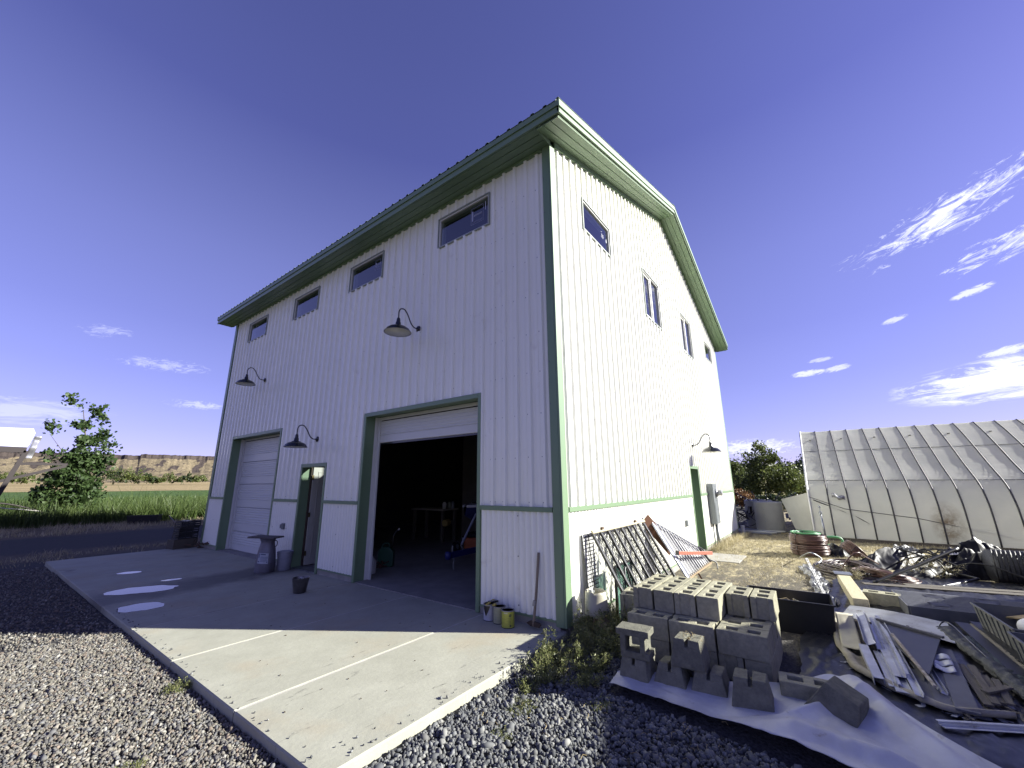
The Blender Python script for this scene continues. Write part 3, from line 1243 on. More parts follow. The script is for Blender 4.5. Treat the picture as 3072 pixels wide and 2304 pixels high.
def text_mesh(s, size, matw, m, parent, name='lettering', align='CENTER'):
    cu = bpy.data.curves.new(name, 'FONT')
    cu.body = s
    cu.size = size
    cu.align_x = align
    cu.align_y = 'CENTER'
    tmp = bpy.data.objects.new(name, cu)
    COL.objects.link(tmp)
    dg = bpy.context.evaluated_depsgraph_get()
    me = bpy.data.meshes.new_from_object(tmp.evaluated_get(dg))
    bpy.data.objects.remove(tmp)
    me.transform(matw)
    me.materials.clear()
    me.materials.append(m)
    o = bpy.data.objects.new(name, me)
    COL.objects.link(o)
    if parent: o.parent = parent
    return o


# maker's sticker on the glass of the nearest front windows
def sticker(mp, f, u0, u1, z0, z1, txt, flip):
    q = MB()
    d0, d1 = -.010, -.0095
    e = .006
    for (a, b, c, d) in ((u0, u1, z1-e, z1), (u0, u1, z0, z0+e), (u0, u0+e, z0, z1), (u1-e, u1, z0, z1),
                         (u0+.02, u1-.02, z0+.03, z0+.035), (u0+.02, u1-.06, z0+.05, z0+.055), (u1-.055, u1-.02, z0+.07, z1-.06)):
        q.add([mp(a, d1, c), mp(b, d1, c), mp(b, d1, d), mp(a, d1, d)], [(0, 1, 2, 3)])
    q.build('sticker', M_STK, f)
    um, zm = (u0+u1)/2-.015, (z0+z1)/2+.01
    o = Vector(mp(um, d1, zm))
    ex = (Vector(mp(um+1, d1, zm))-o)*(-1 if flip else 1)
    ez = Vector((0, 0, 1))
    mt = Matrix((ex, ez, ex.cross(ez))).transposed().to_4x4()
    mt.translation = o
    text_mesh(txt, .075, mt, mat('sticker_white', (.62, .64, .72), .6), f)


sticker(FRONT, wins[0], 1.40, 1.70, 6.26, 6.60, 'amsco', True)
q = MB()
q.add([FRONT(a, -.0095, z) for a, z in ((1.345, 6.45), (1.36, 6.45), (1.36, 6.62), (1.345, 6.62))], [(0, 1, 2, 3)])
q.build('sticker', mat('sticker_white', (.62, .64, .72), .6), wins[0])
sticker(FRONT, wins[1], 4.42, 4.62, 6.36, 6.60, 'amsco', True)
q = MB()
for z, w_ in ((6.50, .03), (6.45, .10), (6.42, .12), (6.385, .10)):
    q.add([GABLE(a, -.0095, zz) for a, zz in ((1.95, z), (1.95+w_, z), (1.95+w_, z+.007), (1.95, z+.007))], [(0, 1, 2, 3)])
q.add([GABLE(a, -.0095, zz) for a, zz in ((2.17, 6.36), (2.19, 6.36), (2.19, 6.44), (2.17, 6.44))], [(0, 1, 2, 3)])
stuff(q.build('sticker_marks', mat('sticker_white', (.62, .64, .72), .6), gw[0]))

# ---------------- roof
OV = .45
M_ROOF = mat('roof_steel', (.13, .18, .14), .4, .1, (.15, .20, .16), 3)


def zroof(x):
    return 7.22 + RS*(min(x, BW-x)+OV)


rp = rib_profile(-OV, BL+OV, h=.028)
for half in (0, 1):
    xa, xb = (-OV-.03, BW/2) if half == 0 else (BW/2, BW+OV+.03)
    ys = sorted({-OV-.02, BL+OV+.02} | {u for u, d in rp if -OV-.02 < u < BL+OV+.02})
    px, pd = [u for u, d in rp], [d for u, d in rp]
    groups = {}
    for a, b in zip(ys[:-1], ys[1:]):
        q = groups.setdefault(int(((a+b)/2+OV)/.9144), MB())
        da, db = float(np.interp(a, px, pd)), float(np.interp(b, px, pd))
        q.add([(xa, a, zroof(xa)+da), (xa, b, zroof(xa)+db), (xb, b, zroof(xb)+db), (xb, a, zroof(xb)+da)], [(0, 1, 2, 3)])
    for g in sorted(groups):
        groups[g].build('roof_panel', M_ROOF, house, sol=.004)
q = MB()
zr = zroof(BW/2)
q.add([(BW/2-.2, y, zr-.2*RS+.034) for y in (-OV-.03, BL+OV+.03)] + [(BW/2, y, zr+.036) for y in (-OV-.03, BL+OV+.03)] + [(BW/2+.2, y, zr-.2*RS+.034) for y in (-OV-.03, BL+OV+.03)],
      [(0, 1, 3, 2), (2, 3, 5, 4)])
q.build('ridge_cap', M_GREEN, house, sol=.006)
# eave: stepped fascia and three-groove soffit along the front
def plank(q, x0, x1, y0, y1, z):
    q.box(x0, x1, y0, y1, z, z+.03)


for side in (0, 1):
    s = 1 if side == 0 else -1
    X0 = 0 if side == 0 else BW
    def xx(a, b):
        p, r_ = X0 - s*a, X0 - s*b
        return (min(p, r_), max(p, r_))
    q = MB()
    a, b = xx(OV, OV-.03)
    q.box(a, b, -OV, BL+OV, 7.0, 7.20)
    a, b = xx(OV+.022, OV+.001)
    q.box(a, b, -OV-.022, BL+OV+.022, 7.115, 7.212)
    a, b = xx(OV+.010, OV+.001)
    q.box(a, b, -OV-.01, BL+OV+.01, 7.0-.006, 7.02)
    q.build('fascia', M_GREEN, house, bevel=.004)
    for k in range(3):
        w = (OV-.03-.03)/3
        q = MB()
        a, b = xx(.03+k*w+.004, .03+(k+1)*w-.004)
        q.box(a, b, -.003, BL+OV-.03, 7.0, 7.02)
        q.build('soffit_board', M_GREEN, house, bevel=.004)
    q = MB()
    a, b = xx(.06, -.01)
    q.box(a, b, -.003, BL+OV-.031, 7.021, 7.05)
    q.build('soffit_backing', M_GREEN, house)
    q = MB()
    a, b = xx(OV-.031, .0)
    q.box(a, b, -.003, BL+OV-.031, 7.051, 7.06)
    q.build('soffit_backing', M_GREEN, house)
# frieze under the front soffit
q = MB()
mbox(q, FRONT, .12, BL-.12, 0, .044, BH-.05, BH-.001)
q.build('frieze', M_GREEN, house)


def rake(u0, u1, y0, y1, dz0, dz1, name, xov=True):
    """a board following the gable slope from u0 to u1 on y0..y1, between soffit plane + dz0..dz1"""
    zs = lambda u: 7.0 + RS*(min(u, BW-u)+OV) if True else 0
    q = MB()
    cuts = [u0, BW/2, u1]
    for a, b in zip(cuts[:-1], cuts[1:]):
        vs = []
        for u in (a, b):
            for y in (y0, y1):
                for dz in (dz0, dz1):
                    vs.append((u, y, zs(u)+dz))
        q.add(vs, [(0, 1, 3, 2), (4, 6, 7, 5), (0, 2, 6, 4), (1, 5, 7, 3), (0, 4, 5, 1), (2, 3, 7, 6)])
    return q


rake(-OV, BW+OV, -OV, -OV+.03, 0.0, .205, 'f').build('fascia', M_GREEN, house)
rake(-OV-.02, BW+OV+.02, -OV-.024, -OV-.001, .10, .222, 'f').build('rake_trim', M_GREEN, house)
rake(-OV-.01, BW+OV+.01, -OV-.012, -OV-.001, -.006, .02, 'f').build('rake_trim', M_GREEN, house)
for k in range(3):
    w = (OV-.06)/3
    rake(-OV+.031, BW+OV-.031, -.03-(k+1)*w+.004, -.03-k*w-.004, -.05, -.03, 's').build('soffit_board', M_GREEN, house, bevel=.004)
rake(-OV+.031, BW+OV-.031, -.42, .0, -.028, -.02, 's').build('soffit_backing', M_GREEN, house)
q = rake(.12, BW-.12, -.044, 0.0, -.15, -.052, 'z')
q.build('frieze', M_GREEN, house)
# boxed eave return at the corner
for u0, u1 in ((-OV+.03, -.0), (BW, BW+OV-.03)):
    q = MB().box(u0, u1, -.03, -.004, 6.985, 7.13)
    q.build('eave_return', M_GREEN, house)

# meter can, conduit, outlet on the gable: fixed to the wall, parts of the house
M_CONDUIT = M_GREYBOX
mt_ = MB().box(8.42, 8.98, -.19, -.026, .50, 1.62).build('meter_box', M_GREYBOX, house, bevel=.008)
MB().box(8.46, 8.94, -.198, -.191, .53, 1.08).build('cover', M_GREYBOX, mt_, bevel=.003)
q = MB()
q.lathe([(.115, -.0), (.115, .035), (.09, .05)], 20, (0, 0, 0), Matrix.Translation((8.80, -.191, 1.36)) @ Matrix.Rotation(R(90), 4, 'X'))
q.build('meter_ring', M_GALV, mt_)
q = MB()
q.lathe([(.085, 0), (.085, .09), (.07, .12), (0, .13)], 20, (0, 0, 0), Matrix.Translation((8.80, -.24, 1.36)) @ Matrix.Rotation(R(90), 4, 'X'))
q.build('meter', glass_mat('meter_glass', (.6, .6, .6), 1.5, (.5, .5, .5), .6), mt_, smooth=True)
q = MB()
for z in (.72, .9, 1.15):
    q.lathe([(.012, 0), (.012, .012), (0, .014)], 8, (0, 0, 0), Matrix.Translation((8.72, -.199, z)) @ Matrix.Rotation(R(90), 4, 'X'))
stuff(q.build('latches', M_GALV, mt_))
MB().tube([(8.76, -.11, .5), (8.76, -.11, -.3)], .045, 12).build('conduit', M_GREYBOX, house, smooth=True)
MB().tube([(8.56, -.06, .5), (8.56, -.06, -.3)], .014, 8).build('conduit', M_GREYBOX, house, smooth=True)
ob_ = MB().box(5.72, 5.83, -.075, -.02, .66, .80).build('outlet_box', M_GREYBOX, house, bevel=.006)
q = MB()
mbox(q, FRONT, 7.30, 7.40, .018, .075, .70, .83)
mbox(q, FRONT, 7.43, 7.50, .018, .06, .72, .80)
q.build('outlet_box', M_GREYBOX, house, bevel=.006)


# ---------------- gooseneck lamps
def lamp(loc, out, label):
    """wall barn lamp; `out` is the wall normal as rotation about z (arm leaves along +x)"""
    t = thing('barn_lamp', label, 'wall lamp', loc, out, 'gooseneck barn lamps on the walls')
    q = MB()
    q.lathe([(.062, 0), (.062, .012), (.045, .022), (.018, .034), (0, .036)], 20, (0, 0, 0), Matrix.Translation((.022, 0, 0)) @ Matrix.Rotation(R(90), 4, 'Y'))
    q.build('wall_plate', M_BLACK, t, smooth='auto')
    q = MB()
    q.lathe([(.058, 0), (.058, .018)], 20, (0, 0, 0), Matrix.Translation((.003, 0, 0)) @ Matrix.Rotation(R(90), 4, 'Y'))
    q.build('mounting_block', M_CREAM, t, smooth='auto')
    pts = []
    ctrl = [(.03, 0), (.12, -.005), (.20, .05), (.29, .20), (.37, .275), (.45, .26), (.485, .20), (.49, .13), (.49, .06)]
    for i in range(len(ctrl)-1):
        p0 = ctrl[max(i-1, 0)]; p1 = ctrl[i]; p2 = ctrl[i+1]; p3 = ctrl[min(i+2, len(ctrl)-1)]
        for s_ in range(4):
            u = s_/4
            f = lambda k: .5*((2*p1[k]) + (-p0[k]+p2[k])*u + (2*p0[k]-5*p1[k]+4*p2[k]-p3[k])*u*u + (-p0[k]+3*p1[k]-3*p2[k]+p3[k])*u**3)
            pts.append((f(0), 0, f(1)))
    pts.append((.49, 0, .06))
    MB().tube(pts, .0115, 10).build('gooseneck', M_BLACK, t, smooth=True)
    q = MB()
    q.lathe([(.02, .07), (.028, .06), (.036, .02), (.034, .0), (.046, -.02), (.050, -.07), (.062, -.085)], 20, (.49, 0, 0))
    q.build('neck', M_BLACK, t, smooth='auto')
    sh = MB().lathe([(.062, -.085), (.09, -.088), (.095, -.10), (.15, -.115), (.20, -.15), (.235, -.205), (.242, -.212), (.232, -.21), (.195, -.158), (.14, -.122), (.06, -.11)], 40, (.49, 0, 0))
    so = sh.build('lamp_shade', M_BLACK, t, smooth='auto')
    q = MB().lathe([(.229, -.2095), (.192, -.160), (.138, -.125), (.03, -.118)], 40, (.49, 0, 0))
    q.build('shade_lining', M_CREAM, so, smooth=True)
    q = MB().lathe([(.0, -.205), (.02, -.20), (.03, -.175), (.02, -.14), (.015, -.12)], 14, (.49, 0, 0))
    q.build('bulb', glass_mat('bulb_glass', (.8, .8, .8), 1.5, (.7, .7, .65), .5), so, smooth=True)
    return t


l0 = lamp((0, 2.98, 4.55), math.pi, 'black gooseneck barn lamp above the open big doorway')
dup(l0, (0, 9.55, 4.60), math.pi, 'black gooseneck barn lamp high above the closed white overhead door')
dup(l0, (0, 6.28, 2.69), math.pi, 'black gooseneck barn lamp just above the narrow half-open man door')
dup(l0, (7.27, 0, 2.67), -math.pi/2, 'black gooseneck barn lamp on the sunlit gable wall above the side door')

# ================================================================ loose things in the yard
M_BLOCK = mat('cinder_block', (.41, .395, .285), .95, 0, (.27, .26, .19), 26, 7, .3, .72, bump=.6, bs=75, vary=.12, spec=.2,
              dirt=((.26, .245, .19), 2.2, .6, .85))
M_BLOCK2 = mat('pier_concrete', (.25, .245, .19), .95, 0, (.15, .148, .118), 20, 7, .3, .72, bump=1.0, bs=60, vary=.12, spec=.2)
BS = .205


def cells_solid(xs, ys, solid, z0, z1, q=None, jit=0.0):
    """extrude the solid cells of a grid; walls only where solid meets void"""
    q = q or MB()
    nx, ny = len(xs)-1, len(ys)-1
    S = lambda i, j: 0 <= i < nx and 0 <= j < ny and solid[j][i]
    for j in range(ny):
        for i in range(nx):
            if not S(i, j):
                continue
            a, b, c, d = xs[i], xs[i+1], ys[j], ys[j+1]
            q.add([(a, c, z1), (b, c, z1), (b, d, z1), (a, d, z1)], [(0, 1, 2, 3)])
            q.add([(a, c, z0), (b, c, z0), (b, d, z0), (a, d, z0)], [(3, 2, 1, 0)])
            if not S(i-1, j): q.add([(a, c, z0), (a, d, z0), (a, d, z1), (a, c, z1)], [(3, 2, 1, 0)])
            if not S(i+1, j): q.add([(b, c, z0), (b, d, z0), (b, d, z1), (b, c, z1)], [(0, 1, 2, 3)])
            if not S(i, j-1): q.add([(a, c, z0), (b, c, z0), (b, c, z1), (a, c, z1)], [(0, 1, 2, 3)])
            if not S(i, j+1): q.add([(a, d, z0), (b, d, z0), (b, d, z1), (a, d, z1)], [(3, 2, 1, 0)])
    return q


def weld(ob, d=.0005):
    import bmesh
    bm = bmesh.new()
    bm.from_mesh(ob.data)
    bmesh.ops.remove_doubles(bm, verts=bm.verts, dist=d)
    bm.to_mesh(ob.data)
    bm.free()


def chip(ob, amp=.0022, seed=0.0):
    for v in ob.data.vertices:
        n = noise.noise_vector((v.co*17.0) + Vector((seed, 0, 0)))
        v.co += n*amp


BLOCK_MESHES = []
L_, W_ = .41, .202
for k in range(4):
    xs = [0, .014, .060, .168, .242, .350, .396, L_] if k % 2 == 0 else [0, .060, .168, .242, .350, L_]
    ys = [0, .056, W_-.056, W_] if k % 2 else [0, .050, W_-.050, W_]
    if k % 2 == 0:
        sol = [[1]*7, [0, 1, 0, 1, 0, 1, 0], [1]*7]
    else:
        sol = [[1]*5, [1, 0, 1, 0, 1], [1]*5]
    q = cells_solid([x-L_/2 for x in xs], [y-W_/2 for y in ys], sol, 0, BS-.003)
    o = q.build('block_pattern', M_BLOCK)
    weld(o)
    chip(o, .0025, k*3.1)
    me = o.data
    bpy.data.objects.remove(o)
    BLOCK_MESHES.append(me)

BG = 'grey cinder blocks stacked beside the building'


def block(x, y, z, rz, label, kind=None, group=BG, tilt=(0, 0)):
    me = BLOCK_MESHES[(kind if kind is not None else random.randrange(4))]
    o = bpy.data.objects.new('cinder_block', me)
    COL.objects.link(o)
    o.location = (x, y, z)
    o.rotation_euler = (tilt[0], tilt[1], rz + R(random.uniform(-.7, .7)))
    md = o.modifiers.new('edge', 'BEVEL')
    md.width, md.segments, md.limit_method, md.angle_limit = .004, 1, 'ANGLE', R(50)
    return tag(o, label, 'cinder block', group)


ZG = -.062
SXO = -.255      # front face of the stack
yA = [-.885, -1.305, -1.735, -2.165]
hid = 'grey cinder block buried inside the block stack under its upper courses'
ordn = ['first', 'second', 'third', 'fourth', 'fifth']
# two lower courses: stretchers lying along the wall of the stack
for c in range(2):
    z = ZG + c*BS
    cn = ('bottom', 'middle')[c]
    for r in range(5):
        for k in range(3):
            if r in (2, 3) and k < 2 and c == 0:
                continue
            if c == 0 and k == 2 and r < 4:
                continue
            x = SXO + .1 + r*.207
            y = (yA[k]+yA[k+1])/2 + random.uniform(-.003, .003)
            where = ('leftmost', 'middle', 'rightmost')[k]
            if r == 0:
                lab = f'{where} grey cinder block in the front row of the {cn} course of the stack'
            elif k == 2:
                lab = f'grey cinder block at the right end of the {cn} course, {ordn[r]} row back'
            elif r == 4:
                lab = f'{where} grey cinder block in the back row of the {cn} course of the stack'
            else:
                lab = hid
            block(x, y, z, R(90), lab)
# bottom course at the right end: headers
for r in range(2):
    for k in range(2):
        block(SXO+.21+r*.415, -1.735-.107-k*.214, ZG, 0, f'end-on cinder block at the bottom right of the stack, {"left" if k == 0 else "right"} of the {"front" if r == 0 else "rear"} pair')
# top course, ends facing out
tx = -.03
for k, y in enumerate([-.985, -1.215, -1.425, -1.645]):
    for r in range(2):
        block(tx+.205+r*.414, y, ZG+2*BS, 0, f'{ordn[k]} cinder block from the left in the {"front" if r == 0 else "back"} row of the top course',
              kind=k % 2)
for k, y in enumerate([-1.868, -2.085]):
    block(.455, y, ZG+2*BS, 0, f'top-course grey cinder block set back at the right end, {"next to the corner one" if k == 0 else "outermost"}', kind=0)
# a single one just left of the stack
block(.60, -.62, ZG, R(8), 'sunlit cinder block standing alone in the weeds left of the stack', kind=1, group='loose cinder blocks')
block(.60, -.62, ZG+BS, R(8), 'cinder block laid on the lone one left of the stack', kind=0, group='loose cinder blocks')
# lit block out among the pipe coils
block(3.42, -3.19, -.075, R(84), 'sunlit cinder block lying beside the pale post near the pipe coils', kind=1, group='loose cinder blocks')
# block with its cells up at the right foot of the stack
block(-.36, -2.42, -.085, R(-83), 'cinder block on the black ground cloth at the right foot of the stack', kind=1, group='loose cinder blocks')


def pier(name, loc, rz, bw, tw, h, label, tilt=(0, 0), slot='cross', depth=None, flip=False, group='concrete pier footings in front of the block stack'):
    """tapered concrete footing with a slot across its top"""
    q = MB()
    d = depth or bw
    td = d*tw/bw
    n = 8
    rows = []
    # profile rings bottom to top; top carries a slot along local y (through the front face)
    zs_ = [0, .03, h*.5, h-.055, h]
    def ring(z):
        t = max(0, (z-.03)/(h-.03))
        w = bw + (tw-bw)*t
        dd = d + (td-d)*t
        return w/2, dd/2
    for a in range(len(zs_)-1):
        z0, z1 = zs_[a], zs_[a+1]
        w0, d0 = ring(z0)
        w1, d1 = ring(z1)
        if slot and a == len(zs_)-2:
            s = .015
            for sx in (-1, 1):
                x0a, x0b = sorted((sx*s, sx*w0))
                x1a, x1b = sorted((sx*s, sx*w1))
                vs = [(x0a, -d0, z0), (x0b, -d0, z0), (x0b, d0, z0), (x0a, d0, z0), (x1a, -d1, z1), (x1b, -d1, z1), (x1b, d1, z1), (x1a, d1, z1)]
                q.add(vs, [(0, 1, 5, 4), (1, 2, 6, 5), (2, 3, 7, 6), (3, 0, 4, 7), (4, 5, 6, 7)])
            q.add([(-s, -d0, z0), (s, -d0, z0), (s, d0, z0), (-s, d0, z0)], [(0, 1, 2, 3)])
        else:
            vs = [(-w0, -d0, z0), (w0, -d0, z0), (w0, d0, z0), (-w0, d0, z0), (-w1, -d1, z1), (w1, -d1, z1), (w1, d1, z1), (-w1, d1, z1)]
            fs = [(0, 1, 5, 4), (1, 2, 6, 5), (2, 3, 7, 6), (3, 0, 4, 7)]
            if a == 0:
                fs.append((3, 2, 1, 0))
            if not slot and a == len(zs_)-2:
                fs.append((4, 5, 6, 7))
            q.add(vs, fs)
    o = q.build(name, M_BLOCK2, None, bevel=.007)
    weld(o)
    chip(o, .004, loc[0]*7)
    o.location = loc
    o.rotation_euler = (tilt[0], tilt[1], rz)
    return tag(o, label, 'concrete footing', group)


pier('pier_footing', (-.64, -1.13, -.10), R(90-4), .275, .225, .215, 'leftmost tapered concrete footing of the front row, under a hollow block')
pier('pier_footing', (-.60, -1.43, -.105), R(88), .29, .19, .225, 'tapered concrete footing second from the left, notched top')
pier('pier_footing', (-.57, -1.73, -.11), R(93), .30, .205, .23, 'notched concrete footing right of the notched second one, its top level with it')
pier('pier_footing', (-.66, -2.05, -.115), R(95), .31, .225, .29, 'tall tapered concrete footing at the right end of the front row', slot='cross', depth=.26)
pier('pier_footing', (-.57, -1.58, .118), R(91), .275, .205, .215, 'tapered footing perched on two others with straw in its notch')
pier('pier_footing', (-.46, -2.56, -.07), R(72), .33, .21, .25, 'big tapered footing tipped over onto the white tarp', tilt=(R(0), R(-24)), slot=None)
# straw caught in the notch of the perched footing
q = MB()
for i in range(40):
    a = Vector((random.uniform(-.08, .08), random.uniform(-.09, .09), random.uniform(0, .03)))
    b = a + Vector((random.uniform(-.06, .06), random.uniform(-.06, .06), random.uniform(-.01, .03)))
    q.tube([a, (a+b)/2+Vector((0, 0, .01)), b], .0016, 3, caps=False)
o = stuff(q.build('straw_tuft', mat('dry_straw', (.42, .33, .16), .9)))
o.location = (-.57, -1.58, .305)
# the I-shaped block lying on its side on the leftmost footing
xs = [0, .055, .085, .115, .245, .275, .30]
ys = [0, .045, .165, .205]
sol = [[1, 1, 1, 1, 1, 1], [0, 0, 1, 0, 1, 0], [1, 1, 1, 1, 1, 1]]
q = cells_solid([x-.15 for x in [0, .035, .085, .215, .265, .30]], [0, .055, .18, .235], [[0, 1, 1, 1, 1], [0, 1, 0, 1, 0], [1, 1, 1, 1, 1]], -.1, .1)
o = q.build('sill_block', M_BLOCK2, None, bevel=.006)
weld(o)
chip(o, .004, 2.)
o.rotation_euler = (R(90), 0, R(-86))
o.location = (-.66, -1.12, .117)
tag(o, 'sunlit hollow block lying on its side on top of the leftmost footing', 'cinder block', 'loose cinder blocks')


# ---------------------------------------------------------------- cloth on the ground
def fbm(x, y, z=0.0, o=4):
    return noise.fractal((x, y, z), 1.0, 2.0, o)


def ridged(x, y, z=0.0, o=4):
    return sum((1-abs(noise.noise((x*2**i, y*2**i, z+i)))*2)*.5**i for i in range(o))


M_CLOTH = mat('black_ground_cloth', (.010, .011, .014), .36, 0, (.020, .021, .026), 30, 4, bump=.15, bs=300, spec=.5)


def cloth_pt(u, v):
    x = -.78 - .12*0 + 6.9*u
    y = -6.6 + (6.6-2.28)*v
    y0 = -2.30 - .10*fbm(x*1.1, 0, 5.) - (.22*max(0, x-3) if x > 3 else 0)
    y = -6.6 + (6.6+y0)*v
    w = 0.016*ridged(x*1.3+y, y*8+x*1.2, 1.0, 3)*1.0 + .010*ridged(x*4+y*2, y*15, 3., 2)
    edge = min(1, v*40+.0) * min(1, (1-v)*30+.15)
    return (x, y, gh(x, y) + .034 + max(w-.008, 0)*.8*edge)


q = MB().grid(cloth_pt, 330, 190)
o = q.build('ground_cloth', M_CLOTH, smooth=True)
tag(o, 'wrinkled black woven ground cloth spread under the scrap and block stack', 'ground cloth')

M_TARP = mat('white_tarp', (.60, .61, .64), .5, 0, (.50, .50, .52), 5, 4, bump=.25, bs=25, spec=.4, dirt=((.30, .27, .22), 7, .62, .75))
lo_ = [(-.91, -.95), (-.93, -1.3), (-.97, -1.7), (-1.02, -2.05), (-1.10, -2.4), (-1.18, -2.75), (-1.35, -3.3), (-1.6, -3.9)]
hi_ = [(-.72, -.95), (-.60, -1.25), (-.52, -1.7), (-.30, -2.25), (.04, -2.60), (-.10, -2.86), (-.52, -3.15), (-.95, -3.75)]


def lerp_c(cs, t):
    t = min(max(t, 0), 1)*(len(cs)-1)
    i = min(int(t), len(cs)-2)
    f = t-i
    p0, p1, p2, p3 = cs[max(i-1, 0)], cs[i], cs[i+1], cs[min(i+2, len(cs)-1)]
    return [.5*((2*p1[k]) + (-p0[k]+p2[k])*f + (2*p0[k]-5*p1[k]+4*p2[k]-p3[k])*f*f + (-p0[k]+3*p1[k]-3*p2[k]+p3[k])*f**3) for k in (0, 1)]


def tarp_pt(u, v):
    a, b = lerp_c(lo_, u), lerp_c(hi_, u)
    j = .010*noise.noise((u*30, v*3, 1.))
    x, y = a[0]+(b[0]-a[0])*v + j, a[1]+(b[1]-a[1])*v
    wide = math.hypot(b[0]-a[0], b[1]-a[1])
    big = min(1, max(0, wide-.45)*1.6)
    f = big*.09*max(0, noise.noise((v*3.4+u*2.5, u*1.2, 2.))+.15)
    f += big*.10*max(0, 1-abs(noise.noise((v*2.2-u*2.2, u*1.6, 6.)))*7)*.5
    f += .010*abs(fbm(u*9, v*3, 7.)) + .006*noise.noise((u*30, v*9, 3.))*big
    roll = .016*math.exp(-(v/.05)**2) + .016*math.exp(-((1-v)/.05)**2)
    return (x, y, gh(x, y) + .078 + f + roll*(.4+.6*abs(noise.noise((u*12, v, 2)))))


q = MB().grid(tarp_pt, 200, 60)
o = q.build('tarp', M_TARP, smooth=True, sol=.003)
tag(o, 'crumpled white tarp edging the gravel in front of the concrete footings', 'tarp')


def crumple(name, pts, w, amp, m, label, cat, nu=80, nv=16, seed=0.0, h0=.0, sc=9):
    """a ribbon of crumpled film following a polyline"""
    def fn(u, v):
        c = lerp_c(pts, u)
        c2 = lerp_c(pts, min(u+.01, 1.0)) if u < .99 else c
        c1 = lerp_c(pts, u-.01) if u >= .01 else c
        d = Vector((c2[0]-c1[0], c2[1]-c1[1], 0))
        d = d.normalized() if d.length > 0 else Vector((1, 0, 0))
        n_ = Vector((-d.y, d.x, 0))
        ww = w*(.7+.5*noise.noise((u*6, seed, 0.)))
        p = Vector((c[0], c[1], 0)) + n_*(v-.5)*ww
        j = noise.noise_vector((u*sc*3, v*4, seed))*amp*.5
        z = amp*abs(ridged(u*sc, v*3, seed, 3)-.6) + amp*.5*noise.noise((u*sc*4, v*7, seed))
        z *= (1-(2*v-1)**4*.8)
        return (p.x+j.x, p.y+j.y, gh(p.x, p.y)+h0+max(z, .006))
    return tag(MB().grid(fn, nu, nv).build(name, m, smooth=False), label, cat)


M_FILM = mat('clear_film', (.34, .35, .37), .4, 0, (.12, .12, .14), 14, 5, .4, .6, spec=.7, bump=.4, bs=30)
crumple('plastic_film', [(6.0, -2.22), (5.0, -2.42), (4.2, -2.48), (3.5, -2.55), (2.95, -2.62)], .34, .10, M_FILM,
        'torn strip of shiny grey plastic film beside the pale post', 'plastic film', 120, 14, 4.)
M_BPL = mat('black_plastic', (.006, .006, .008), .5, 0, (.012, .012, .016), 5, 3, bump=.25, bs=14, spec=.3)


def heap(name, cx, cy, rx, ry, h, rot, m, label, cat, seed=0., n=70, sharp=1.0):
    c, s = math.cos(rot), math.sin(rot)

    def fn(u, v):
        a, b = (u*2-1), (v*2-1)
        r = math.hypot(a, b)
        if r > 1e-6:                       # square to disc
            k = max(abs(a), abs(b))/r
            a, b = a*k, b*k
        r = math.hypot(a, b)
        x, y = a*rx, b*ry
        wx, wy = cx+x*c-y*s, cy+x*s+y*c
        j = noise.noise_vector((wx*4, wy*4, seed))*.05
        z = h*(max(0, 1-r**1.6))
        z *= .55 + .55*abs(ridged(a*.9+seed, b*1.9, seed, 2)*.8)
        z += .09*h*sharp*ridged(wx*2.4+wy, wy*6, seed+4, 2)*(1-r**3)
        return (wx+j.x, wy+j.y, gh(wx, wy)+max(.004, z))
    return tag(MB().grid(fn, n, n).build(name, m, smooth=True), label, cat)


heap('plastic_heap', 7.5, -3.75, 1.15, .42, .36, R(-38), M_BPL, 'low heap of folded glossy black plastic in front of the greenhouse', 'plastic sheeting', 2.3, 110)
heap('plastic_heap', 6.95, -4.85, .85, .42, .62, R(-60), M_BPL, 'tall crumpled bundle of black plastic with white creases by the mesh roll', 'plastic sheeting', 5.7, 110)
heap('plastic_heap', 6.4, -4.15, 1.0, .32, .22, R(-45), M_BPL, 'flat run of black plastic below the folded heap, behind the dry weed', 'plastic sheeting', 8.1, 90)
heap('plastic_heap', 8.35, -2.75, .38, .26, .24, R(20), M_BPL, 'small wad of black netting between the coil pile and the tilted coil', 'netting', 3.1, 60)
# light scraps caught on the heap
crumple('plastic_scrap', [(7.35, -4.1), (7.5, -3.95), (7.72, -3.8)], .12, .10, M_FILM, 'scrap of clear film standing up on the low black heap', 'plastic film', 30, 8, 2., .30)
crumple('plastic_scrap', [(6.75, -4.45), (6.85, -4.55), (6.9, -4.7)], .16, .05, mat('white_film', (.7, .7, .72), .4), 'white scrap of plastic at the near foot of the crumpled bundle', 'plastic film', 24, 8, 6., .36)
# folded edges of the black film, long ropes of it
q = MB()
for k in range(16):
    y0, x0 = random.uniform(-3.4, -4.6), random.uniform(6.2, 8.2)
    pts = []
    L = random.uniform(.6, 1.6)
    for i in range(9):
        t = i/8
        px, py = x0 - .45*L*t + .05*random.random(), y0 - .62*L*t
        pts.append((px, py, gh(px, py) + .10 + .22*math.sin(t*math.pi) + .03*random.random()))
    q.tube(pts, random.uniform(.010, .022), 6)
tag(stuff(q.build('folded_film_edges', M_BPL, smooth=True)), 'rope-like folded edges of black film lying over the heap', 'plastic sheeting')


# ---------------------------------------------------------------- pipe coils
M_HOSE = mat('brown_drip_pipe', (.105, .055, .042), .35, 0, (.15, .085, .065), 3, 3, spec=.55)
M_HOSE2 = mat('dark_drip_pipe', (.045, .032, .028), .35, 0, (.09, .06, .05), 3, 3, spec=.55)
M_GRH = mat('green_hose', (.10, .32, .14), .45)


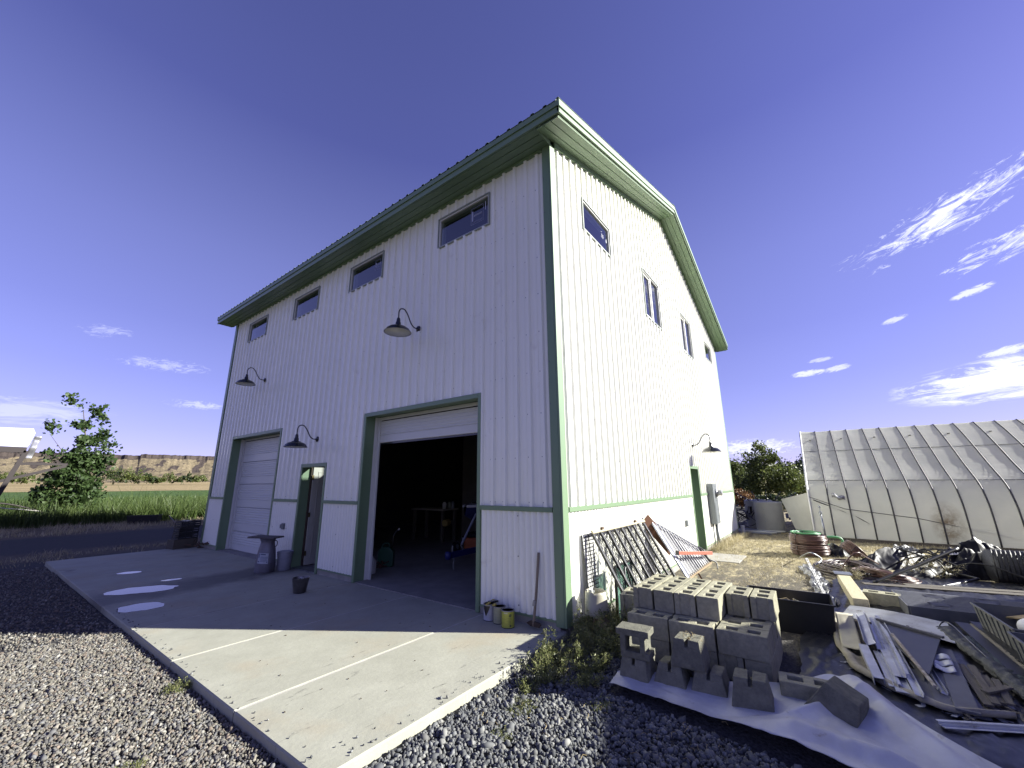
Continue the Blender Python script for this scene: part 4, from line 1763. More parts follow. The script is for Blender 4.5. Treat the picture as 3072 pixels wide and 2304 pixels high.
def coil(name, loc, R0, R1, h, turns, rp, m, label, tilt=(0, 0, 0), jit=.006, n=34, group=None):
    q = MB()
    for k in range(turns):
        r = random.uniform(R1, R0) if R1 < R0 else R0
        z = rp + (h-2*rp)*random.random()
        r = R0 - abs(z-h/2)/(h/2)*.03 - (random.random()**2)*(R0-R1)
        dx, dy = random.uniform(-jit, jit), random.uniform(-jit, jit)
        tz = random.uniform(-.012, .012)
        ph = random.uniform(0, 6.3)
        q.tube([(dx+r*math.cos(2*math.pi*i/n), dy+r*math.sin(2*math.pi*i/n), z+tz*math.sin(2*math.pi*i/n+ph)) for i in range(n)], rp, 5, closed=True)
    t = thing(name, label, 'pipe coil', loc, tilt[2], group)
    t.rotation_euler = tilt
    a = stuff(q.build('pipe_turns', m, t, smooth=True))
    q = MB()
    for k in range(3):
        an = 2*math.pi*k/3+.4
        c = Vector((math.cos(an), math.sin(an), 0))
        w = (R0-R1)/2+.02
        mid = (R0+R1)/2
        pts = [c*(mid+w*math.cos(a_)) + Vector((0, 0, h/2+(h/2+.006)*math.sin(a_))) for a_ in np.linspace(0, 2*math.pi, 12, endpoint=False)]
        q.tube(pts, .006, 4, closed=True)
    stuff(q.build('ties', M_BLACK, t))
    return t


g = 'coils of brown irrigation pipe'
zc = gh(8.0, -2.28)
coil('pipe_coil', (7.95, -2.28, zc+.02), .40, .26, .24, 62, .0105, M_HOSE, 'lower brown pipe coil of the two stacked by the greenhouse end', group=g)
coil('pipe_coil', (7.97, -2.27, zc+.265), .385, .26, .23, 58, .0105, M_HOSE, 'upper brown pipe coil of the stack, with green hose on top', group=g)
coil('garden_hose', (7.92, -2.25, zc+.50), .30, .20, .05, 9, .012, M_GRH, 'green garden hose coiled on top of the brown pipe coils', jit=.02)
coil('pipe_coil', (8.25, -3.02, gh(8.2, -3)+.02), .27, .19, .24, 46, .0105, M_HOSE, 'brown pipe coil tipped on its side beside the stacked pair', tilt=(R(48), R(-8), R(25)), group=g)


def loose_coil(name, turns, fn, rp, m, label, group=g, n=40, ns=5):
    q = MB()
    for k in range(turns):
        q.tube([fn(k, 2*math.pi*i/n) for i in range(n)], rp, ns, closed=True)
    return tag(stuff(q.build(name, m, smooth=True)), label, 'pipe coil', group)


def sprawl(k, a):
    random.seed(k*7+1)
    r = random.uniform(.36, .80)
    dx, dy, ph, ap = random.uniform(-.12, .12), random.uniform(-.10, .10), random.uniform(0, 6), random.uniform(0, .03)
    x, y = 6.15+dx+r*1.15*math.cos(a), -2.95+dy+r*.70*math.sin(a)
    return (x, y, gh(x, y)+.02+.05*random.random()+.03*math.sin(a+ph) + .03)


loose_coil('pipe_coil', 20, sprawl, .0125, M_HOSE2, 'wide loose sprawl of dark brown pipe on the ground behind the pale post')


def fan(k, a):
    random.seed(k+300)
    t = k/21
    cx, cy = 5.95 - .48*t, -3.25 - .42*t
    r = .42 - .05*t + random.uniform(-.03, .03)
    x, y = cx+r*1.1*math.cos(a), cy+r*.75*math.sin(a)
    z = gh(x, y)+.03 + .16*math.sin(math.pi*min(1, t*1.15)) * (0.55+.45*math.cos(a-2.4)) + .006*random.random()
    return (x, y, z)


loose_coil('pipe_coil', 22, fan, .0115, M_HOSE, 'slumped shiny brown pipe coil fanned out like a shell beside the dry weed', n=52, ns=6)
random.seed(99)


def spline(cs, n=8):
    out = []
    for i in range(len(cs)-1):
        p0, p1, p2, p3 = cs[max(i-1, 0)], cs[i], cs[i+1], cs[min(i+2, len(cs)-1)]
        for s_ in range(n):
            u = s_/n
            out.append(tuple(.5*((2*p1[k]) + (-p0[k]+p2[k])*u + (2*p0[k]-5*p1[k]+4*p2[k]-p3[k])*u*u + (-p0[k]+3*p1[k]-3*p2[k]+p3[k])*u**3) for k in range(3)))
    out.append(tuple(cs[-1]))
    return out


def pipe(name, cs, r, m, label, cat='pipe', n=8, group=None):
    return tag(MB().tube(spline(cs, n), r, 8).build(name, m, smooth=True), label, cat, group)


pipe('pipe_end', [(7.0, -2.1, 0), (6.5, -2.2, .12), (6.2, -2.35, .22), (6.3, -2.5, .1), (6.0, -2.4, .02)], .014, M_GALV, 'grey pipe end curling up at the left of the loose sprawl')
pipe('pipe_end', [(5.6, -2.75, -.02), (5.7, -2.95, .25), (5.8, -3.1, .34), (6.0, -3.2, .25), (6.4, -3.4, .08)], .013, M_HOSE, 'looped brown pipe arching above the loose sprawl')
pipe('black_pole', [(4.85, -3.2, 0.0), (5.35, -3.85, .26), (5.83, -4.46, .52)], .026, mat('black_poly', (.018, .018, .02), .4), 'straight black pipe slanting up over the pipe coils', 'pole')
pipe('black_pole', [(6.65, -4.3, .0), (6.35, -4.5, .02), (6.06, -4.66, .02)], .022, mat('black_poly', (.018, .018, .02), .4), 'black pipe lying behind the dry weed, far leg of a V', 'pole')
pipe('black_pole', [(6.06, -4.66, .02), (5.65, -4.35, -.01), (5.25, -4.05, -.03)], .022, mat('black_poly', (.018, .018, .02), .4), 'black pipe lying in front of the dry weed, near leg of a V', 'pole')

# roll of black mesh at the right edge
q = MB()
for k in range(26):
    x0, y0 = 6.35, -4.95
    t = k/25
    cx, cy = x0-.25*t, y0-1.3*t
    rr = .27+.006*math.sin(k*2.1)
    ax = Vector((-.19, -.98, 0)).normalized()
    s = Vector((0, 0, 1)).cross(ax)
    q.tube([Vector((cx, cy, gh(cx, cy)+.28)) + s*rr*math.cos(a)+Vector((0, 0, 1))*rr*math.sin(a) for a in np.linspace(0, 2*math.pi, 28, endpoint=False)], .008, 4, closed=True)
mr = thing('mesh_roll', 'upright-lying roll of black plastic mesh at the right edge behind the bins', 'mesh roll', (0, 0, 0))
stuff(q.build('hoops', M_BPL, mr))
q = MB().lathe([(.262, 0), (.262, 1.4)], 36, (0, 0, 0), Matrix.Translation((6.36, -4.9, gh(6.3, -5)+.28)) @ Matrix.Rotation(R(11), 4, 'Z') @ Matrix.Rotation(R(90), 4, 'X') @ Matrix.Rotation(math.pi, 4, 'X') @ Matrix.Scale(-1, 4, (0, 0, 1)))
q.build('mesh_body', mat('mesh_fabric', (.02, .022, .035), .6, 0, (.05, .052, .065), 60, 2, bump=.6, bs=120), mr, smooth=True)

# pale post with a steel plate on its far end
M_PALE = mat('weathered_pine', (.50, .45, .30), .8, 0, (.42, .37, .24), 6, 5, bump=.3, bs=30, stretch=(1, 8, 8))
ps = thing('post', 'square pale wooden post lying aslant beside the lit cinder block', 'post', (0, 0, 0))
MB().bar((4.75, -2.80, .02), (2.82, -2.925, .045), .17, .17).build('beam', M_PALE, ps, bevel=.006)
MB().bar((4.90, -2.785, .115), (4.62, -2.81, .118), .24, .012).build('end_plate', M_GALV, ps)
# perforated strap by the film
q = MB()
q = cells_solid([0, .012, .028, .04], [i*.02 for i in range(32)], [[1, 0 if j % 2 else 1, 1] for j in range(31)], 0, .003)
o = q.build('perforated_strap', mat('strap_white', (.62, .62, .60), .5))
o.matrix_world = Matrix.Translation((3.1, -2.55, -.03)) @ Matrix.Rotation(R(-50), 4, 'Z') @ Matrix.Rotation(R(62), 4, 'X')
tag(o, 'pale perforated metal strap sticking up between the film and black tub', 'metal strap')
# paving slab scrap by the lit block
o = MB().box(-.13, .13, -.2, .2, 0, .03).build('tile_offcut', mat('grey_tile', (.45, .45, .44), .7), None, bevel=.003)
o.location, o.rotation_euler = (3.95, -3.05, -.03), (R(8), 0, R(20))
tag(o, 'grey flat offcut leaning by the lit cinder block and post', 'offcut')

# black plastic tub behind the stack
def tub(name, loc, rz, L, W2, H, m, label, cat, taper=.9, wall=.006, ribs=0, parts=True):
    t = thing(name, label, cat, loc, rz)
    q = MB()
    a, b = L/2, W2/2
    a0, b0 = a*taper, b*taper
    for s_ in (0, wall):
        pass
    out = [(-a0, -b0, 0), (a0, -b0, 0), (a0, b0, 0), (-a0, b0, 0), (-a, -b, H), (a, -b, H), (a, b, H), (-a, b, H)]
    w = wall
    inn = [(-a0+w, -b0+w, w), (a0-w, -b0+w, w), (a0-w, b0-w, w), (-a0+w, b0-w, w), (-a+w, -b+w, H), (a-w, -b+w, H), (a-w, b-w, H), (-a+w, b-w, H)]
    q.add(out+inn, [(3, 2, 1, 0), (0, 1, 5, 4), (1, 2, 6, 5), (2, 3, 7, 6), (3, 0, 4, 7),
                    (8, 9, 10, 11), (9, 8, 12, 13), (10, 9, 13, 14), (11, 10, 14, 15), (8, 11, 15, 12)])
    q.build('tub_body', m, t, bevel=.004)
    q = MB()
    r = .018
    for p0, p1 in (((-a, -b), (a, -b)), ((a, -b), (a, b)), ((a, b), (-a, b)), ((-a, b), (-a, -b))):
        q.bar((p0[0]*1.015, p0[1]*1.015, H), (p1[0]*1.015, p1[1]*1.015, H), r, .016)
    q.build('rim', m, t)
    if ribs:
        q = MB()
        for i in range(ribs):
            x = -a*.8 + 2*a*.8*i/(ribs-1)
            for sy in (-1, 1):
                q.bar((x*taper, sy*b0*1.01, .02), (x, sy*b*1.01, H-.02), .012, .01)
        stuff(q.build('ribs', m, t))
    return t


M_TUB = mat('black_tub_plastic', (.010, .011, .013), .45, 0, (.016, .016, .018), 8, spec=.4)
tb = tub('storage_tub', (1.72, -2.19, -.075), R(90+3), .88, .56, .37, M_TUB, 'large open black plastic tub right behind the block stack', 'tub', .93)
o = MB().box(-.16, .16, -.1, .1, 0, .012).build('cardboard', mat('brown_card', (.33, .26, .15), .85), None)
o.location, o.rotation_euler = (1.78, -2.18, .17), (R(38), R(18), R(30))
tag(o, 'piece of tan cardboard leaning inside the black tub', 'cardboard')
o = MB().box(-.1, .1, -.07, .07, 0, .004).build('glass_offcut', M_GLASS, None)
o.location, o.rotation_euler = (1.66, -2.34, .2), (R(55), R(-10), R(60))
tag(o, 'small pane of glass leaning inside the black tub', 'glass pane')

# ribbed raft with round holes
M_RAFT = mat('grey_raft', (.12, .125, .15), .55, 0, (.075, .08, .095), 4, 5, bump=.3, bs=120, stretch=(12, 1, 1))
rf = thing('float_raft', 'ribbed dark grey float board with round holes in front of the pipe coils', 'float board', (3.33, -4.25, 0), R(4))
N = 26
xs = np.linspace(-.46, .46, N)
holes = [(-.23, .55), (.23, .50), (-.23, .05), (.23, .0), (-.23, -.45), (.23, -.5)]
q = MB()
ny = 44
ysr = np.linspace(-.9, .88, ny)
for i in range(N-1):
    for j in range(ny-1):
        cx, cy = (xs[i]+xs[i+1])/2, (ysr[j]+ysr[j+1])/2
        if any(math.hypot((cx-hx), (cy-hy)) < .10 for hx, hy in holes):
            continue
        zt = .125 + (.004 if i % 2 else 0)
        q.add([(xs[i], ysr[j], zt), (xs[i+1], ysr[j], zt), (xs[i+1], ysr[j+1], zt), (xs[i], ysr[j+1], zt)], [(0, 1, 2, 3)])
q.build('deck', M_RAFT, rf)
for hx, hy in holes:
    MB().lathe([(.115, .129), (.10, .128), (.098, .02)], 20, (hx, hy, 0)).build('hole_rim', M_TUB, rf, smooth='auto')
q = MB()
q.box(-.462, .462, .88, .90, -.02, .124).box(-.462, .462, -.92, -.90, -.02, .124).box(-.48, -.462, -.9, .88, -.02, .124).box(.462, .48, -.9, .88, -.02, .124)
q.build('skirt', M_RAFT, rf)
# dark boards behind the raft
for x0, y0, x1, y1, lab in ((4.75, -3.05, 5.2, -5.2, 'dark weathered board lying behind the float board, nearer one'), (5.05, -3.6, 5.45, -5.3, 'dark weathered board lying behind the float board, farther one')):
    o = MB().bar((x0, y0, gh(x0, y0)+.035), (x1, y1, gh(x1, y1)+.04), .16, .045).build('board', mat('grey_board', (.12, .105, .085), .85, 0, (.07, .06, .05), 8, stretch=(6, 1, 6)), None, bevel=.003)
    tag(o, lab, 'board', 'dark boards behind the float board')

# grey totes at the right edge
M_TOTE = mat('grey_tote', (.10, .105, .10), .5, 0, (.14, .14, .13), 5)
tt = tub('tote_bin', (2.0, -4.26, -.07), R(4), 1.02, .62, .37, M_TOTE, 'grey ribbed tote bin at the right edge, larger and farther one', 'tote bin', .86, ribs=7)
tt2 = tub('tote_bin', (1.02, -4.22, -.07), R(2), .72, .56, .36, M_TOTE, 'grey tote bin at the right edge, nearer one', 'tote bin', .86, ribs=5)
q = MB()
q.add(*[(lambda V, F: ([tuple(v) for v in V], [tuple(f) for f in F]))(ICO_V, ICO_F)][0])
o = q.build('foam_lump', mat('white_foam', (.78, .78, .78), .8), None, smooth=True)
md = o.modifiers.new('round', 'SUBSURF')
md.levels = md.render_levels = 2
o.scale = (.16, .14, .12)
o.location = (1.88, -4.2, .24)
tag(o, 'white rounded lump lying in the larger grey tote', 'foam lump')
o = MB().box(-.2, .2, -.12, .12, 0, .012).build('cardboard', mat('brown_card', (.33, .26, .15), .85), None)
o.location, o.rotation_euler = (2.3, -4.3, .26), (R(-14), R(12), R(10))
tag(o, 'piece of tan cardboard inside the larger grey tote', 'cardboard')

# ---------------------------------------------------------------- scrap pile
M_CANV = mat('cream_canvas', (.42, .39, .30), .8, 0, (.30, .27, .20), 4, 5, bump=.3, bs=30, dirt=((.16, .13, .09), 3, .5, .75))
M_ALU = mat('scrap_aluminium', (.52, .54, .60), .32, .55, (.35, .36, .42), 6, 4, bump=.15, bs=30, dirt=((.12, .11, .10), 7, .6, .8))
M_WPNT = mat('white_painted_trim', (.60, .62, .66), .4, .1, (.45, .45, .46), 5, 4, dirt=((.14, .12, .10), 6, .58, .72))
M_DPAN = mat('charcoal_panel', (.040, .042, .050), .45, 0, (.055, .056, .062), 3, bump=.1, bs=60)
M_GRYP = mat('grey_panel', (.14, .145, .16), .6, 0, (.10, .10, .105), 4, 4, bump=.2, bs=40)
M_SLAT = mat('grey_wood_slat', (.17, .15, .12), .85, 0, (.10, .09, .075), 5, 5, bump=.5, bs=50, stretch=(1, 10, 10))

# canvas under the pile, its near edge rolled up
ce_lo = [(2.35, -2.62), (1.8, -2.60), (1.2, -2.60), (.85, -2.66), (.5, -2.72), (.15, -2.98), (-.02, -3.25), (.08, -3.6)]
ce_hi = [(2.45, -2.95), (2.0, -3.2), (1.7, -3.4), (1.4, -3.5), (1.1, -3.55), (.9, -3.6), (.7, -3.62), (.6, -3.7)]


def canvas_pt(u, v):  # lies on the cloth
    a, b = lerp_c(ce_lo, u), lerp_c(ce_hi, u)
    x, y = a[0]+(b[0]-a[0])*v, a[1]+(b[1]-a[1])*v
    roll = .07*math.exp(-((v-.05)/.05)**2)*(.4+.6*sst(.3, .7, u))
    z = .02 + .015*fbm(u*9, v*5, 2.) + roll + .03*max(0, ridged(u*4, v*3, 6., 2)-.9)
    return (x - roll*.4, y, gh(x, y)+.03+z)


o = MB().grid(canvas_pt, 90, 30).build('canvas_sheet', M_CANV, smooth=True, sol=.004)
tag(o, 'dirty cream canvas sheet rolled at its edge under the scrap metal', 'canvas')
# pale corner flap of the canvas standing up at the back left
o = MB().grid(lambda u, v: (2.02-1.0*u-.08*v, -2.635-.02*u-.165*v, .02+.09*(1-u)+.02*v+.006*fbm(u*5, v*4, 1.)), 14, 8).build('card_flap', mat('cream_board', (.55, .52, .38), .8, 0, (.45, .42, .32), 4), None, smooth=True, sol=.004)
tag(o, 'sunlit cream board propped at the left end of the scrap pile', 'board')
# ribbed translucent sheet at the back
def ribbed(u, v):
    x = 2.78 - .35*u - .62*v*.0
    a = Vector((2.80, -2.80)); b = Vector((2.52, -3.68)); c = Vector((2.16, -2.68)); d = Vector((1.72, -3.60))
    p = (a*(1-u)+b*u)*(1-v)+(c*(1-u)+d*u)*v
    return (p.x, p.y, .035+.008*math.sin(v*24*math.pi)+.02*math.sin(u*3))


o = MB().grid(ribbed, 10, 150).build('ribbed_sheet', M_WPNT, smooth=True)
tag(o, 'ribbed pale blue-white sheet lying flat at the back of the scrap pile', 'ribbed sheet')


def chan(p, q_, w, h, t, m, name, label, kind='C', roll=0., group='scrap metal trim in the pile'):
    if kind == 'C':
        prof = [(-w/2, 0), (w/2, 0), (w/2, h), (w/2-t, h), (w/2-t, t), (-w/2+t, t), (-w/2+t, h), (-w/2, h)]
    elif kind == 'L':
        prof = [(-w/2, 0), (w/2, 0), (w/2, t), (-w/2+t, t), (-w/2+t, h), (-w/2, h)]
    elif kind == 'J':
        prof = [(-w/2, 0), (w/2, 0), (w/2, t), (0, t), (0, t+.012), (-t, t+.012), (-t, t), (-w/2+t, t), (-w/2+t, h), (-w/2-.02, h), (-w/2-.02, h-t), (-w/2, h-t)]
    c, s = math.cos(roll), math.sin(roll)
    prof = [(a*c-b*s, a*s+b*c) for a, b in prof]
    o = MB().extr(prof, p, q_).build(name, m)
    return tag(o, label, 'metal trim', group)


chan((1.93, -2.89, .13), (.93, -2.90, .11), .085, .05, .004, M_ALU, 'metal_channel', 'bright sunlit metal channel on top of the pile, nearest the cream board', 'C', R(-25))
chan((1.96, -2.83, .06), (1.15, -2.84, .05), .05, .03, .004, M_SLAT, 'metal_channel', 'dull dark channel left of the bright sunlit one', 'C')
chan((.93, -2.83, .10), (.22, -2.88, .055), .07, .06, .004, M_WPNT, 'metal_channel', 'short white box trim below the bright channel, at the near left', 'C', R(180))
chan((2.02, -2.99, .10), (.30, -3.03, .07), .075, .035, .004, M_WPNT, 'metal_trim', 'long white J-shaped trim running the length of the pile', 'J')
chan((2.0, -3.03, .13), (.02, -3.10, .05), .05, .03, .004, M_WPNT, 'metal_trim', 'long pale blue trim lying against the charcoal panel', 'L', R(15))
chan((.95, -2.93, .05), (.16, -2.965, .03), .06, .03, .004, M_WPNT, 'metal_trim', 'pale trim between the short box trim and the long trims', 'J')
chan((.90, -2.985, .05), (.08, -3.02, .03), .10, .02, .004, M_WPNT, 'metal_trim', 'wide flat white trim with dark mould near the front of the pile', 'L')
chan((1.75, -2.945, .09), (.95, -2.96, .07), .06, .03, .004, M_ALU, 'metal_trim', 'grey aluminium trim between the bright channel and the long trims', 'C')
random.seed(31)
for k in range(16):
    x0, x1 = random.uniform(1.3, 2.1), random.uniform(.15, 1.0)
    y0 = random.uniform(-3.35, -2.85)
    z0 = random.uniform(.02, .06)
    chan((x0, y0, z0+.02), (x1, y0+random.uniform(-.12, .05), z0-.01), random.uniform(.03, .08), random.uniform(.015, .03), .003, random.choice([M_WPNT, M_ALU, M_GRYP, M_SLAT, M_WPNT]), 'metal_trim',
         'narrow bent strip lying low among the other trims in the scrap pile', random.choice('CLJ'), random.uniform(-.5, .5), group='low strips in the scrap pile')
# charcoal panel: a triangle seen standing on the pile
pv = [(1.78, -3.03, .12), (1.42, -3.46, .13), (.36, -3.215, .10), (1.1, -3.06, .10)]
q = MB()
q.add([Vector(p) for p in pv]+[Vector(p)+Vector((0, 0, .012)) for p in pv], [(3, 2, 1, 0), (4, 5, 6, 7), (0, 1, 5, 4), (1, 2, 6, 5), (2, 3, 7, 6), (3, 0, 4, 7)])
tag(q.build('charcoal_panel', M_DPAN), 'dark charcoal panel lying tilted across the middle of the scrap pile', 'panel')
o = MB().bar((1.80, -3.01, .145), (1.40, -3.48, .155), .03, .02).build('panel_lip', M_GRYP)
tag(o, 'narrow dark folded strip along the back edge of the charcoal panel', 'strip')
o = MB().bar((1.24, -3.085, .155), (.15, -3.215, .10), .022, .016).build('stick', mat('peeling_white', (.50, .46, .38), .8, 0, (.25, .2, .15), 20))
tag(o, 'thin peeling white stick lying on the charcoal panel', 'stick')
# grey planks towards the front
for k, (p0, p1, w, lab) in enumerate([((1.30, -3.44, .075), (-.04, -3.345, .035), .13, 'wide smooth grey plank at the front of the pile, rightmost'),
                                      ((.75, -3.27, .055), (.02, -3.245, .02), .12, 'grey plank left of the widest one, under the charcoal panel tip'),
                                      ((.62, -3.15, .05), (.05, -3.14, .015), .10, 'short grey plank below the thin white stick'),
                                      ((.74, -3.385, .03), (.0, -3.42, .0), .09, 'dark grey plank half hidden under the widest one')]):
    o = MB().bar(p0, p1, w, .016).build('plank', M_GRYP, None, bevel=.002)
    tag(o, lab, 'plank', 'grey planks in the scrap pile')
# curled white vinyl pieces between
for k, (x, y, z, r) in enumerate([(.95, -3.36, .10, .1), (.82, -3.35, .09, .3), (.70, -3.34, .08, .2)]):
    o = MB().grid(lambda u, v: (x-.06+.13*u, y-.08+.13*v, z+.015*math.sin(u*3.1)+.012*math.sin(v*6+k)), 8, 8).build('vinyl_offcut', M_WPNT, None, smooth=True, sol=.002)
    tag(o, ['upper', 'middle', 'lower'][k] + ' curled white offcut below the charcoal panel', 'offcut', 'curled white offcuts')
# weathered slats at the right of the pile
sl_ = [((1.0, -3.50, .05), (.22, -3.50, .02), .055), ((.95, -3.56, .07), (.25, -3.545, .03), .05), ((.80, -3.60, .05), (.32, -3.585, .02), .05),
       ((.72, -3.65, .06), (.30, -3.63, .03), .045), ((.60, -3.70, .06), (.38, -3.52, .06), .05)]
nm = ['leftmost', 'second', 'third', 'fourth']
for k, (p0, p1, w) in enumerate(sl_):
    o = MB().bar(p0, p1, w, .014).build('slat', M_SLAT, None)
    tag(o, (nm[k]+' weathered wooden slat from the left at the right end of the pile') if k < 4 else 'weathered wooden slat lying across the other slats', 'slat', 'weathered slats')
# torn edges and crumbs
q = MB()
for i in range(150):
    t = random.random()
    c = lerp_c(ce_lo, .45+.55*t)
    x, y = c[0]+random.uniform(-.04, .3), c[1]+random.uniform(-.15, .05)
    z = gh(x, y)+.03+random.random()*.03
    a, b = random.uniform(.01, .045), random.uniform(.006, .02)
    an = random.uniform(0, 3.1)
    mt = Matrix.Translation((x, y, z)) @ Matrix.Rotation(an, 4, 'Z') @ Matrix.Rotation(random.uniform(-.5, .5), 4, 'X')
    q.box(-a, a, -b, b, 0, .003, mt)
tag(stuff(q.build('scrap_crumbs', M_WPNT)), 'small torn white crumbs and chips scattered along the front of the pile', 'debris')
q = MB()
for i in range(120):
    x, y = random.uniform(-.1, 1.2), random.uniform(-3.85, -3.3)
    z = gh(x, y)+.03+random.random()*.05
    a, b = random.uniform(.02, .09), random.uniform(.005, .015)
    mt = Matrix.Translation((x, y, z)) @ Matrix.Rotation(random.gauss(0, .5), 4, 'Z') @ Matrix.Rotation(random.uniform(-.3, .3), 4, 'Y')
    q.box(-a, a, -b, b, 0, .004, mt)
tag(stuff(q.build('wood_splinters', M_SLAT)), 'grey wood splinters among the slats at the right end of the pile', 'debris')

# rolled netting and bristly trays to the right
def roll_net(name, p, q_, r, m, label, n=60, fuzz=.35):
    p, q_ = Vector(p), Vector(q_)
    d = (q_-p).normalized()
    s = d.cross(Vector((0, 0, 1))).normalized()
    u = s.cross(d)

    def fn(a, b):
        an = b*2*math.pi
        k = 1+fuzz*noise.noise((a*10, math.cos(an)*1.5, math.sin(an)*1.5))+.08*math.sin(a*90+an*3)
        pp = p+(q_-p)*a + s*math.cos(an)*r*1.25*k + u*max(-.9, math.sin(an))*r*.75*k
        return pp
    return tag(MB().grid(fn, n, 20).build(name, m, smooth=False), label, 'netting roll')


M_NET = mat('dark_netting', (.014, .018, .018), .55, 0, (.045, .05, .05), 90, 3, .45, .6, bump=.8, bs=160)
roll_net('netting_roll', (2.25, -3.62, .03), (.35, -3.83, .03), .06, M_NET, 'long roll of dark netting lying right of the scrap pile, first from it', 110)
roll_net('netting_roll', (2.0, -3.72, .02), (.15, -3.92, .02), .055, mat('green_netting', (.02, .04, .035), .55, 0, (.05, .07, .06), 90, 3, .45, .6, bump=.8, bs=160), 'roll of dark green netting beside the first roll', 110)
pipe('cable_loop', [(2.2, -3.55, .03), (2.28, -3.6, .09), (2.2, -3.66, .11), (1.6, -3.7, .09), (1.2, -3.74, .06)], .006, M_BLACK, 'thin black cord looped over the end of the netting roll', 'cord')


def bristle(name, p, q_, w, label):
    t = thing(name, label, 'brush strip', (0, 0, 0))
    MB().bar(p, q_, w, .03).build('back', M_TUB, t)
    qq = MB()
    P_, Q_ = Vector(p), Vector(q_)
    d = (Q_-P_)
    s = d.normalized().cross(Vector((0, 0, 1)))
    nn = 110
    for i in range(nn):
        c = P_+d*(i+.5)/nn
        j = random.uniform(-.006, .006)
        for sg in (1,):
            a = c + s*(w/2*-1) + Vector((0, 0, .005))
            b = a - s*(.035+j) + Vector((0, 0, .012+j))
            qq.bar(a, b, .008, .004)
    stuff(qq.build('bristles', mat('pale_bristle', (.33, .30, .23), .8), t))
    return t


bristle('brush_strip', (2.55, -3.80, .05), (.95, -3.86, .05), .11, 'long brush strip with pale bristles along one edge, nearer the pile')
bristle('brush_strip', (2.62, -3.94, .06), (.9, -4.02, .06), .12, 'long brush strip with pale bristles, the one against the totes')
o = chan((-.30, -3.16, .0), (.02, -3.75, .0), .055, .02, .003, M_WPNT, 'metal_trim', 'single pale strip of trim lying alone on the black cloth at lower right', 'J', group=None)

# ---------------------------------------------------------------- things leaning on the gable wall
M_RACKB = mat('black_rack', (.012, .012, .014), .4, spec=.5)
rk = thing('leaning_rack', 'black slatted gate with mesh backing leaning against the sunlit wall', 'gate', (0, 0, 0))
def rp_(x, s, off=0.0):   # s: 0 top ... 1 foot
    y = -.10 - .60*s
    z = 1.0 - 1.08*s
    n = Vector((0, -1.08, -.60)).normalized()*-1
    nrm = Vector((0, -.874, .486))
    return Vector((x, y, z)) + nrm*off
x0r, x1r, nb = .60, 2.60, 9
for k in range(nb):
    x = x0r + (x1r-x0r)*k/(nb-1)
    MB().bar(rp_(x, .0, .02), rp_(x, 1., .02), .045, .035, upv=(0, -.874, .486)).build('slat', M_RACKB, rk, bevel=.003)
MB().bar(rp_(x0r-.05, .0, .045), rp_(x1r+.03, .0, .045), .05, .022, upv=(0, -.874, .486)).build('top_rail', M_PALE, rk, bevel=.003)
MB().bar(rp_(x0r-.05, 1., .0), rp_(x1r+.03, 1., .0), .045, .03, upv=(0, -.874, .486)).build('bottom_rail', M_RACKB, rk)
for x in (.85, 2.15):
    MB().bar(rp_(x-.03, -.015, .07), rp_(x+.03, -.015, .07), .03, .03).build('bracket', mat('rusty_iron', (.10, .06, .035), .8), rk)
q = MB()
nd_ = 34
for k in range(-12, 46):
    for sg in (1, -1):
        pts = []
        xs0 = x0r + k*.06
        a = (xs0, 0.0) if sg == 1 else (xs0, 0.0)
        # diagonal wires clipped to the panel
        s0, s1 = 0.02, .98
        xa, xb = xs0, xs0 + sg*.62*1.2
        lo, hi = x0r, x1r
        def clip(xa, xb, s0, s1):
            if xa > xb:
                xa, xb, s0, s1 = xb, xa, s1, s0
            if xb < lo or xa > hi: return None
            if xa < lo: s0 = s0+(s1-s0)*(lo-xa)/(xb-xa); xa = lo
            if xb > hi: s1 = s0+(s1-s0)*(hi-xa)/(xb-xa); xb = hi
            return xa, xb, s0, s1
        r = clip(xa, xb, s0, s1)
        if r and abs(r[1]-r[0]) > .02:
            q.bar(rp_(r[0], r[2], -.005), rp_(r[1], r[3], -.005), .006, .005)
stuff(q.build('mesh', M_RACKB, rk))

# zigzag-patterned mat hanging beside it
q = MB()
for r_ in range(22):
    z0 = -.02 + r_*.046
    for c_ in range(8):
        x = .44 + c_*.038 + (.012 if r_ % 2 else 0)
        y = -.045-.10*(1-z0)
        q.bar((x, y, z0), (x+.020, y-.008, z0+.018), .005, .004)
        q.bar((x+.020, y-.008, z0+.018), (x+.038, y, z0+.004), .005, .004)
zm = thing('tread_sheet', 'bright sheet with a dark zigzag tread pattern standing beside the black gate', 'tread sheet', (0, 0, 0))
MB().grid(lambda u, v: (.42+.34*u, -.035-.10*(1-v*1.0)-.0, -.07+1.06*v+.01*math.sin(u*8)), 8, 12).build('sheet', mat('pale_tread', (.66, .66, .64), .4, .2), zm, smooth=True)
stuff(q.build('treads', M_RACKB, zm))
MB().tube([(.43, -.15, -.06), (.425, -.09, .5), (.43, -.045, .99)], .008, 6).build('edging', M_RACKB, zm)
MB().tube([(.60, -.16, -.06), (.59, -.10, .5), (.60, -.055, .99)], .007, 6).build('edging', M_RACKB, zm)
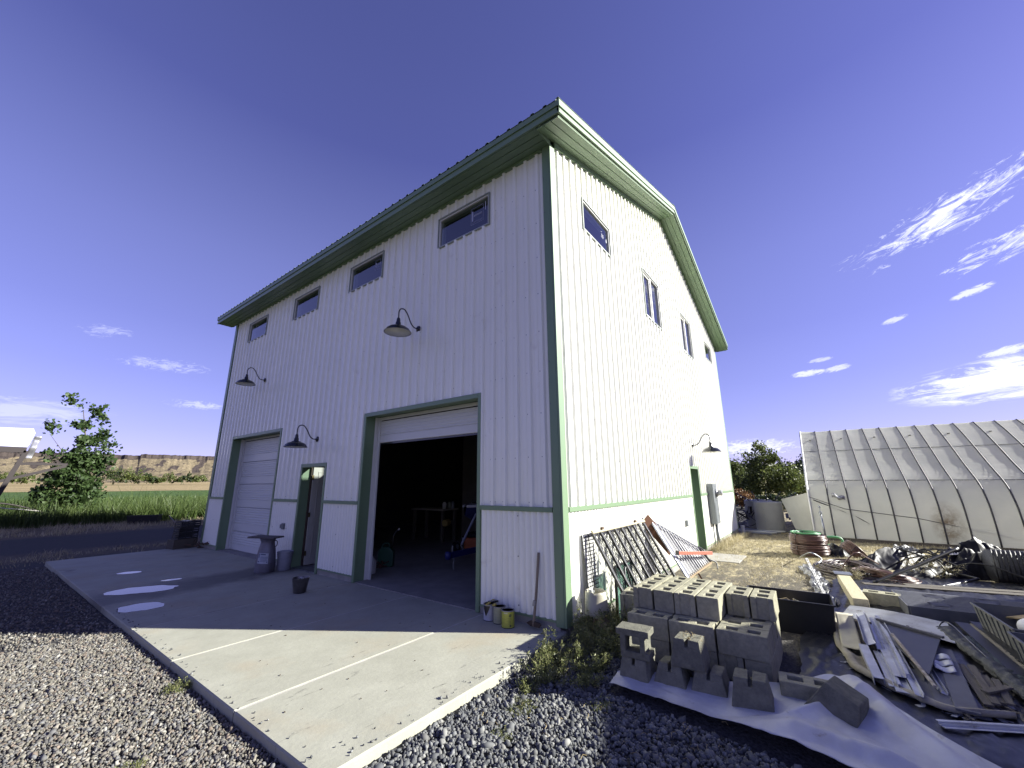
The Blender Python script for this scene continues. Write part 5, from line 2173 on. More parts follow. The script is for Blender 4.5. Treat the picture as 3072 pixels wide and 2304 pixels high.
# glass pane
gp = thing('window_sash', 'greenish glass sash leaning behind the black gate', 'window sash', (0, 0, 0))
M_GG = glass_mat('green_glass', (.45, .62, .55), 1.5, (.15, .32, .26), .35)
MB().box(.80, 1.35, -.34, -.335, -.06, .56).build('pane', M_GG, gp)
MB().box(.77, .80, -.35, -.32, -.07, .58).box(1.35, 1.38, -.35, -.32, -.07, .58).box(.8, 1.35, -.35, -.32, .56, .58).build('frame', M_RACKB, gp)
pipe('black_hose_loop', [(.78, -.50, -.04), (.82, -.45, .35), (.95, -.42, .55), (1.0, -.48, .2), (.92, -.52, -.04)], .014, M_RACKB, 'black hose looped behind the gate by the glass sash', 'hose')

# folding ramp
M_RAMP = mat('ramp_aluminium', (.42, .44, .52), .35, .5, (.34, .36, .44), 5, 3)
A_, B_, C_, D_ = Vector((3.08, -.12, .98)), Vector((3.10, -.66, .06)), Vector((3.82, -.90, .24)), Vector((3.80, -.72, .47))
rm = thing('folding_ramp', 'silver barred ramp tipped against the wall with a red bar across it', 'ramp', (0, 0, 0))
MB().bar(A_, B_, .035, .11, upv=(1, 0, 0)).build('side_rail', M_RAMP, rm, bevel=.004)
MB().bar(A_+Vector((.03, 0, -.01)), D_, .03, .03).build('top_rail', M_RAMP, rm)
MB().bar(B_+Vector((.02, 0, 0)), C_, .03, .03).build('bottom_rail', mat('tan_wood', (.40, .30, .18), .7), rm)
MB().bar(D_, C_, .03, .03).build('end_rail', M_RACKB, rm)
for k in range(1, 13):
    t = k/13
    MB().bar(A_+(D_-A_)*t, B_+(C_-B_)*t, .016, .012).build('rung', mat('white_bar', (.70, .70, .72), .4), rm)
for k, (s0, s1) in enumerate(((.15, .45), (.55, .8))):
    pass
q = MB()
q.add([A_+Vector((.05, .03, -.02)), B_+Vector((.05, .05, .02)), C_+Vector((0, .04, .01)), D_+Vector((0, .03, -.01))], [(0, 1, 2, 3)])
q.build('deck', mat('ramp_deck', (.07, .075, .09), .5), rm, sol=.006)
MB().bar((3.02, -.55, .475), (3.84, -.93, .40), .02, .055).build('red_bar', mat('faded_red', (.55, .16, .10), .5), rm, bevel=.003)
MB().bar((2.98, -.53, .48), (3.03, -.555, .475), .03, .07).build('bar_cap', M_RACKB, rm)
pipe('strap', [(3.78, -.72, .5), (3.9, -.78, .42), (3.86, -.85, .30), (3.97, -.95, .22), (3.9, -.98, .12)], .012, M_RACKB, 'black strap dangling from the far corner of the ramp', 'strap')
o = MB().bar((2.88, -.06, 1.03), (3.55, -.30, .42), .20, .02, roll=R(70)).build('brown_board', mat('rust_board', (.22, .095, .05), .7, 0, (.15, .07, .04), 5), None, bevel=.002)
tag(o, 'reddish brown board leaning on the wall behind the ramp', 'board')
o = MB().bar((3.32, -.78, .12), (3.36, -.86, -.07), .07, .02).build('brown_board', mat('rust_board', (.22, .095, .05), .7, 0, (.15, .07, .04), 5), None)
tag(o, 'short reddish brown board standing under the foot of the ramp', 'board')

# small concrete landing
q = MB()
q.box(5.75, 6.85, -1.05, -.18, -.16, -.035)
o = q.build('landing_pad', M_CONC, None, bevel=.01)
tag(o, 'thin grey concrete pad on the ground before the side door', 'concrete pad')

# stump with a split bucket on it at the corner
M_STUMP = mat('pale_rock', (.42, .34, .24), .9, 0, (.30, .23, .16), 6, 6, bump=1.0, bs=25)
q = MB()
def stump_pt(u, v):
    a = u*2*math.pi
    r = (.17 - .05*v)*(1+.22*noise.noise((math.cos(a)*1.2, math.sin(a)*1.2, v*2)))
    return (r*math.cos(a), r*math.sin(a)*.8, v*.20)
q.grid(stump_pt, 22, 8)
n0 = len(q.v)
q.add([(0, 0, .21)]+[stump_pt(i/22, 1.0) for i in range(22)], [(0, 1+i, 1+(i+1) % 22) for i in range(22)])
o = q.build('stump', M_STUMP, None, smooth=False)
o.location = (.34, -.33, gh(.3, -.3)-.01)
tag(o, 'rough pale stump in the weeds at the building corner', 'stump')
M_BKT = mat('cracked_white_plastic', (.55, .52, .40), .6, 0, (.42, .39, .27), 3, 4, bump=.2, bs=20)
bk = thing('broken_bucket', 'split and yellowed white plastic bucket standing on the stump by the corner', 'bucket', (.27, -.28, .13), R(20))
q = MB()
def shell(u, v):
    a = u*2*math.pi*.88 + .9
    r = .125 + .028*(1-v) + .012*math.sin(a*3)*(1-v)
    cut = .07*max(0, noise.noise((math.cos(a)*2, math.sin(a)*2, 4.)))
    return (r*math.cos(a), r*math.sin(a), -.03 + cut*(1-v)*2 + .27*v + .015*noise.noise((a*2, 0, 1.)))
q.grid(shell, 44, 8)
q.build('bucket_wall', M_BKT, bk, smooth=True, sol=.004)
q = MB().grid(lambda u, v: (.07-.15*u, -.155-.03*v+.0*u, .06-.17*v*(1-abs(2*u-1)**2*.5)), 6, 6)
q.build('torn_flap', M_BKT, bk, smooth=True, sol=.004)
q = MB().grid(lambda u, v: (.085*math.cos(.5+2.2*u), .085*math.sin(.5+2.2*u), .10+.16*v), 10, 3)
q.build('inner_liner', mat('grey_liner', (.40, .40, .37), .5), bk, smooth=True, sol=.004)

# ---------------------------------------------------------------- in front of the front wall
def can(name, loc, label, body, lid, extra=None):
    t = thing(name, label, 'paint can', loc, 0, 'one-gallon paint cans by the corner')
    MB().lathe([(.083, .0), (.083, .008), (.080, .010), (.080, .180), (.083, .182), (.083, .19)], 28).build('can_body', body, t, smooth='auto')
    MB().lathe([(.084, .186), (.084, .196), (.076, .198), (.074, .190), (0, .190)], 28).build('lid', lid, t, smooth='auto')
    MB().lathe([(.0845, .0), (.0845, .007), (.082, .007)], 28).build('base_rim', M_BLACK, t, smooth='auto')
    if extra: extra(t)
    return t


M_CANW = mat('can_white', (.50, .51, .56), .5, 0, (.40, .41, .45), 12)
M_CANY = mat('can_olive', (.36, .37, .24), .5, 0, (.30, .31, .20), 10, stretch=(1, 1, 4))
M_CANG = mat('can_yellow', (.50, .52, .07), .45, 0, (.36, .38, .06), 14, stretch=(1, 1, 5))


def drip(t):
    q = MB()
    def fn(u, v):
        a = math.pi*1.02 + (u-.5)*1.5*(1-.35*v)
        edge = .5+.5*abs(noise.noise((u*4, 1, 1)))
        return (.0812*math.cos(a), .0812*math.sin(a), .186 - .13*v*(1-abs(u-.5)*1.1))
    q.grid(fn, 14, 6)
    q.build('paint_drip', mat('dark_paint', (.02, .017, .015), .35), t, smooth=True)
    q = MB().bar((-.10, -.03, .205), (.12, .03, .212), .03, .014)
    q.build('brush_handle', mat('brush_yellow', (.45, .36, .06), .5), t)
    q = MB().bar((.0, .02, .207), (.11, -.05, .21), .05, .018)
    q.build('brush_head', M_BLACK, t)


can('paint_can', (-.155, 1.075, SZ), 'white paint can with dark drips and a brush across it, by the big doorway', M_CANW, mat('can_lid_grey', (.3, .3, .3), .4, .3), drip)


def brush2(t):
    MB().bar((-.06, .05, .205), (.0, .07, .207), .035, .02).build('brush_handle', mat('brush_yellow', (.45, .36, .06), .5), t)


can('paint_can', (-.17, .895, SZ), 'dull olive paint can in the middle of the three cans', M_CANY, mat('can_lid_grey', (.3, .3, .3), .4, .3), brush2)


def label2(t):
    q = MB()
    def disc(cx, cz, r, off):
        vs = []
        for k in range(16):
            a = 2*math.pi*k/16
            an = cx + r*math.cos(a)/.08
            vs.append(((.0806+off)*math.cos(an), (.0806+off)*math.sin(an), cz+r*math.sin(a)))
        q.add(vs, [tuple(range(16))])
    disc(math.pi*1.32, .145, .018, .0005)
    disc(math.pi*1.33, .03, .013, .0005)
    q.build('label_marks', mat('label_dark', (.10, .12, .04), .5), t)
    q = MB()
    for z in (.11, .095, .08, .065, .05):
        vs = []
        for k in range(5):
            an = math.pi*1.22 + .12*k
            vs += [(.0812*math.cos(an), .0812*math.sin(an), z), (.0812*math.cos(an), .0812*math.sin(an), z+.004)]
        q.add(vs, [(2*k, 2*k+2, 2*k+3, 2*k+1) for k in range(4)])
    stuff(q.build('label_print', mat('label_dark', (.10, .12, .04), .5), t))
    q = MB()
    vs = []
    for k in range(5):
        an = math.pi*.98 + .16*k
        vs += [(.0811*math.cos(an), .0811*math.sin(an), .165), (.0811*math.cos(an), .0811*math.sin(an), .178)]
    q.add(vs, [(2*k, 2*k+2, 2*k+3, 2*k+1) for k in range(4)])
    q.build('label_band', mat('label_light', (.62, .62, .40), .5), t)


can('paint_can', (-.235, .705, SZ), 'bright yellow-green paint can nearest the corner', M_CANG, mat('can_lid_grey', (.3, .3, .3), .4, .3), label2)

# splitting tool leaning by the corner
ax = thing('axe', 'long-handled tool with a flat steel head leaning by the building corner', 'axe', (0, 0, 0))
MB().tube(spline([(-.115, .40, -.05), (-.085, .365, .35), (-.045, .345, .80)], 6), [.017]*12+[.015], 10).build('handle', mat('grey_handle', (.30, .25, .19), .8, 0, (.22, .18, .13), 8, stretch=(1, 1, .2)), ax, smooth=True)
q = MB()
hv = [(.10, 0), (.04, .035), (-.09, .025), (-.115, .0), (-.09, -.03), (.04, -.03)]
vs = [(-.115+.012*s, .40+a, -.035+b+.01) for s in (-1, 1) for a, b in hv]
q.add(vs, [tuple(range(6))[::-1], tuple(range(6, 12))]+[(i, (i+1) % 6, 6+(i+1) % 6, 6+i) for i in range(6)])
q.build('axe_head', mat('rusty_steel', (.09, .06, .04), .7, .3, (.05, .035, .03), 20), ax, bevel=.003)
MB().tube([(-.118, .387, .18), (-.113, .380, .24)], .019, 8).build('tape', mat('pale_tape', (.40, .38, .33), .7), ax)

# milk can under a board
M_MILK = mat('milk_can_steel', (.20, .20, .24), .5, .35, (.14, .135, .16), 3, 5, bump=.2, bs=20, dirt=((.12, .08, .06), 4, .55, .8))
mc = thing('milk_can', 'grey metal milk can with a white paper label, standing by the closed door', 'milk can', (-.53, 6.90, SZ))
MB().lathe([(.185, 0), (.19, .03), (.185, .035), (.19, .12), (.188, .18), (.165, .42), (.135, .56), (.13, .60), (.155, .66), (.16, .67), (.0, .67)], 32).build('can_body', M_MILK, mc, smooth='auto')
for z, r in ((.03, .192), (.17, .192)):
    MB().tube([(r*math.cos(a), r*math.sin(a), z) for a in np.linspace(0, 2*math.pi, 32, endpoint=False)], .006, 6, closed=True).build('hoop', M_MILK, mc, smooth=True)
MB().tube(spline([(.09, -.10, .62), (.12, -.145, .60), (.12, -.15, .52), (.10, -.115, .49)], 5), .008, 6).build('handle', M_BLACK, mc, smooth=True)


def on_can(an, z, off=.0):
    r = .187 + (.165-.188)*(z-.18)/(.42-.18) + off
    return (r*math.cos(an), r*math.sin(an), z)


lab = []
q = MB().grid(lambda u, v: on_can(math.pi*1.06 + .05 + 1.15*u, .20+.20*v-.02*u, .003), 14, 6)
pl = q.build('paper_label', mat('label_paper', (.50, .53, .58), .7, 0, (.42, .45, .50), 10), mc, smooth=True)
q = MB()
for z, a0, a1, h in ((.365, .25, .75, .022), (.325, .30, .95, .008), (.305, .28, .95, .008), (.285, .25, .9, .006), (.262, .3, .95, .006), (.24, .28, .8, .006), (.225, .05, .22, .02), (.222, .85, .95, .022), (.30, .06, .16, .09)):
    q.grid(lambda u, v: on_can(math.pi*1.06+.05+1.15*(a0+(a1-a0)*u), z-.02*(a0+(a1-a0)*u)+h*v, .0045), 5, 1)
stuff(q.build('label_print', mat('print_blue', (.10, .12, .20), .7), pl))
o = MB().box(-.42, .20, -.17, .15, 0, .03).build('seat_board', mat('grey_wood', (.13, .12, .12), .85, 0, (.09, .08, .08), 6, stretch=(1, 8, 8), bump=.3, bs=30), None, bevel=.004)
o.location, o.rotation_euler = (-.50, 6.86, SZ+.672), (0, R(1), R(-62))
tag(o, 'weathered grey board laid flat on top of the milk can', 'board')
# plastic pail with lid and hoops
bp = thing('plastic_bucket', 'grey five-gallon plastic bucket beside the milk can', 'bucket', (-.19, 7.02-.22, SZ), 0)
M_PAIL = mat('grey_pail_plastic', (.30, .31, .36), .5, 0, (.24, .25, .29), 4)
MB().lathe([(.125, 0), (.13, .01), (.145, .28), (.152, .282), (.152, .29), (.146, .292), (.147, .32), (.154, .322), (.154, .332), (.148, .334), (.149, .355)], 30).build('bucket_wall', M_PAIL, bp, smooth='auto')
MB().lathe([(.158, .345), (.16, .37), (.15, .375), (.145, .366), (0, .366)], 30).build('lid', M_PAIL, bp, smooth='auto')
MB().tube([(.155*math.cos(a), .155*math.sin(a), .33-.07*math.sin(a-2.6)) for a in np.linspace(2.6, 2.6+math.pi, 14)], .003, 5).build('bail', M_GALV, bp)
# small metal pail on the slab
M_TIN = mat('dull_tin', (.24, .23, .22), .38, .8, (.14, .13, .12), 5, 4, bump=.15, bs=20)
pt = thing('metal_pail', 'small tapered metal pail standing alone on the shaded slab', 'pail', (-.93, 4.60, SZ))
MB().lathe([(0, .0), (.095, .0), (.10, .008), (.135, .225), (.14, .232), (.134, .234), (.128, .222), (.094, .012), (0, .012)], 32).build('pail_wall', M_TIN, pt, smooth='auto')
q = MB()
q.bar((-.118, -.012, .195), (-.118, .012, .195), .03, .03)
q.bar((.118, -.012, .195), (.118, .012, .195), .03, .03)
stuff(q.build('ears', M_TIN, pt))
MB().grid(lambda u, v: (.0+.07*u, .05-.10*v, .205+.02*math.sin(u*3+v*4)), 6, 6).build('rag', mat('white_rag', (.62, .62, .60), .9), pt, smooth=True, sol=.004)

# black crates at the far corner of the slab
def crate(loc, rz, label, lvl=0):
    t = thing('plastic_crate', label, 'crate', loc, rz, 'black crates at the far corner of the slab')
    q = MB()
    for z0, z1 in ((0, .03), (.06, .09), (.12, .16)):
        q.box(-.25, .25, -.18, -.17, z0, z1).box(-.25, .25, .17, .18, z0, z1).box(-.25, -.24, -.17, .17, z0, z1).box(.24, .25, -.17, .17, z0, z1)
    for x in (-.25, -.08, .08, .23):
        q.box(x, x+.02, -.182, -.172, 0, .16).box(x, x+.02, .172, .182, 0, .16)
    q.box(-.25, .25, -.18, .18, 0, .008)
    q.build('crate_body', M_TUB, t)
    return t


zt_ = gh(-.35, 13.1)
o = MB().box(-.3, .3, -.2, .2, 0, .26).build('wooden_box', mat('old_box_wood', (.10, .085, .065), .85, 0, (.07, .06, .045), 5, stretch=(1, 1, 8)), None, bevel=.004)
o.location, o.rotation_euler = (-.42, 12.62, SZ+.002), (0, 0, R(8))
tag(o, 'dark wooden box at the far corner of the slab under the crates', 'wooden box')
crate((-.38, 12.62, SZ+.262), R(8), 'lowest black crate on the wooden box')
crate((-.37, 12.63, SZ+.425), R(5), 'middle black crate on the wooden box')
crate((-.36, 12.62, SZ+.588), R(10), 'topmost black crate on the wooden box')
q = MB()
for i in range(9):
    q.box(-.2, .2, -.03, .03, 0, .03, Matrix.Translation((-.36+random.uniform(-.1, .1), 12.62+random.uniform(-.1, .1), SZ+.75)) @ Matrix.Rotation(random.uniform(0, 3), 4, 'Z') @ Matrix.Scale(.3, 4))
tag(stuff(q.build('odds_and_ends', M_CREAM)), 'pale odds and ends lying in the topmost black crate', 'debris')
q = MB()
for i in range(14):
    p = Vector((-.12+random.uniform(-.2, .25), 11.95+random.uniform(-.3, .35), SZ+.02+random.uniform(0, .15)))
    e = p+Vector((random.uniform(-.25, .25), random.uniform(-.25, .25), random.uniform(-.03, .1)))
    q.bar(p, e, .03, .03)
tag(stuff(q.build('scrap_heap', mat('rusty_iron', (.10, .06, .035), .8))), 'small dark heap of iron scrap at the far corner of the building', 'scrap')

# ---------------------------------------------------------------- inside the big doorway
def jerry(loc, rz, m, label, s=1.0):
    t = thing('fuel_can', label, 'fuel can', loc, rz, 'fuel and water cans just inside the big doorway')
    q = MB()
    pr = [(-.15, 0), (.15, 0), (.16, .03), (.16, .30), (.08, .38), (-.06, .40), (-.15, .33), (-.16, .03)]
    vs = [(a*s, y*s, b*s) for y in (-.095, .095) for a, b in pr]
    n = len(pr)
    q.add(vs, [tuple(range(n)), tuple(range(n, 2*n))[::-1]]+[(i, n+i, n+(i+1) % n, (i+1) % n) for i in range(n)])
    q.build('can_body', m, t, bevel=.02*s)
    MB().tube(spline([(.11*s, 0, .36*s), (.12*s, 0, .50*s), (.14*s, 0, .62*s), (.22*s, 0, .72*s)], 4), .014*s, 8).build('spout', M_BLACK, t, smooth=True)
    MB().tube([(.22*s, 0, .72*s), (.25*s, 0, .745*s)], .022*s, 8).build('spout_tip', M_CREAM, t)
    MB().tube(spline([(-.10*s, 0, .38*s), (-.06*s, 0, .45*s), (.04*s, 0, .45*s), (.06*s, 0, .38*s)], 4), .013*s, 6).build('handle', m, t, smooth=True)
    return t


jerry((1.22, 5.18, -.064), R(-50), mat('green_can', (.02, .10, .06), .45), 'green fuel can with a raised spout just inside the big doorway', 1.05)
jg = thing('water_jug', 'white plastic jug behind the left edge of the big doorway', 'jug', (.60, 4.86, -.064), 0)
MB().lathe([(.11, 0), (.12, .02), (.12, .22), (.06, .30), (.03, .33), (.03, .36), (0, .36)], 22).build('jug_body', mat('milky_plastic', (.55, .55, .52), .5), jg, smooth='auto')
MB().lathe([(.035, .36), (.035, .385), (0, .385)], 14).build('cap', mat('faded_red', (.55, .16, .10), .5), jg)
q = MB()
for i in range(18):
    p = Vector((.9+random.uniform(-.15, .15), 4.95+random.uniform(-.15, .15), -.03+random.uniform(0, .1)))
    q.tube([p, p+Vector((random.uniform(-.15, .15), random.uniform(-.15, .15), random.uniform(-.02, .05)))], .012, 5)
tag(stuff(q.build('tangled_cords', mat('dark_red_cord', (.09, .03, .02), .6))), 'tangle of dark cords between the jug and the green can', 'cords')

# boat trailer tongue and bow
M_TRBL = mat('trailer_blue', (.02, .03, .16), .4)
tr = thing('boat_trailer', 'blue boat trailer tongue with a jack wheel and hanging chains inside the doorway', 'boat trailer', (0, 0, 0))
MB().bar((1.66, 3.66, .24), (3.9, 3.45, .32), .09, .11).build('tongue', M_TRBL, tr, bevel=.01)
MB().lathe([(0, -.09), (.06, -.08), (.075, 0), (.06, .06), (0, .07)], 14, (1.62, 3.665, .25)).build('coupler', M_TRBL, tr, smooth=True)
MB().tube([(1.72, 3.65, .29), (1.72, 3.65, .42)], .014, 8).build('latch', M_GALV, tr)
MB().tube([(2.28, 3.92, .36), (2.62, 3.80, 1.0)], .028, 10).build('winch_post', M_RAMP, tr)
wh = MB().lathe([(.10, -.03), (.115, -.02), (.115, .02), (.10, .03), (.04, .035), (0, .035)], 24, (0, 0, 0), Matrix.Translation((2.16, 3.96, .32)) @ Matrix.Rotation(R(70), 4, 'X')).build('jack_wheel', M_BLACK, tr, smooth='auto')
MB().lathe([(.05, -.032), (.05, .037), (0, .04)], 16, (0, 0, 0), Matrix.Translation((2.16, 3.96, .32)) @ Matrix.Rotation(R(70), 4, 'X')).build('hub', M_GALV, wh)


def chain(p, L, n, parent, jitter=.01):
    q = MB()
    for k in range(n):
        z = p[2]-L*k/n
        cx, cy = p[0]+jitter*math.sin(k), p[1]
        ax = k % 2
        q.tube([(cx+(.011*math.cos(a) if ax else 0), cy+(0 if ax else .011*math.cos(a)), z+.02*math.sin(a)) for a in np.linspace(0, 2*math.pi, 8, endpoint=False)], .004, 4, closed=True)
    stuff(q.build('chain', M_GALV, parent))


chain((1.74, 3.63, .18), .24, 9, tr)
chain((2.20, 3.83, .50), .30, 10, tr, .03)
chain((2.42, 3.52, .24), .22, 8, tr, .03)
bt = thing('boat', 'bow of a small white and dark blue boat on the trailer inside the doorway', 'boat', (0, 0, 0))
def bow(u, v):
    # u along, v around the section from keel to gunwale
    x = 2.58 + 2.4*u
    w = .05 + .75*u**.6
    z0 = .95 - .35*u**.5
    s = v*2-1
    y = 4.12 - .10*(x-2.58) + w*math.sin(s*math.pi/2)*(.35+.65*abs(s))
    z = z0 + (1.16-z0)*abs(s)**1.6
    return (x, y, z)
MB().grid(bow, 12, 16).build('hull', mat('boat_blue', (.03, .035, .12), .3), bt, smooth=True)
def gun(s):
    return [bow(i/10, 1.0 if s > 0 else 0.0) for i in range(11)]
q = MB()
q.tube(gun(1), .03, 8)
q.tube(gun(-1), .03, 8)
q.build('gunwale', mat('boat_white', (.62, .62, .64), .3), bt, smooth=True)
q = MB()
for i in range(10):
    a, b, c, d = bow(i/10, 0), bow((i+1)/10, 0), bow((i+1)/10, 1), bow(i/10, 1)
    q.add([Vector(a)+Vector((0, 0, .02)), Vector(b)+Vector((0, 0, .02)), Vector(c)+Vector((0, 0, .02)), Vector(d)+Vector((0, 0, .02))], [(0, 1, 2, 3)])
q.build('deck', mat('boat_white', (.62, .62, .64), .3), bt)
q = MB()
q.tube(spline([(2.75, 4.08, 1.19), (2.79, 4.08, 1.26), (2.9, 4.05, 1.26), (2.94, 4.05, 1.19)], 4), .009, 6)
q.build('bow_cleat', M_GALV, bt)

# workbench, barrel, machine and shelves at the back of the bay
wb = thing('workbench', 'long pale-topped workbench deep in the dark shop', 'workbench', (0, 0, 0))
MB().box(4.55, 5.25, 6.9, 8.4, .86, .91).build('bench_top', mat('bench_wood', (.38, .34, .26), .7), wb)
for x, y in ((4.6, 6.95), (5.12, 6.95), (4.6, 8.28), (5.12, 8.28)):
    MB().box(x, x+.08, y, y+.08, -.066, .86).build('leg', M_GYP, wb)
for k, (x, y, m_, nm_, lab_) in enumerate([(4.75, 7.05, M_CREAM, 'jar', 'pale jar on the workbench, leftmost'), (4.95, 7.02, M_CANY, 'jar', 'olive jar on the workbench, middle one'), (5.12, 7.04, M_GALV, 'jar', 'metal jar on the workbench, rightmost')]):
    o = MB().lathe([(.06, 0), (.065, .16), (.04, .19), (.04, .21), (0, .21)], 16, (0, 0, 0)).build(nm_, m_, None, smooth='auto')
    o.location = (x, y, .911)
    tag(o, lab_, 'jar', 'jars on the workbench')
gn = thing('generator', 'orange engine unit on the shop floor beside the trailer', 'engine', (3.75, 4.85, -.064), R(20))
MB().box(-.25, .25, -.2, .2, .08, .38).build('housing', mat('engine_orange', (.45, .10, .02), .5), gn, bevel=.03)
MB().box(-.2, .2, -.16, .16, .38, .50).build('tank', M_BLACK, gn, bevel=.03)
for sx in (-.3, .3):
    MB().tube([(sx, -.22, 0.02), (sx, -.22, .42), (sx, .22, .42), (sx, .22, .02)], .014, 6).build('frame', M_BLACK, gn)
rv = thing('yard_machine', 'dark machine with yellow trim at the left back of the shop', 'machine', (1.9, 8.6, -.064), R(10))
MB().box(-.6, .6, -1.0, .9, .35, 1.1).build('machine_body', M_DPAN, rv, bevel=.06)
MB().box(-.45, .45, -.5, .5, 1.1, 1.45).build('seat', M_BLACK, rv, bevel=.05)
MB().box(-.35, .35, -1.06, -1.001, .75, .95).build('grille', mat('machine_yellow', (.45, .34, .03), .5), rv, bevel=.02)
for sx in (-.62, .62):
    for sy in (-.65, .6):
        MB().lathe([(.28, -.1), (.34, -.08), (.34, .08), (.28, .1), (.1, .11), (0, .11)], 22, (0, 0, 0), Matrix.Translation((sx, sy, .34)) @ Matrix.Rotation(R(90), 4, 'Y')).build('wheel', M_BLACK, rv, smooth='auto')
sh_ = thing('storage_shelf', 'open shelf of small goods against the left of the shop', 'shelf', (0, 0, 0))
for z in (.5, 1.0, 1.5, 1.95):
    MB().box(.5, 2.2, 10.6, 11.1, z, z+.03).build('shelf_board', M_GYP, sh_)
for x in (.5, 2.14):
    MB().box(x, x+.06, 10.6, 10.66, -.066, 2.2).build('upright', M_GYP, sh_)
for k in range(7):
    o = MB().box(-.09, .09, -.1, .1, 0, random.uniform(.12, .25)).build('small_box', (M_CREAM, M_GALV, M_CANY, M_CANG)[k % 4])
    o.location = (.7+k*.2, 10.85, (1.032, 1.532)[k % 2])
    tag(o, 'small box of goods on the shelf deep inside the dark shop', 'box', 'boxes on the shop shelf')
tp = MB().tube([(4.35, 6.6, .52), (4.55, 6.65, .54)], .10, 12).build('cable_reel', mat('reel_yellow', (.40, .30, .08), .6), None, smooth='auto')
tag(tp, 'yellow cable reel hanging below the workbench in the shop', 'cable reel')

# ================================================================ vegetation
def leaf_mat(name, c1, c2, trans=.35):
    m = bpy.data.materials.new(name)
    m.use_nodes = True
    nt = NT(m.node_tree)
    b = m.node_tree.nodes['Principled BSDF']
    b.inputs['Roughness'].default_value = .5
    b.inputs['Specular IOR Level'].default_value = .35
    at = nt.n('ShaderNodeAttribute', attribute_name='tone')
    s2 = nt.n('ShaderNodeSeparateColor')
    nt.s(s2.inputs[0], at.outputs['Color'])
    col = nt.mix(s2.outputs[0], (*c1, 1), (*c2, 1))
    col = nt.scale(col)
    nt.s(b.inputs['Base Color'], col)
    tl = nt.n('ShaderNodeBsdfTranslucent')
    nt.s(tl.inputs[0], col)
    mx = nt.n('ShaderNodeMixShader')
    mx.inputs[0].default_value = trans
    nt.s(mx.inputs[1], b.outputs[0])
    nt.s(mx.inputs[2], tl.outputs[0])
    mo = [n for n in m.node_tree.nodes if n.type == 'OUTPUT_MATERIAL'][0]
    nt.s(mo.inputs[0], mx.outputs[0])
    return m


M_COTT = leaf_mat('cottonwood_leaf', (.035, .065, .018), (.085, .135, .045))
M_OLIVE = leaf_mat('olive_leaf', (.07, .10, .025), (.17, .20, .06))
M_DARKG = leaf_mat('juniper_leaf', (.022, .040, .012), (.05, .075, .025), .15)
M_REDB = leaf_mat('russet_leaf', (.16, .08, .035), (.25, .14, .06))
M_WEED = leaf_mat('weed_leaf', (.11, .14, .045), (.27, .28, .11), .3)
M_DRYW = leaf_mat('dry_weed', (.36, .31, .17), (.58, .51, .33), .2)
M_GRASS = leaf_mat('meadow_grass', (.045, .085, .018), (.14, .19, .055), .35)
M_ALFB = leaf_mat('alfalfa_leaf', (.05, .095, .02), (.13, .19, .05), .35)
M_BARK = mat('bark', (.13, .11, .09), .9, 0, (.08, .07, .06), 8, bump=.6, bs=30, stretch=(1, 1, .2))


def leaves(name, centers, size, m, parent=None, flat=.0, asp=.8, tone=None):
    """one diamond-shaped leaf (two triangles) at every centre"""
    n = len(centers)
    base = np.array([(-.5, 0, 0), (0, -.5*asp, .06), (.55, 0, 0), (0, .5*asp, .06)])
    s = size*np.exp(RNG.normal(size=(n, 1, 1))*.25)
    Rm = rot_rand(n)
    V = np.einsum('nij,kj->nki', Rm, base)*s + centers[:, None, :]
    F = np.array([(0, 1, 2, 3)])[None]+(np.arange(n)*4)[:, None, None]
    tn = RNG.uniform(0, 1, n) if tone is None else tone
    C_ = np.zeros((n*4, 3))
    C_[:, 0] = np.repeat(tn, 4)
    return mesh_np(name, V.reshape(-1, 3), F.reshape(-1, 4), m, parent, cols=C_)


def crown_points(blobs, n, shell=.55, clump=1.0):
    """points gathered in small clusters through a set of ellipsoids"""
    vol = np.array([b[3]*b[4]*b[5] for b in blobs])**.75
    vol /= vol.sum()
    out = []
    ncl = max(4, int(n/26))
    idx = RNG.choice(len(blobs), ncl, p=vol)
    for i in idx:
        b = blobs[i]
        d = RNG.normal(size=3)
        d /= np.linalg.norm(d)
        r = (shell+(1-shell)*RNG.random())*RNG.uniform(.55, 1.08)
        c = np.array(b[:3]) + d*r*np.array(b[3:6])
        k = 26
        out.append(c + RNG.normal(size=(k, 3))*max(np.array(b[3:6]).min()*.16*clump, .13 if clump > 1.2 else 0))
    return np.concatenate(out)


def tree(name, label, loc, blobs, n, leaf, m, trunk, group=None, cat='tree', clump=1.0, shell=.5):
    t = thing(name, label, cat, loc, 0, group)
    P = crown_points(blobs, n, shell, clump)
    P = P[P[:, 2] > .05]
    leaves('crown', P, leaf, m, t)
    if trunk:
        q = MB()
        for pts, r0, r1 in trunk:
            k = len(pts)
            q.tube(pts, [r0+(r1-r0)*i/(k-1) for i in range(k)], 7)
        q.build('trunk', M_BARK, t, smooth=True)
    return t


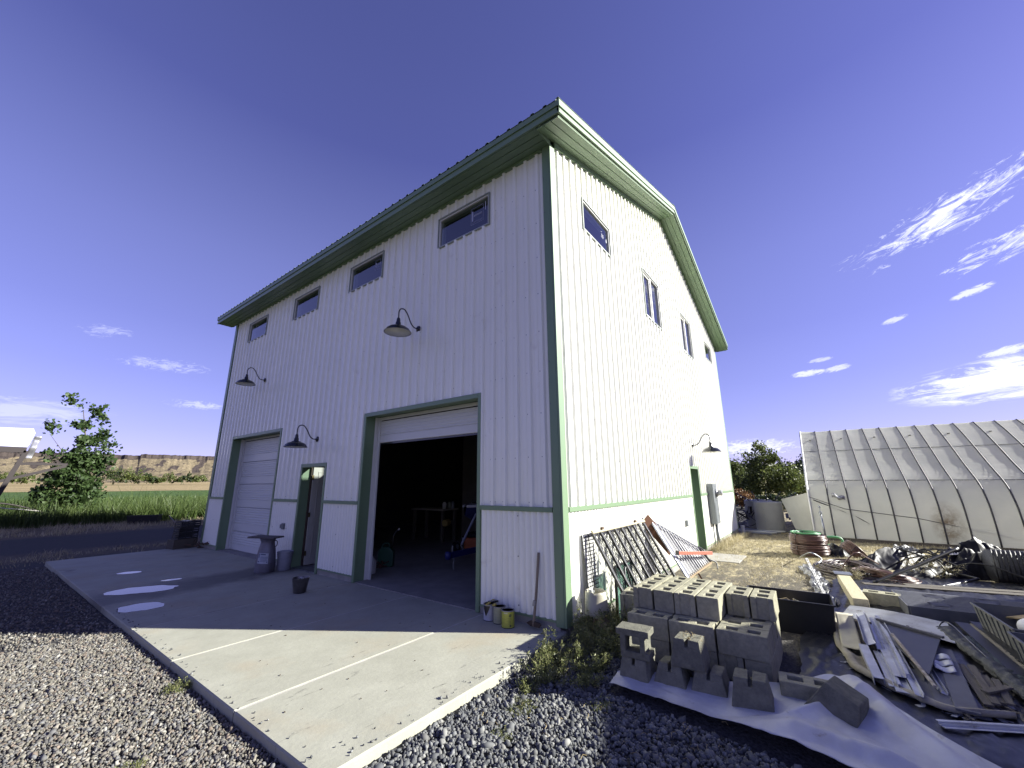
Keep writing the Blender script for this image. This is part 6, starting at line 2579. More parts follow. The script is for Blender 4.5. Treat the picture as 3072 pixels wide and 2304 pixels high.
# the young cottonwood beside the track
random.seed(5)
bl = [(0, 0, 1.25, 1.35, 1.2, .85), (-.3, 0, 2.2, 1.25, 1.1, .8), (.75, .1, 1.6, .95, .8, .7), (.2, 0, 3.05, 1.15, 1.0, .65),
      (-1.2, .1, 1.45, .65, .6, .6), (.9, 0, 2.6, .55, .5, .4),
      (.15, 0, 3.9, .75, .65, .5), (.75, 0, 4.25, .4, .4, .45), (-.15, 0, 4.7, .5, .45, .5), (.5, .1, 5.1, .4, .4, .45),
      (-.35, 0, 5.5, .38, .35, .5), (-.65, 0, 5.95, .30, .3, .35), (.2, 0, 5.55, .3, .3, .3),
      (-1.2, 0, 4.5, .42, .3, .28), (-1.65, 0, 4.75, .22, .2, .22), (-1.05, 0, 3.35, .3, .25, .15), (.95, 0, 3.7, .3, .3, .25)]
bl = [(a*(.86 if c < 3 else 1.08), b, c*1.10, d*(.84 if c < 3 else 1.08), e*.9, f*1.05) for a, b, c, d, e, f in bl]
tree('cottonwood_tree', 'young leafy cottonwood tree leaning beside the farm track at left', (-.95, 29.6, gh(-.95, 29.6)), bl, 7000, .165, M_COTT,
     [([(0, 0, -.1), (.02, 0, 1.5), (.1, 0, 3.0), (.05, 0, 4.5), (-.3, 0, 6.0)], .085, .018), ([(.05, 0, 2.2), (-.6, 0, 3.6), (-1.3, 0, 4.6)], .03, .008),
      ([(.08, 0, 2.8), (.5, 0, 3.8), (.6, 0, 5.0)], .03, .008), ([(.02, 0, 1.0), (.7, .1, 1.8), (1.0, .1, 2.7)], .03, .01),
      ([(.0, 0, 1.2), (-.8, 0, 1.8)], .03, .01), ([(.12, .05, -.1), (.35, .1, 2.4)], .045, .03)], clump=1.5, shell=.25)

# trees and brush behind the greenhouse, seen in the gap
def polar(a, r):
    x, y = CX+r*math.cos(R(a)), CY+r*math.sin(R(a))
    return x, y, gh(x, y)


gt = 'trees beyond the yard'
x, y, z = polar(5.0, 42)
tree('poplar_tree', 'tallest sunlit green tree in the gap between the building and the greenhouse', (x, y, z),
     [(0, 0, 2.0, 2.0, 2.1, 1.6), (0, .3, 3.6, 1.6, 1.5, 1.3), (0, .1, 4.6, .95, .85, .8), (0, -1.6, 2.0, 1.5, 1.5, 1.4), (0, 1.5, 1.7, 1.3, 1.5, 1.3), (0, -.7, 4.0, .9, .7, .7)],
     7800, .17, M_OLIVE, [([(0, 0, -.2), (0, 0, 4.4)], .14, .03)], gt)
x, y, z = polar(8.2, 45)
tree('poplar_tree', 'green tree partly hidden by the far corner of the building', (x, y, z),
     [(0, 0, 2.1, 1.7, 2.2, 1.7), (0, .4, 3.3, 1.2, 1.3, .9), (0, -.4, 1.3, 1.7, 2.3, 1.3), (0, -.9, 3.7, .5, .25, .7)], 5400, .17, M_OLIVE, [([(0, 0, -.2), (0, 0, 3.5)], .13, .03)], gt)
x, y, z = polar(2.0, 44)
tree('poplar_tree', 'low green tree crowded against the end of the greenhouse', (x, y, z),
     [(0, 0, 1.5, 1.6, 1.7, 1.3), (0, 1.2, 1.8, 1.2, 1.2, 1.2)], 3600, .17, M_OLIVE, [([(0, 0, -.2), (0, 0, 2.4)], .1, .03)], gt)
for k, (a, r, h, w) in enumerate([(2.2, 60, 5.4, 3.4), (.2, 58, 4.8, 3.2), (7.6, 64, 5.4, 4.2), (-4, 62, 4.2, 3.5), (11, 66, 5.6, 4.5)]):
    x, y, z = polar(a, r)
    lab = ['dark juniper right behind the tallest green tree', 'dark juniper showing at the top corner of the greenhouse', 'dark juniper behind the green tree at the building corner',
           'dark juniper hidden behind the greenhouse roof', 'dark juniper hidden behind the white building'][k]
    tree('juniper_tree', lab, (x, y, z), [(0, 0, h*.45, w*.8, w, h*.42), (0, w*.5, h*.55, w*.5, w*.5, h*.3), (0, -w*.4, h*.62, w*.5, w*.5, h*.28)], 4200, .22, M_DARKG, None, 'dark junipers on the rise', shell=.3)
x, y, z = polar(8.7, 36)
tree('brush', 'russet brown brush behind the grey tank and scrap', (x, y, z), [(0, 0, .8, 1.2, 1.4, .7), (0, -1.0, .6, .9, .9, .5)], 2200, .12, M_REDB, None, None, 'bush')
x, y, z = polar(3.6, 34)
tree('brush', 'dark green brush between the grey tank and the greenhouse', (x, y, z), [(0, 0, .5, 1.3, 2.0, .7), (0, -1.4, .4, 1.0, 1.4, .6), (0, 1.2, .5, 1., 1.3, .6)], 3200, .12, M_DARKG, None, None, 'bush')

# bushes at the foot of the mesa
gb = 'round bushes along the foot of the mesa'
bd = [(84.7, 2.6), (83.6, 2.9), (82.2, 2.8), (81.0, 4.2), (80.1, 5.6), (79.3, 4.6), (78.2, 3.4), (77.5, 2.8), (76.3, 3.4), (75.0, 3.2), (73.9, 3.0), (72.0, 2.0), (71.0, 2.4), (86.6, 3.2), (88.2, 4.0), (89.8, 5.6), (91.5, 6.5)]
for k, (a, h) in enumerate(bd):
    r = 250
    x, y, z = polar(a, r)
    z += .7
    w = h*1.1
    o = thing('round_bush', 'round green bush, %s from the left in the row at the foot of the mesa' % (['tenth', 'ninth'][k % 2] if False else f'number {k}'), 'bush', (x, y, z), 0, gb)
    h *= 1.5
    w = h*1.15
    P = crown_points([(0, 0, h*.5, w*.7, w*.7, h*.5), (w*.4, -w*.3, h*.35, w*.5, w*.5, h*.35), (-w*.5, 0, h*.35, w*.5, w*.5, h*.35)], 900, .4)
    leaves('crown', P, .55, M_OLIVE if k % 3 else M_DARKG, o)
order = sorted([o for o in bpy.data.objects if o.name.startswith('round_bush')], key=lambda o: -math.atan2(o.location.y-CY, o.location.x-CX))
words = ['first', 'second', 'third', 'fourth', 'fifth', 'sixth', 'seventh', 'eighth', 'ninth', 'tenth', 'eleventh', 'twelfth', 'thirteenth', 'fourteenth', 'fifteenth', 'sixteenth', 'seventeenth']
for w_, o in zip(words, order):
    o['label'] = f'round green bush at the foot of the mesa, {w_} from the left'


# blades of grass --------------------------------------------------------------
def blades(name, pts, h, w, m, label=None, cat=None, lean=.35, tone=None, bend=True):
    n = len(pts)
    hh = h*np.exp(RNG.normal(size=n)*.28) if np.isscalar(h) else h
    a = RNG.uniform(0, 2*np.pi, n)
    la = RNG.uniform(0, 2*np.pi, n)
    ll = np.abs(RNG.normal(size=n))*lean*hh
    sx, sy = np.cos(a)*w/2, np.sin(a)*w/2
    z0 = np.zeros(n)
    tip = np.stack([np.cos(la)*ll, np.sin(la)*ll, hh], 1)
    mid = np.stack([np.cos(la)*ll*.35, np.sin(la)*ll*.35, hh*.55], 1)
    s = np.stack([sx, sy, z0], 1)
    V = np.stack([pts-s, pts+s, pts+mid+s*.7, pts+mid-s*.7, pts+tip], 1)
    F4 = np.stack([np.arange(n)*5+i for i in (0, 1, 2, 3)], 1)
    F3 = np.stack([np.arange(n)*5+3, np.arange(n)*5+2, np.arange(n)*5+4, np.arange(n)*5+4], 1)
    # triangles written as quads with a doubled tip are avoided: build all as triangles
    T = np.concatenate([F4[:, [0, 1, 2]], F4[:, [0, 2, 3]], F3[:, [0, 1, 2]]])
    tn = RNG.uniform(0, 1, n) if tone is None else tone
    C_ = np.zeros((n*5, 3))
    C_[:, 0] = np.repeat(tn, 5)
    o = stuff(mesh_np(name, V.reshape(-1, 3), T, m, cols=C_))
    if label: o['label'] = label
    if cat: o['category'] = cat
    return o


def area(x0, x1, y0, y1, n, keep=None):
    xs, ys = RNG.uniform(x0, x1, n), RNG.uniform(y0, y1, n)
    out = [(x, y, gh(x, y)-.01) for x, y in zip(xs, ys) if keep is None or keep(x, y)]
    return np.array(out)


# tall rank grass along the edge of the field
pts = area(-9, 16, 26.2, 33.5, 62000, lambda x, y: y > 27.2 + .9*noise.noise((x*.5, 0, 1)) - .12*(x) and noise.noise((x*.8, y*.8, 3)) > -.45)
blades('tall_grass', pts, .78, .032, M_GRASS, 'tall rank dark green grass along the edge of the field', 'grass', .55)
pts = area(-12, 24, 33, 58, 90000)
pts[:, 2] += .08
blades('field_grass', pts, .34, .09, M_ALFB, 'bright green leafy crop filling the near part of the field', 'crop', .4)
pts = area(-9, 12, 21.5, 27.5, 9000, lambda x, y: noise.noise((x*.6, y*.9, 8)) > -.1)
blades('dry_verge', pts, .16, .02, M_DRYW, 'short dry grass on the verge by the track', 'grass', .5)
pts = area(-9, 4, 12.9, 15.5, 4200, lambda x, y: noise.noise((x*.8, y*1.2, 4)) > -.05)
blades('dry_verge', pts, .09, .012, M_DRYW, 'thin dry grass between the slab and the track', 'grass', .6)

# straw in the yard
def yk(x, y):
    d = noise.noise((x*.9, y*2.2, 6))
    f = sst(3.6, 8.0, x)
    return random.random() < max(0, d*1.5 + f*1.0 - .15)
pts = area(2.2, 14.5, -3.4, -.1, 34000, yk)
blades('dry_grass', pts, .045, .010, M_DRYW, 'matted dry straw-coloured grass in the yard beside the gable wall', 'dry grass', 2.6)
pts = area(8.0, 13.2, -6.5, -1.6, 12000, lambda x, y: yk(x, y) and x > 8.6+.35*(-y-2))
blades('dry_grass', pts, .06, .012, M_DRYW, 'dry grass in front of the greenhouse footing', 'dry grass', 1.6)
pts = area(7.5, 13.0, -.45, -.02, 1600)
blades('dry_grass', pts, .15, .012, M_DRYW, 'tufts of dry grass along the foot of the gable wall', 'dry grass', .5)


# weeds with branching stems
def weed(name, cx, cy, rad, h, nstem, m, label, loc_z=None, leafs=10, lsz=.018, cat='weed', lean=.5):
    z0 = gh(cx, cy) if loc_z is None else loc_z
    t = thing(name, label, cat, (cx, cy, z0))
    q = MB()
    L = []
    for i in range(nstem):
        a = random.uniform(0, 6.28)
        r0 = rad*math.sqrt(random.random())
        p = Vector((r0*math.cos(a)*.6, r0*math.sin(a)*.6, -.01))
        d = Vector((math.cos(a)*lean*random.random()*2, math.sin(a)*lean*random.random()*2, 1)).normalized()
        hh = h*random.uniform(.45, 1.1)
        pts = [p]
        for s in range(5):
            d = (d + Vector((random.gauss(0, .22), random.gauss(0, .22), random.gauss(-.03, .08)))).normalized()
            p = p + d*hh/5
            pts.append(p.copy())
            for _ in range(leafs):
                L.append(tuple(p + Vector((random.gauss(0, .018), random.gauss(0, .018), random.gauss(0, .02)))))
            if random.random() < .6:
                e = p + (d*.4 + Vector((random.gauss(0, .6), random.gauss(0, .6), random.random()*.5))).normalized()*hh*.28
                q.tube([p, (p+e)/2, e], [.0022, .0018, .0012], 3, caps=False)
                for k in range(leafs):
                    L.append(tuple(p + (e-p)*random.random() + Vector((random.gauss(0, .012), random.gauss(0, .012), random.gauss(0, .012)))))
        q.tube(pts, [.004, .0036, .003, .0026, .002, .0014], 4, caps=False)
    stuff(q.build('stems', MATS.get('weed_stem') or mat('weed_stem', (.20, .19, .09), .8), t))
    stuff(leaves('foliage', np.array(L), lsz, m, t, asp=.35))
    return t


random.seed(21)
ws = [(-.02, -.30, .20, .34, 34, 'bushy green weed growing against the building corner'),
      (.30, -.62, .22, .30, 30, 'weed clump between the stump and the cinder block stack'),
      (-.25, -.55, .24, .24, 30, 'sprawling weed on the ground in front of the corner stump'),
      (-.62, -.28, .22, .26, 30, 'pale weed at the broken edge of the slab, nearer the corner'),
      (-.95, -.34, .24, .24, 30, 'pale green weed arching over the edge of the slab'),
      (-.60, -.62, .26, .16, 34, 'low dark weed mat on the gravel below the footings'),
      (-.30, -.88, .20, .16, 26, 'low weed at the left foot of the block stack'),
      (-.92, -.72, .12, .17, 12, 'small upright weed in the gravel before the tarp corner'),
      (-1.25, -.30, .14, .12, 14, 'small weed at the slab edge, about midway down'),
      (.62, -.24, .16, .26, 18, 'weed by the foot of the tread sheet'),
      (1.0, -.75, .2, .14, 16, 'weed under the black gate'),
      (2.9, -.95, .16, .12, 12, 'small weed beside the foot of the ramp')]
for x, y, r, h, n, lab in ws:
    weed('weed', x, y, r, h, n, M_WEED, lab, leafs=8, lsz=.026)
weed('weed', -3.16, 2.33, .14, .08, 30, M_WEED, 'low green tuft in the gravel against the left edge of the slab', leafs=6, lsz=.016)
weed('weed', -1.55, -.42, .20, .07, 26, M_WEED, 'flat brownish weed mat in the gravel by the slab edge', leafs=6, lsz=.014)
weed('weed', -1.15, -.95, .12, .06, 18, M_WEED, 'flat weed in the sunlit gravel left of the shadow line', leafs=6, lsz=.014)
weed('weed', -1.95, -.55, .10, .05, 12, M_WEED, 'tiny weed in the gravel near the bottom of the view', leafs=6, lsz=.014)
weed('weed', -3.7, 1.2, .12, .05, 14, M_WEED, 'tiny green weed in the gravel at lower left', leafs=6, lsz=.014)
weed('dry_bush', 6.15, -4.1, .22, .42, 46, M_DRYW, 'dry yellow tumbleweed bush between the pipe coils and black plastic', leafs=6, lsz=.022, lean=.8)
weed('dry_bush', 5.1, -2.98, .10, .26, 16, M_DRYW, 'small dry weed beside the pale post', leafs=5, lsz=.02)
weed('dry_bush', 7.3, -3.3, .14, .24, 18, M_WEED, 'green weed at the left end of the black plastic heap', leafs=5, lsz=.02)
# twigs and dead stalks on the gravel
q = MB()
for i in range(90):
    x, y = random.uniform(-2.0, -.3), random.uniform(-1.9, -.1)
    a = random.uniform(0, 3.14)
    L = random.uniform(.03, .10)
    z = gh(x, y)+.02
    q.tube([(x, y, z), (x+L*.5*math.cos(a), y+L*.5*math.sin(a), z+.012), (x+L*math.cos(a+.3), y+L*math.sin(a+.3), z+.002)], .0018, 3)
tag(stuff(q.build('twigs', mat('dry_straw', (.42, .33, .16), .9))), 'dead twigs and stalks scattered over the grey gravel', 'twigs')
# crumbs, leaves and dirt specks on the slab
q = MB()
for i in range(46):
    x, y = random.uniform(-2.95, -.1), random.uniform(.05, 5.5)
    mt = Matrix.Translation((x, y, SZ+.004)) @ Matrix.Rotation(random.uniform(0, 6), 4, 'Z') @ Matrix.Rotation(random.uniform(-.2, .2), 4, 'X')
    a = random.uniform(.003, .010)
    q.box(-a, a, -a*.4, a*.4, 0, .004, mt)
tag(stuff(q.build('slab_specks', mat('dead_leaf', (.10, .075, .05), .9))), 'dark specks and bits of leaf lying on the concrete slab', 'debris')

# ================================================================ greenhouse
def gh_mat():
    m = bpy.data.materials.new('greenhouse_film')
    m.use_nodes = True
    nt = NT(m.node_tree)
    b = m.node_tree.nodes['Principled BSDF']
    b.inputs['Roughness'].default_value = .42
    b.inputs['Specular IOR Level'].default_value = .45
    ge = nt.n('ShaderNodeNewGeometry')
    P = ge.outputs['Position']
    sp = nt.n('ShaderNodeSeparateXYZ')
    nt.s(sp.inputs[0], P)
    n1 = nt.noise(P, 1.2, 5, .6)
    n2 = nt.noise(nt.mapping(P, scale=(1, 1, 5)), 2.5, 5, .6)
    col = nt.mix(nt.ramp(n1, [(.35, (0, 0, 0)), (.65, (1, 1, 1))]), (.66, .67, .62, 1), (.74, .74, .68, 1))
    # a brown dust stain low on the film
    d = nt.n('ShaderNodeVectorMath', operation='DISTANCE')
    nt.s(d.inputs[0], nt.mapping(P, scale=(1, 1.5, .85)))
    d.inputs[1].default_value = (13.05, -5.55*1.5, .30)
    st = nt.math('SUBTRACT', 1.0, nt.math('DIVIDE', d.outputs['Value'], .65), clamp=True)
    st = nt.math('MULTIPLY', st, nt.ramp(nt.noise(P, 5, 5, .7), [(.3, (0, 0, 0)), (.6, (1, 1, 1))]))
    col = nt.mix(nt.math('MULTIPLY', st, 1.5, clamp=True), col, (.24, .19, .13, 1))
    nt.s(b.inputs['Base Color'], col)
    bp = nt.n('ShaderNodeBump')
    bp.inputs['Strength'].default_value = .5
    bp.inputs['Distance'].default_value = .03
    w = nt.noise(nt.mapping(P, rot=(R(35), 0, 0), scale=(1, 1, 7)), 1.6, 4, .6)
    nt.s(bp.inputs['Height'], nt.math('ADD', w, n2))
    nt.s(b.inputs['Normal'], bp)
    tl = nt.n('ShaderNodeBsdfTranslucent')
    nt.s(tl.inputs[0], col)
    mx = nt.n('ShaderNodeMixShader')
    mx.inputs[0].default_value = .55
    nt.s(mx.inputs[1], b.outputs[0])
    nt.s(mx.inputs[2], tl.outputs[0])
    mo = [n for n in m.node_tree.nodes if n.type == 'OUTPUT_MATERIAL'][0]
    nt.s(mo.inputs[0], mx.outputs[0])
    return m


M_FILMG = gh_mat()
prof = [(12.86, -.12), (12.85, .4), (12.91, .9), (13.04, 1.2), (13.22, 1.47), (13.50, 1.70), (13.84, 1.90), (14.45, 2.26), (15.1, 2.68), (15.75, 3.08), (16.4, 3.45), (17.02, 3.76)]
cp = spline([(a, 0, b) for a, b in prof], 3)
half = [(p[0], p[2]) for p in cp]
full = half + [(34.04-a, b) for a, b in half[::-1][1:]]
GY0, GSP, GN = -2.33, .518, 34
gh_ = thing('greenhouse', 'long white plastic-covered hoop greenhouse with a curved ribbed roof', 'greenhouse', (0, 0, 0))


def gdrop(y):
    return .007*(y-GY0)


# film sags a little between the hoops, with slack diagonal folds near the knee
nu = len(full)-1
rows = []
NV = GN*8
L_half = len(half)-1


def film(u, v):
    k = min(int(u*nu+1e-6), nu-1)
    f = u*nu-k
    a, b = full[k], full[k+1]
    x, z = a[0]+(b[0]-a[0])*f, a[1]+(b[1]-a[1])*f
    y = GY0 - v*GN*GSP
    bay = (v*GN) % 1.0
    sag = .010*math.sin(math.pi*bay)
    nx, nz = (b[1]-a[1]), -(b[0]-a[0])
    L = math.hypot(nx, nz)
    nx, nz = nx/L, nz/L
    kk = k if k <= L_half else nu-k
    knee = math.exp(-((kk-17)/4.0)**2)
    fold = .016*knee*math.sin((bay*5.5+kk*.55)*2*math.pi*.8)*math.sin(math.pi*bay)
    fold += .010*noise.noise((y*1.4+z*1.2, z*3.0, 2.))
    if v < .075:                       # film gathered at the end hoop
        fold += .020*(1-v/.075)*math.sin(z*16+y*5)
    s = -(sag+fold)
    return (x - nx*s, y, z - nz*s + gdrop(y))


MB().grid(film, nu, NV).build('film_cover', M_FILMG, gh_, smooth=True)
M_HOOP = mat('hoop_steel', (.05, .048, .055), .6, .2)
# hoops press against the film from inside and show through it
hp = MB().tube([(a, 0, b) for a, b in full], .021, 5).build('hoop', M_HOOP, gh_, smooth=True)
hp.location = (-.004, GY0, gdrop(GY0))
for k in range(1, GN+1):
    o = hp.copy()
    COL.objects.link(o)
    y = GY0-k*GSP
    o.location = (-.004, y, gdrop(y))
for i, nm in ((15, 'purlin'), (25, 'purlin')):
    a, b = half[i]
    MB().tube([(a+.0, GY0, b+.0), (a+.0, GY0-GN*GSP, b+gdrop(GY0-GN*GSP))], .008, 5).build(nm, M_HOOP, gh_)
MB().tube([(12.94, GY0-.1, 1.05), (12.88, GY0-1.15, .55), (12.87, GY0-1.5, .30)], .016, 5).build('brace', M_HOOP, gh_)
MB().tube([(12.84, GY0, 1.15), (12.86, GY0-.9, .78), (12.86, GY0-2.6, .55), (12.88, GY0-4.4, .12)], .010, 5).build('brace', M_HOOP, gh_)
# sill boards
q = MB()
q.bar((12.83, GY0+.05, -.20), (12.83, GY0-GN*GSP, -.20+gdrop(GY0-GN*GSP)), .05, .15)
q.build('sill_board', mat('grey_board', (.12, .105, .085), .85, 0, (.07, .06, .05), 8, stretch=(6, 1, 6)), gh_, bevel=.003)
q = MB()
q.bar((12.80, GY0+.05, -.34), (12.80, GY0-GN*GSP, -.34+gdrop(GY0-GN*GSP)), .06, .12)
q.build('sill_board', mat('grey_board', (.12, .105, .085), .85), gh_, bevel=.003)
# end wall of film and its edge trim
q = MB()
n = len(full)
vs = [(a, GY0+.012, b+gdrop(GY0)) for a, b in full]
q.add(vs, [tuple(range(n))])
q.build('end_film', M_FILMG, gh_)
MB().tube([(a-.03, GY0+.015, b+.012) for a, b in full], .032, 6).build('end_trim', M_WFRAME, gh_, smooth=True)
# the flap tied to the end and a snag on the film
o = MB().grid(lambda u, v: (15.0+.25*u, -2.23+1.0*u-.10*v+.45*u*(1-v)*0, -.55+.15*u+ (1.72-.35*u)*v), 6, 6)
q = MB()
cc = [(13.05, -2.28, 1.28), (14.1, -1.42, 1.02), (13.75, -1.75, -.02), (13.2, -2.26, .02)]
q.add(cc, [(0, 1, 2, 3)])
wp = q.build('white_panel', mat('white_sheet_board', (.50, .50, .46), .6, 0, (.44, .44, .40), 3), None, sol=.02)
tag(wp, 'pale flat panel leaning out at the near end of the greenhouse', 'panel')
sp_ = MB().grid(lambda u, v: (12.91-.10*math.sin(math.pi*u)*math.sin(math.pi*v)-.02, GY0-.62-.34*u, 1.27-.13*v-.10*u+.03*math.sin(u*9)), 12, 6)
sp_.build('torn_patch', M_FILM, gh_, smooth=False)
q = MB()
for y in np.arange(GY0-.3, GY0-GN*GSP, -1.036*.97):
    q.box(16.1, 16.2, y-.03, y+.03, 3.315+gdrop(y), 3.335+gdrop(y))
stuff(q.build('film_clips', M_HOOP, gh_))
# steel standpipe in front of it
st = thing('standpipe', 'thin grey water standpipe before the near end of the greenhouse', 'standpipe', (12.2, -2.60, gh(12.2, -2.6)))
MB().tube([(0, 0, -.05), (-.02, .03, .85)], .028, 8).build('pipe', M_GALV, st, smooth=True)
MB().lathe([(.02, 0), (.05, .02), (.05, .08), (.02, .10), (.02, .2), (.04, .22), (.04, .26), (0, .28)], 10, (-.02, .03, .85)).build('valve', M_GALV, st, smooth='auto')
cn = thing('watering_can', 'green plastic hose reel frame beside the stacked pipe coils', 'hose reel', (9.7, -2.75, gh(9.7, -2.75)), R(20))
MB().tube(spline([(0, -.2, .02), (0, -.2, .26), (0, .16, .28), (0, .2, .1), (0, -.05, .08)], 4), .03, 8).build('frame', M_GRH, cn, smooth=True)
MB().tube([(.05, -.3, .02), (.05, .3, .03)], .02, 8).build('foot', M_CREAM, cn)
cn.name = 'hose_reel'

# ---------------------------------------------------------------- tank, poles and scrap past the far corner
tk = thing('water_tank', 'pale grey cylindrical tank standing among scrap beyond the building', 'tank', (15.1, -.86, gh(15.1, -.9)-.02))
M_TANK = mat('pale_tank', (.36, .36, .35), .7, 0, (.42, .42, .40), 2, 5, bump=.4, bs=60)
MB().lathe([(.50, 0), (.50, 1.12), (.47, 1.15), (0, 1.15)], 40).build('tank_wall', M_TANK, tk, smooth='auto')
q = MB()
for k, z in enumerate((.42, .66, .88)):
    MB().tube([(-.48, .10+.01*k, z), (-.54, .10, z)], .022, 8).build('fitting', M_GALV, tk)
t2 = thing('water_tank', 'lower pale lid or tank behind the cylindrical tank, mostly hidden', 'tank', (16.8, -.35, gh(16.8, -.4)))
MB().lathe([(.55, 0), (.55, 1.1), (.50, 1.14), (0, 1.16)], 32).build('tank_wall', M_TANK, t2, smooth='auto')
for k in range(5):
    y0 = .05-.08*k
    o = MB().tube([(14.0+.2*k, .55-.1*k, gh(14, 0)+.06+.03*(k % 3)), (13.6+.3*k, -1.0-.12*k, gh(14, 0)+.05+.02*(k % 2))], .025, 8).build('steel_pipe', M_WFRAME if k % 2 else M_GALV, None, smooth=True)
    tag(o, ['first', 'second', 'third', 'fourth', 'fifth'][k] + ' pale pipe of the bundle past the far corner, counted from the building', 'pipe', 'pale pipes past the far corner')
q = MB()
for i in range(60):
    p = Vector((15.2+random.uniform(-.5, 1.6), .1+random.uniform(-.35, .6), gh(15, 0)+random.uniform(.05, .8)))
    e = p+Vector((random.uniform(-.5, .5), random.uniform(-.5, .5), random.uniform(-.3, .3)))
    q.bar(p, e, random.uniform(.02, .10), .012)
tag(stuff(q.build('scrap_heap', mat('dark_scrap', (.05, .045, .045), .6, .3))), 'dark tangle of scrap heaped between the building corner and the tank', 'scrap')
for k in range(6):
    p = Vector((15.5+.25*k, -.2-.28*k, gh(15, 0)+1.15))
    o = MB().bar(p, p+Vector((.3, .5-.25*k, .45-.08*abs(k-2))), .03, .03).build('steel_bar', M_RACKB)
    tag(o, 'dark steel bar sticking up above the tank, ' + ['first', 'second', 'third', 'fourth', 'fifth', 'sixth'][k] + ' from the left', 'bar', 'bars sticking up behind the tank')
o = MB().tube([(14.3, .33, gh(14, 0)+.42), (14.32, .3, gh(14, 0)+.85)], .03, 8).build('marker_stake', mat('faded_red', (.55, .16, .10), .5))
tag(o, 'small red and white marker stake by the scrap past the corner', 'stake')
o = MB().tube([(13.25, -.12, gh(13, 0)-.02), (13.25, -.12, gh(13, 0)+.34)], .07, 14).build('concrete_stub', M_WFRAME)
tag(o, 'white pipe stub standing at the far foot of the gable wall', 'pipe stub')
q = MB()
for i in range(7):
    p = Vector((16.6+.2*i, -1.9+.1*i, gh(16, -2)+.1+.04*i))
    q.bar(p, p+Vector((1.4, -.5+.1*i, .12)), .12, .02)
tag(stuff(q.build('board_heap', mat('grey_board', (.12, .105, .085), .85))), 'low heap of dark boards between the tank and the greenhouse', 'boards')

# ---------------------------------------------------------------- implement at the left edge
def ip(x, z, y=26.0):
    """place on an upright plane at depth y from measurements taken at y = 14"""
    k = (y+2.738)/(16.738)
    return (CX-.046+(x+4.746)*k, y, 1.672+(z-1.672)*k)


M_IRON = mat('dark_iron', (.03, .022, .022), .6, .2)
im = thing('farm_implement', 'dark steel frame carrying a white roof panel with a silver flap, at the left edge', 'farm implement', (0, 0, 0))
a, b, c, d = ip(-5.6, 3.02), ip(-3.71, 3.10), ip(-3.78, 2.72), ip(-5.6, 2.74)
q = MB()
w = Vector((0, 1.6, .35))
q.add([a, b, c, d, Vector(a)+w, Vector(b)+w, Vector(c)+w*.9, Vector(d)+w*.9], [(0, 1, 2, 3), (4, 7, 6, 5), (0, 4, 5, 1), (3, 2, 6, 7), (1, 5, 6, 2), (0, 3, 7, 4)])
q.build('roof_panel', mat('white_canopy', (.72, .72, .70), .5), im)
q = MB()
e0, e1, e2, e3 = ip(-3.71, 3.02), ip(-3.57, 3.0), ip(-3.66, 2.42), ip(-3.79, 2.42)
q.grid(lambda u, v: tuple((Vector(e0)*(1-u)+Vector(e1)*u)*(1-v)+(Vector(e3)*(1-u)+Vector(e2)*u)*v + Vector((0, .08*math.sin(v*9)-.05, 0))), 3, 14)
q.build('silver_flap', mat('foil', (.55, .55, .57), .25, .7), im, smooth=True, sol=.01)
MB().bar(ip(-5.6, 2.64), ip(-3.79, 2.64), .16, .24).build('beam', M_IRON, im)
MB().bar(ip(-3.78, 2.62), ip(-4.18, .95), .16, .16).build('strut', M_IRON, im)
MB().bar(ip(-3.86, 2.50), ip(-3.98, 2.66), .05, .05).build('strut', M_IRON, im)
MB().bar(ip(-3.92, 2.285), ip(-2.98, 2.29), .10, .10).build('strut', M_IRON, im)
MB().bar(ip(-4.4, 1.72), ip(-3.0, 2.25), .12, .12).build('strut', M_IRON, im)
for z in (2.36, 2.22, 1.98):
    MB().bar(ip(-5.6, z+.02), ip(-4.18, z), .06, .08).build('strut', M_IRON, im)
MB().bar(ip(-4.19, .97), ip(-4.22, .55), .12, .12).build('foot', M_IRON, im)
bl = [(0, 0, 1.2, 1.2, .9, 1.1), (-.9, .1, 2.0, 1.0, .8, 1.1), (.3, 0, 2.4, .7, .6, .6)]
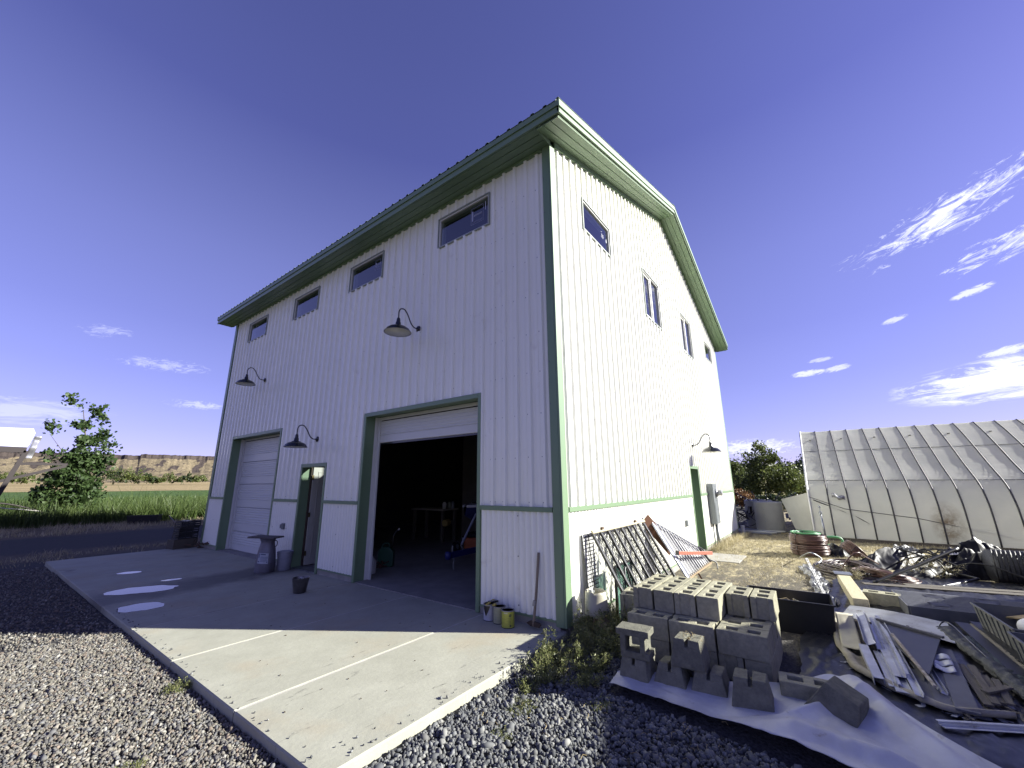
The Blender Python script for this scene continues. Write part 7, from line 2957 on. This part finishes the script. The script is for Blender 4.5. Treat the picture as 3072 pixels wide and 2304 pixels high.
tree('cottonwood_tree', 'leafy branches behind the steel frame at the left edge', (-5.2, 31.0, gh(-5, 31)), [(a-.5, b, c, d*.8, e, f) for a, b, c, d, e, f in bl], 1100, .16, M_COTT, [([(0, 0, -.1), (-.2, 0, 2.5)], .06, .02)], clump=1.1, shell=.3)
pipe('arched_pipe', [(-4.4, 28.5, 1.05), (-3.2, 28.6, .95), (-2.2, 28.7, .62), (-1.3, 28.8, .15)], .035, M_IRON, 'long dark pipe sagging across the tall grass at left', 'pipe')
pipe('arched_pipe', [(-4.2, 28.2, .25), (-3.9, 28.2, .8), (-3.0, 28.2, .72), (-2.0, 28.2, .55)], .022, M_CREAM, 'pale bent pipe in the tall grass at left', 'pipe')
# tub and pole in the grass
tub('stock_tub', (1.45, 25.6, gh(1.45, 25.6)), R(-28), 1.25, .7, .42, M_TUB, 'black oval stock tub lying in the grass beyond the track', 'tub', .88)
pipe('pale_pole', [(3.1, 29.0, .25), (2.55, 25.6, .02), (2.05, 22.6, -.12)], .03, mat('grey_handle', (.30, .25, .19), .8), 'pale pole lying aslant from the grass onto the track', 'pole', n=3)

# ---------------------------------------------------------------- shed added out of view, shaped to cast the shade over the scrap
shd = thing('shed', 'low gabled wooden shed added out of view to the right to shade the scrap pile', 'shed', (0, 0, 0))
APX = Vector((3.31, -7.37, 3.52))
dl = Vector((-3.86, 1.045, -1.25))
dr = Vector((3.86, -1.045, -1.25))
back = Vector((-.26, -.966, 0))*4.0
M_SHW = mat('shed_boards', (.20, .16, .12), .85, 0, (.15, .12, .09), 4, stretch=(1, 1, .2))
q = MB()
A1, L1, R1 = APX, APX+dl, APX+dr
gz = -.3
pts_ = [A1, L1, R1, Vector((L1.x, L1.y, gz)), Vector((R1.x, R1.y, gz))]
pb = [p+back for p in pts_]
q.add(pts_+pb, [(0, 1, 3, 4, 2), (5, 7, 9, 8, 6), (1, 6, 8, 3), (2, 4, 9, 7)])
q.build('wall', M_SHW, shd)
q = MB()
q.add([A1, L1, L1+back, A1+back], [(0, 1, 2, 3)])
q.build('roof', M_ROOF, shd, sol=.04)
q = MB()
q.add([A1, R1, R1+back, A1+back], [(0, 3, 2, 1)])
q.build('roof', M_ROOF, shd, sol=.04)
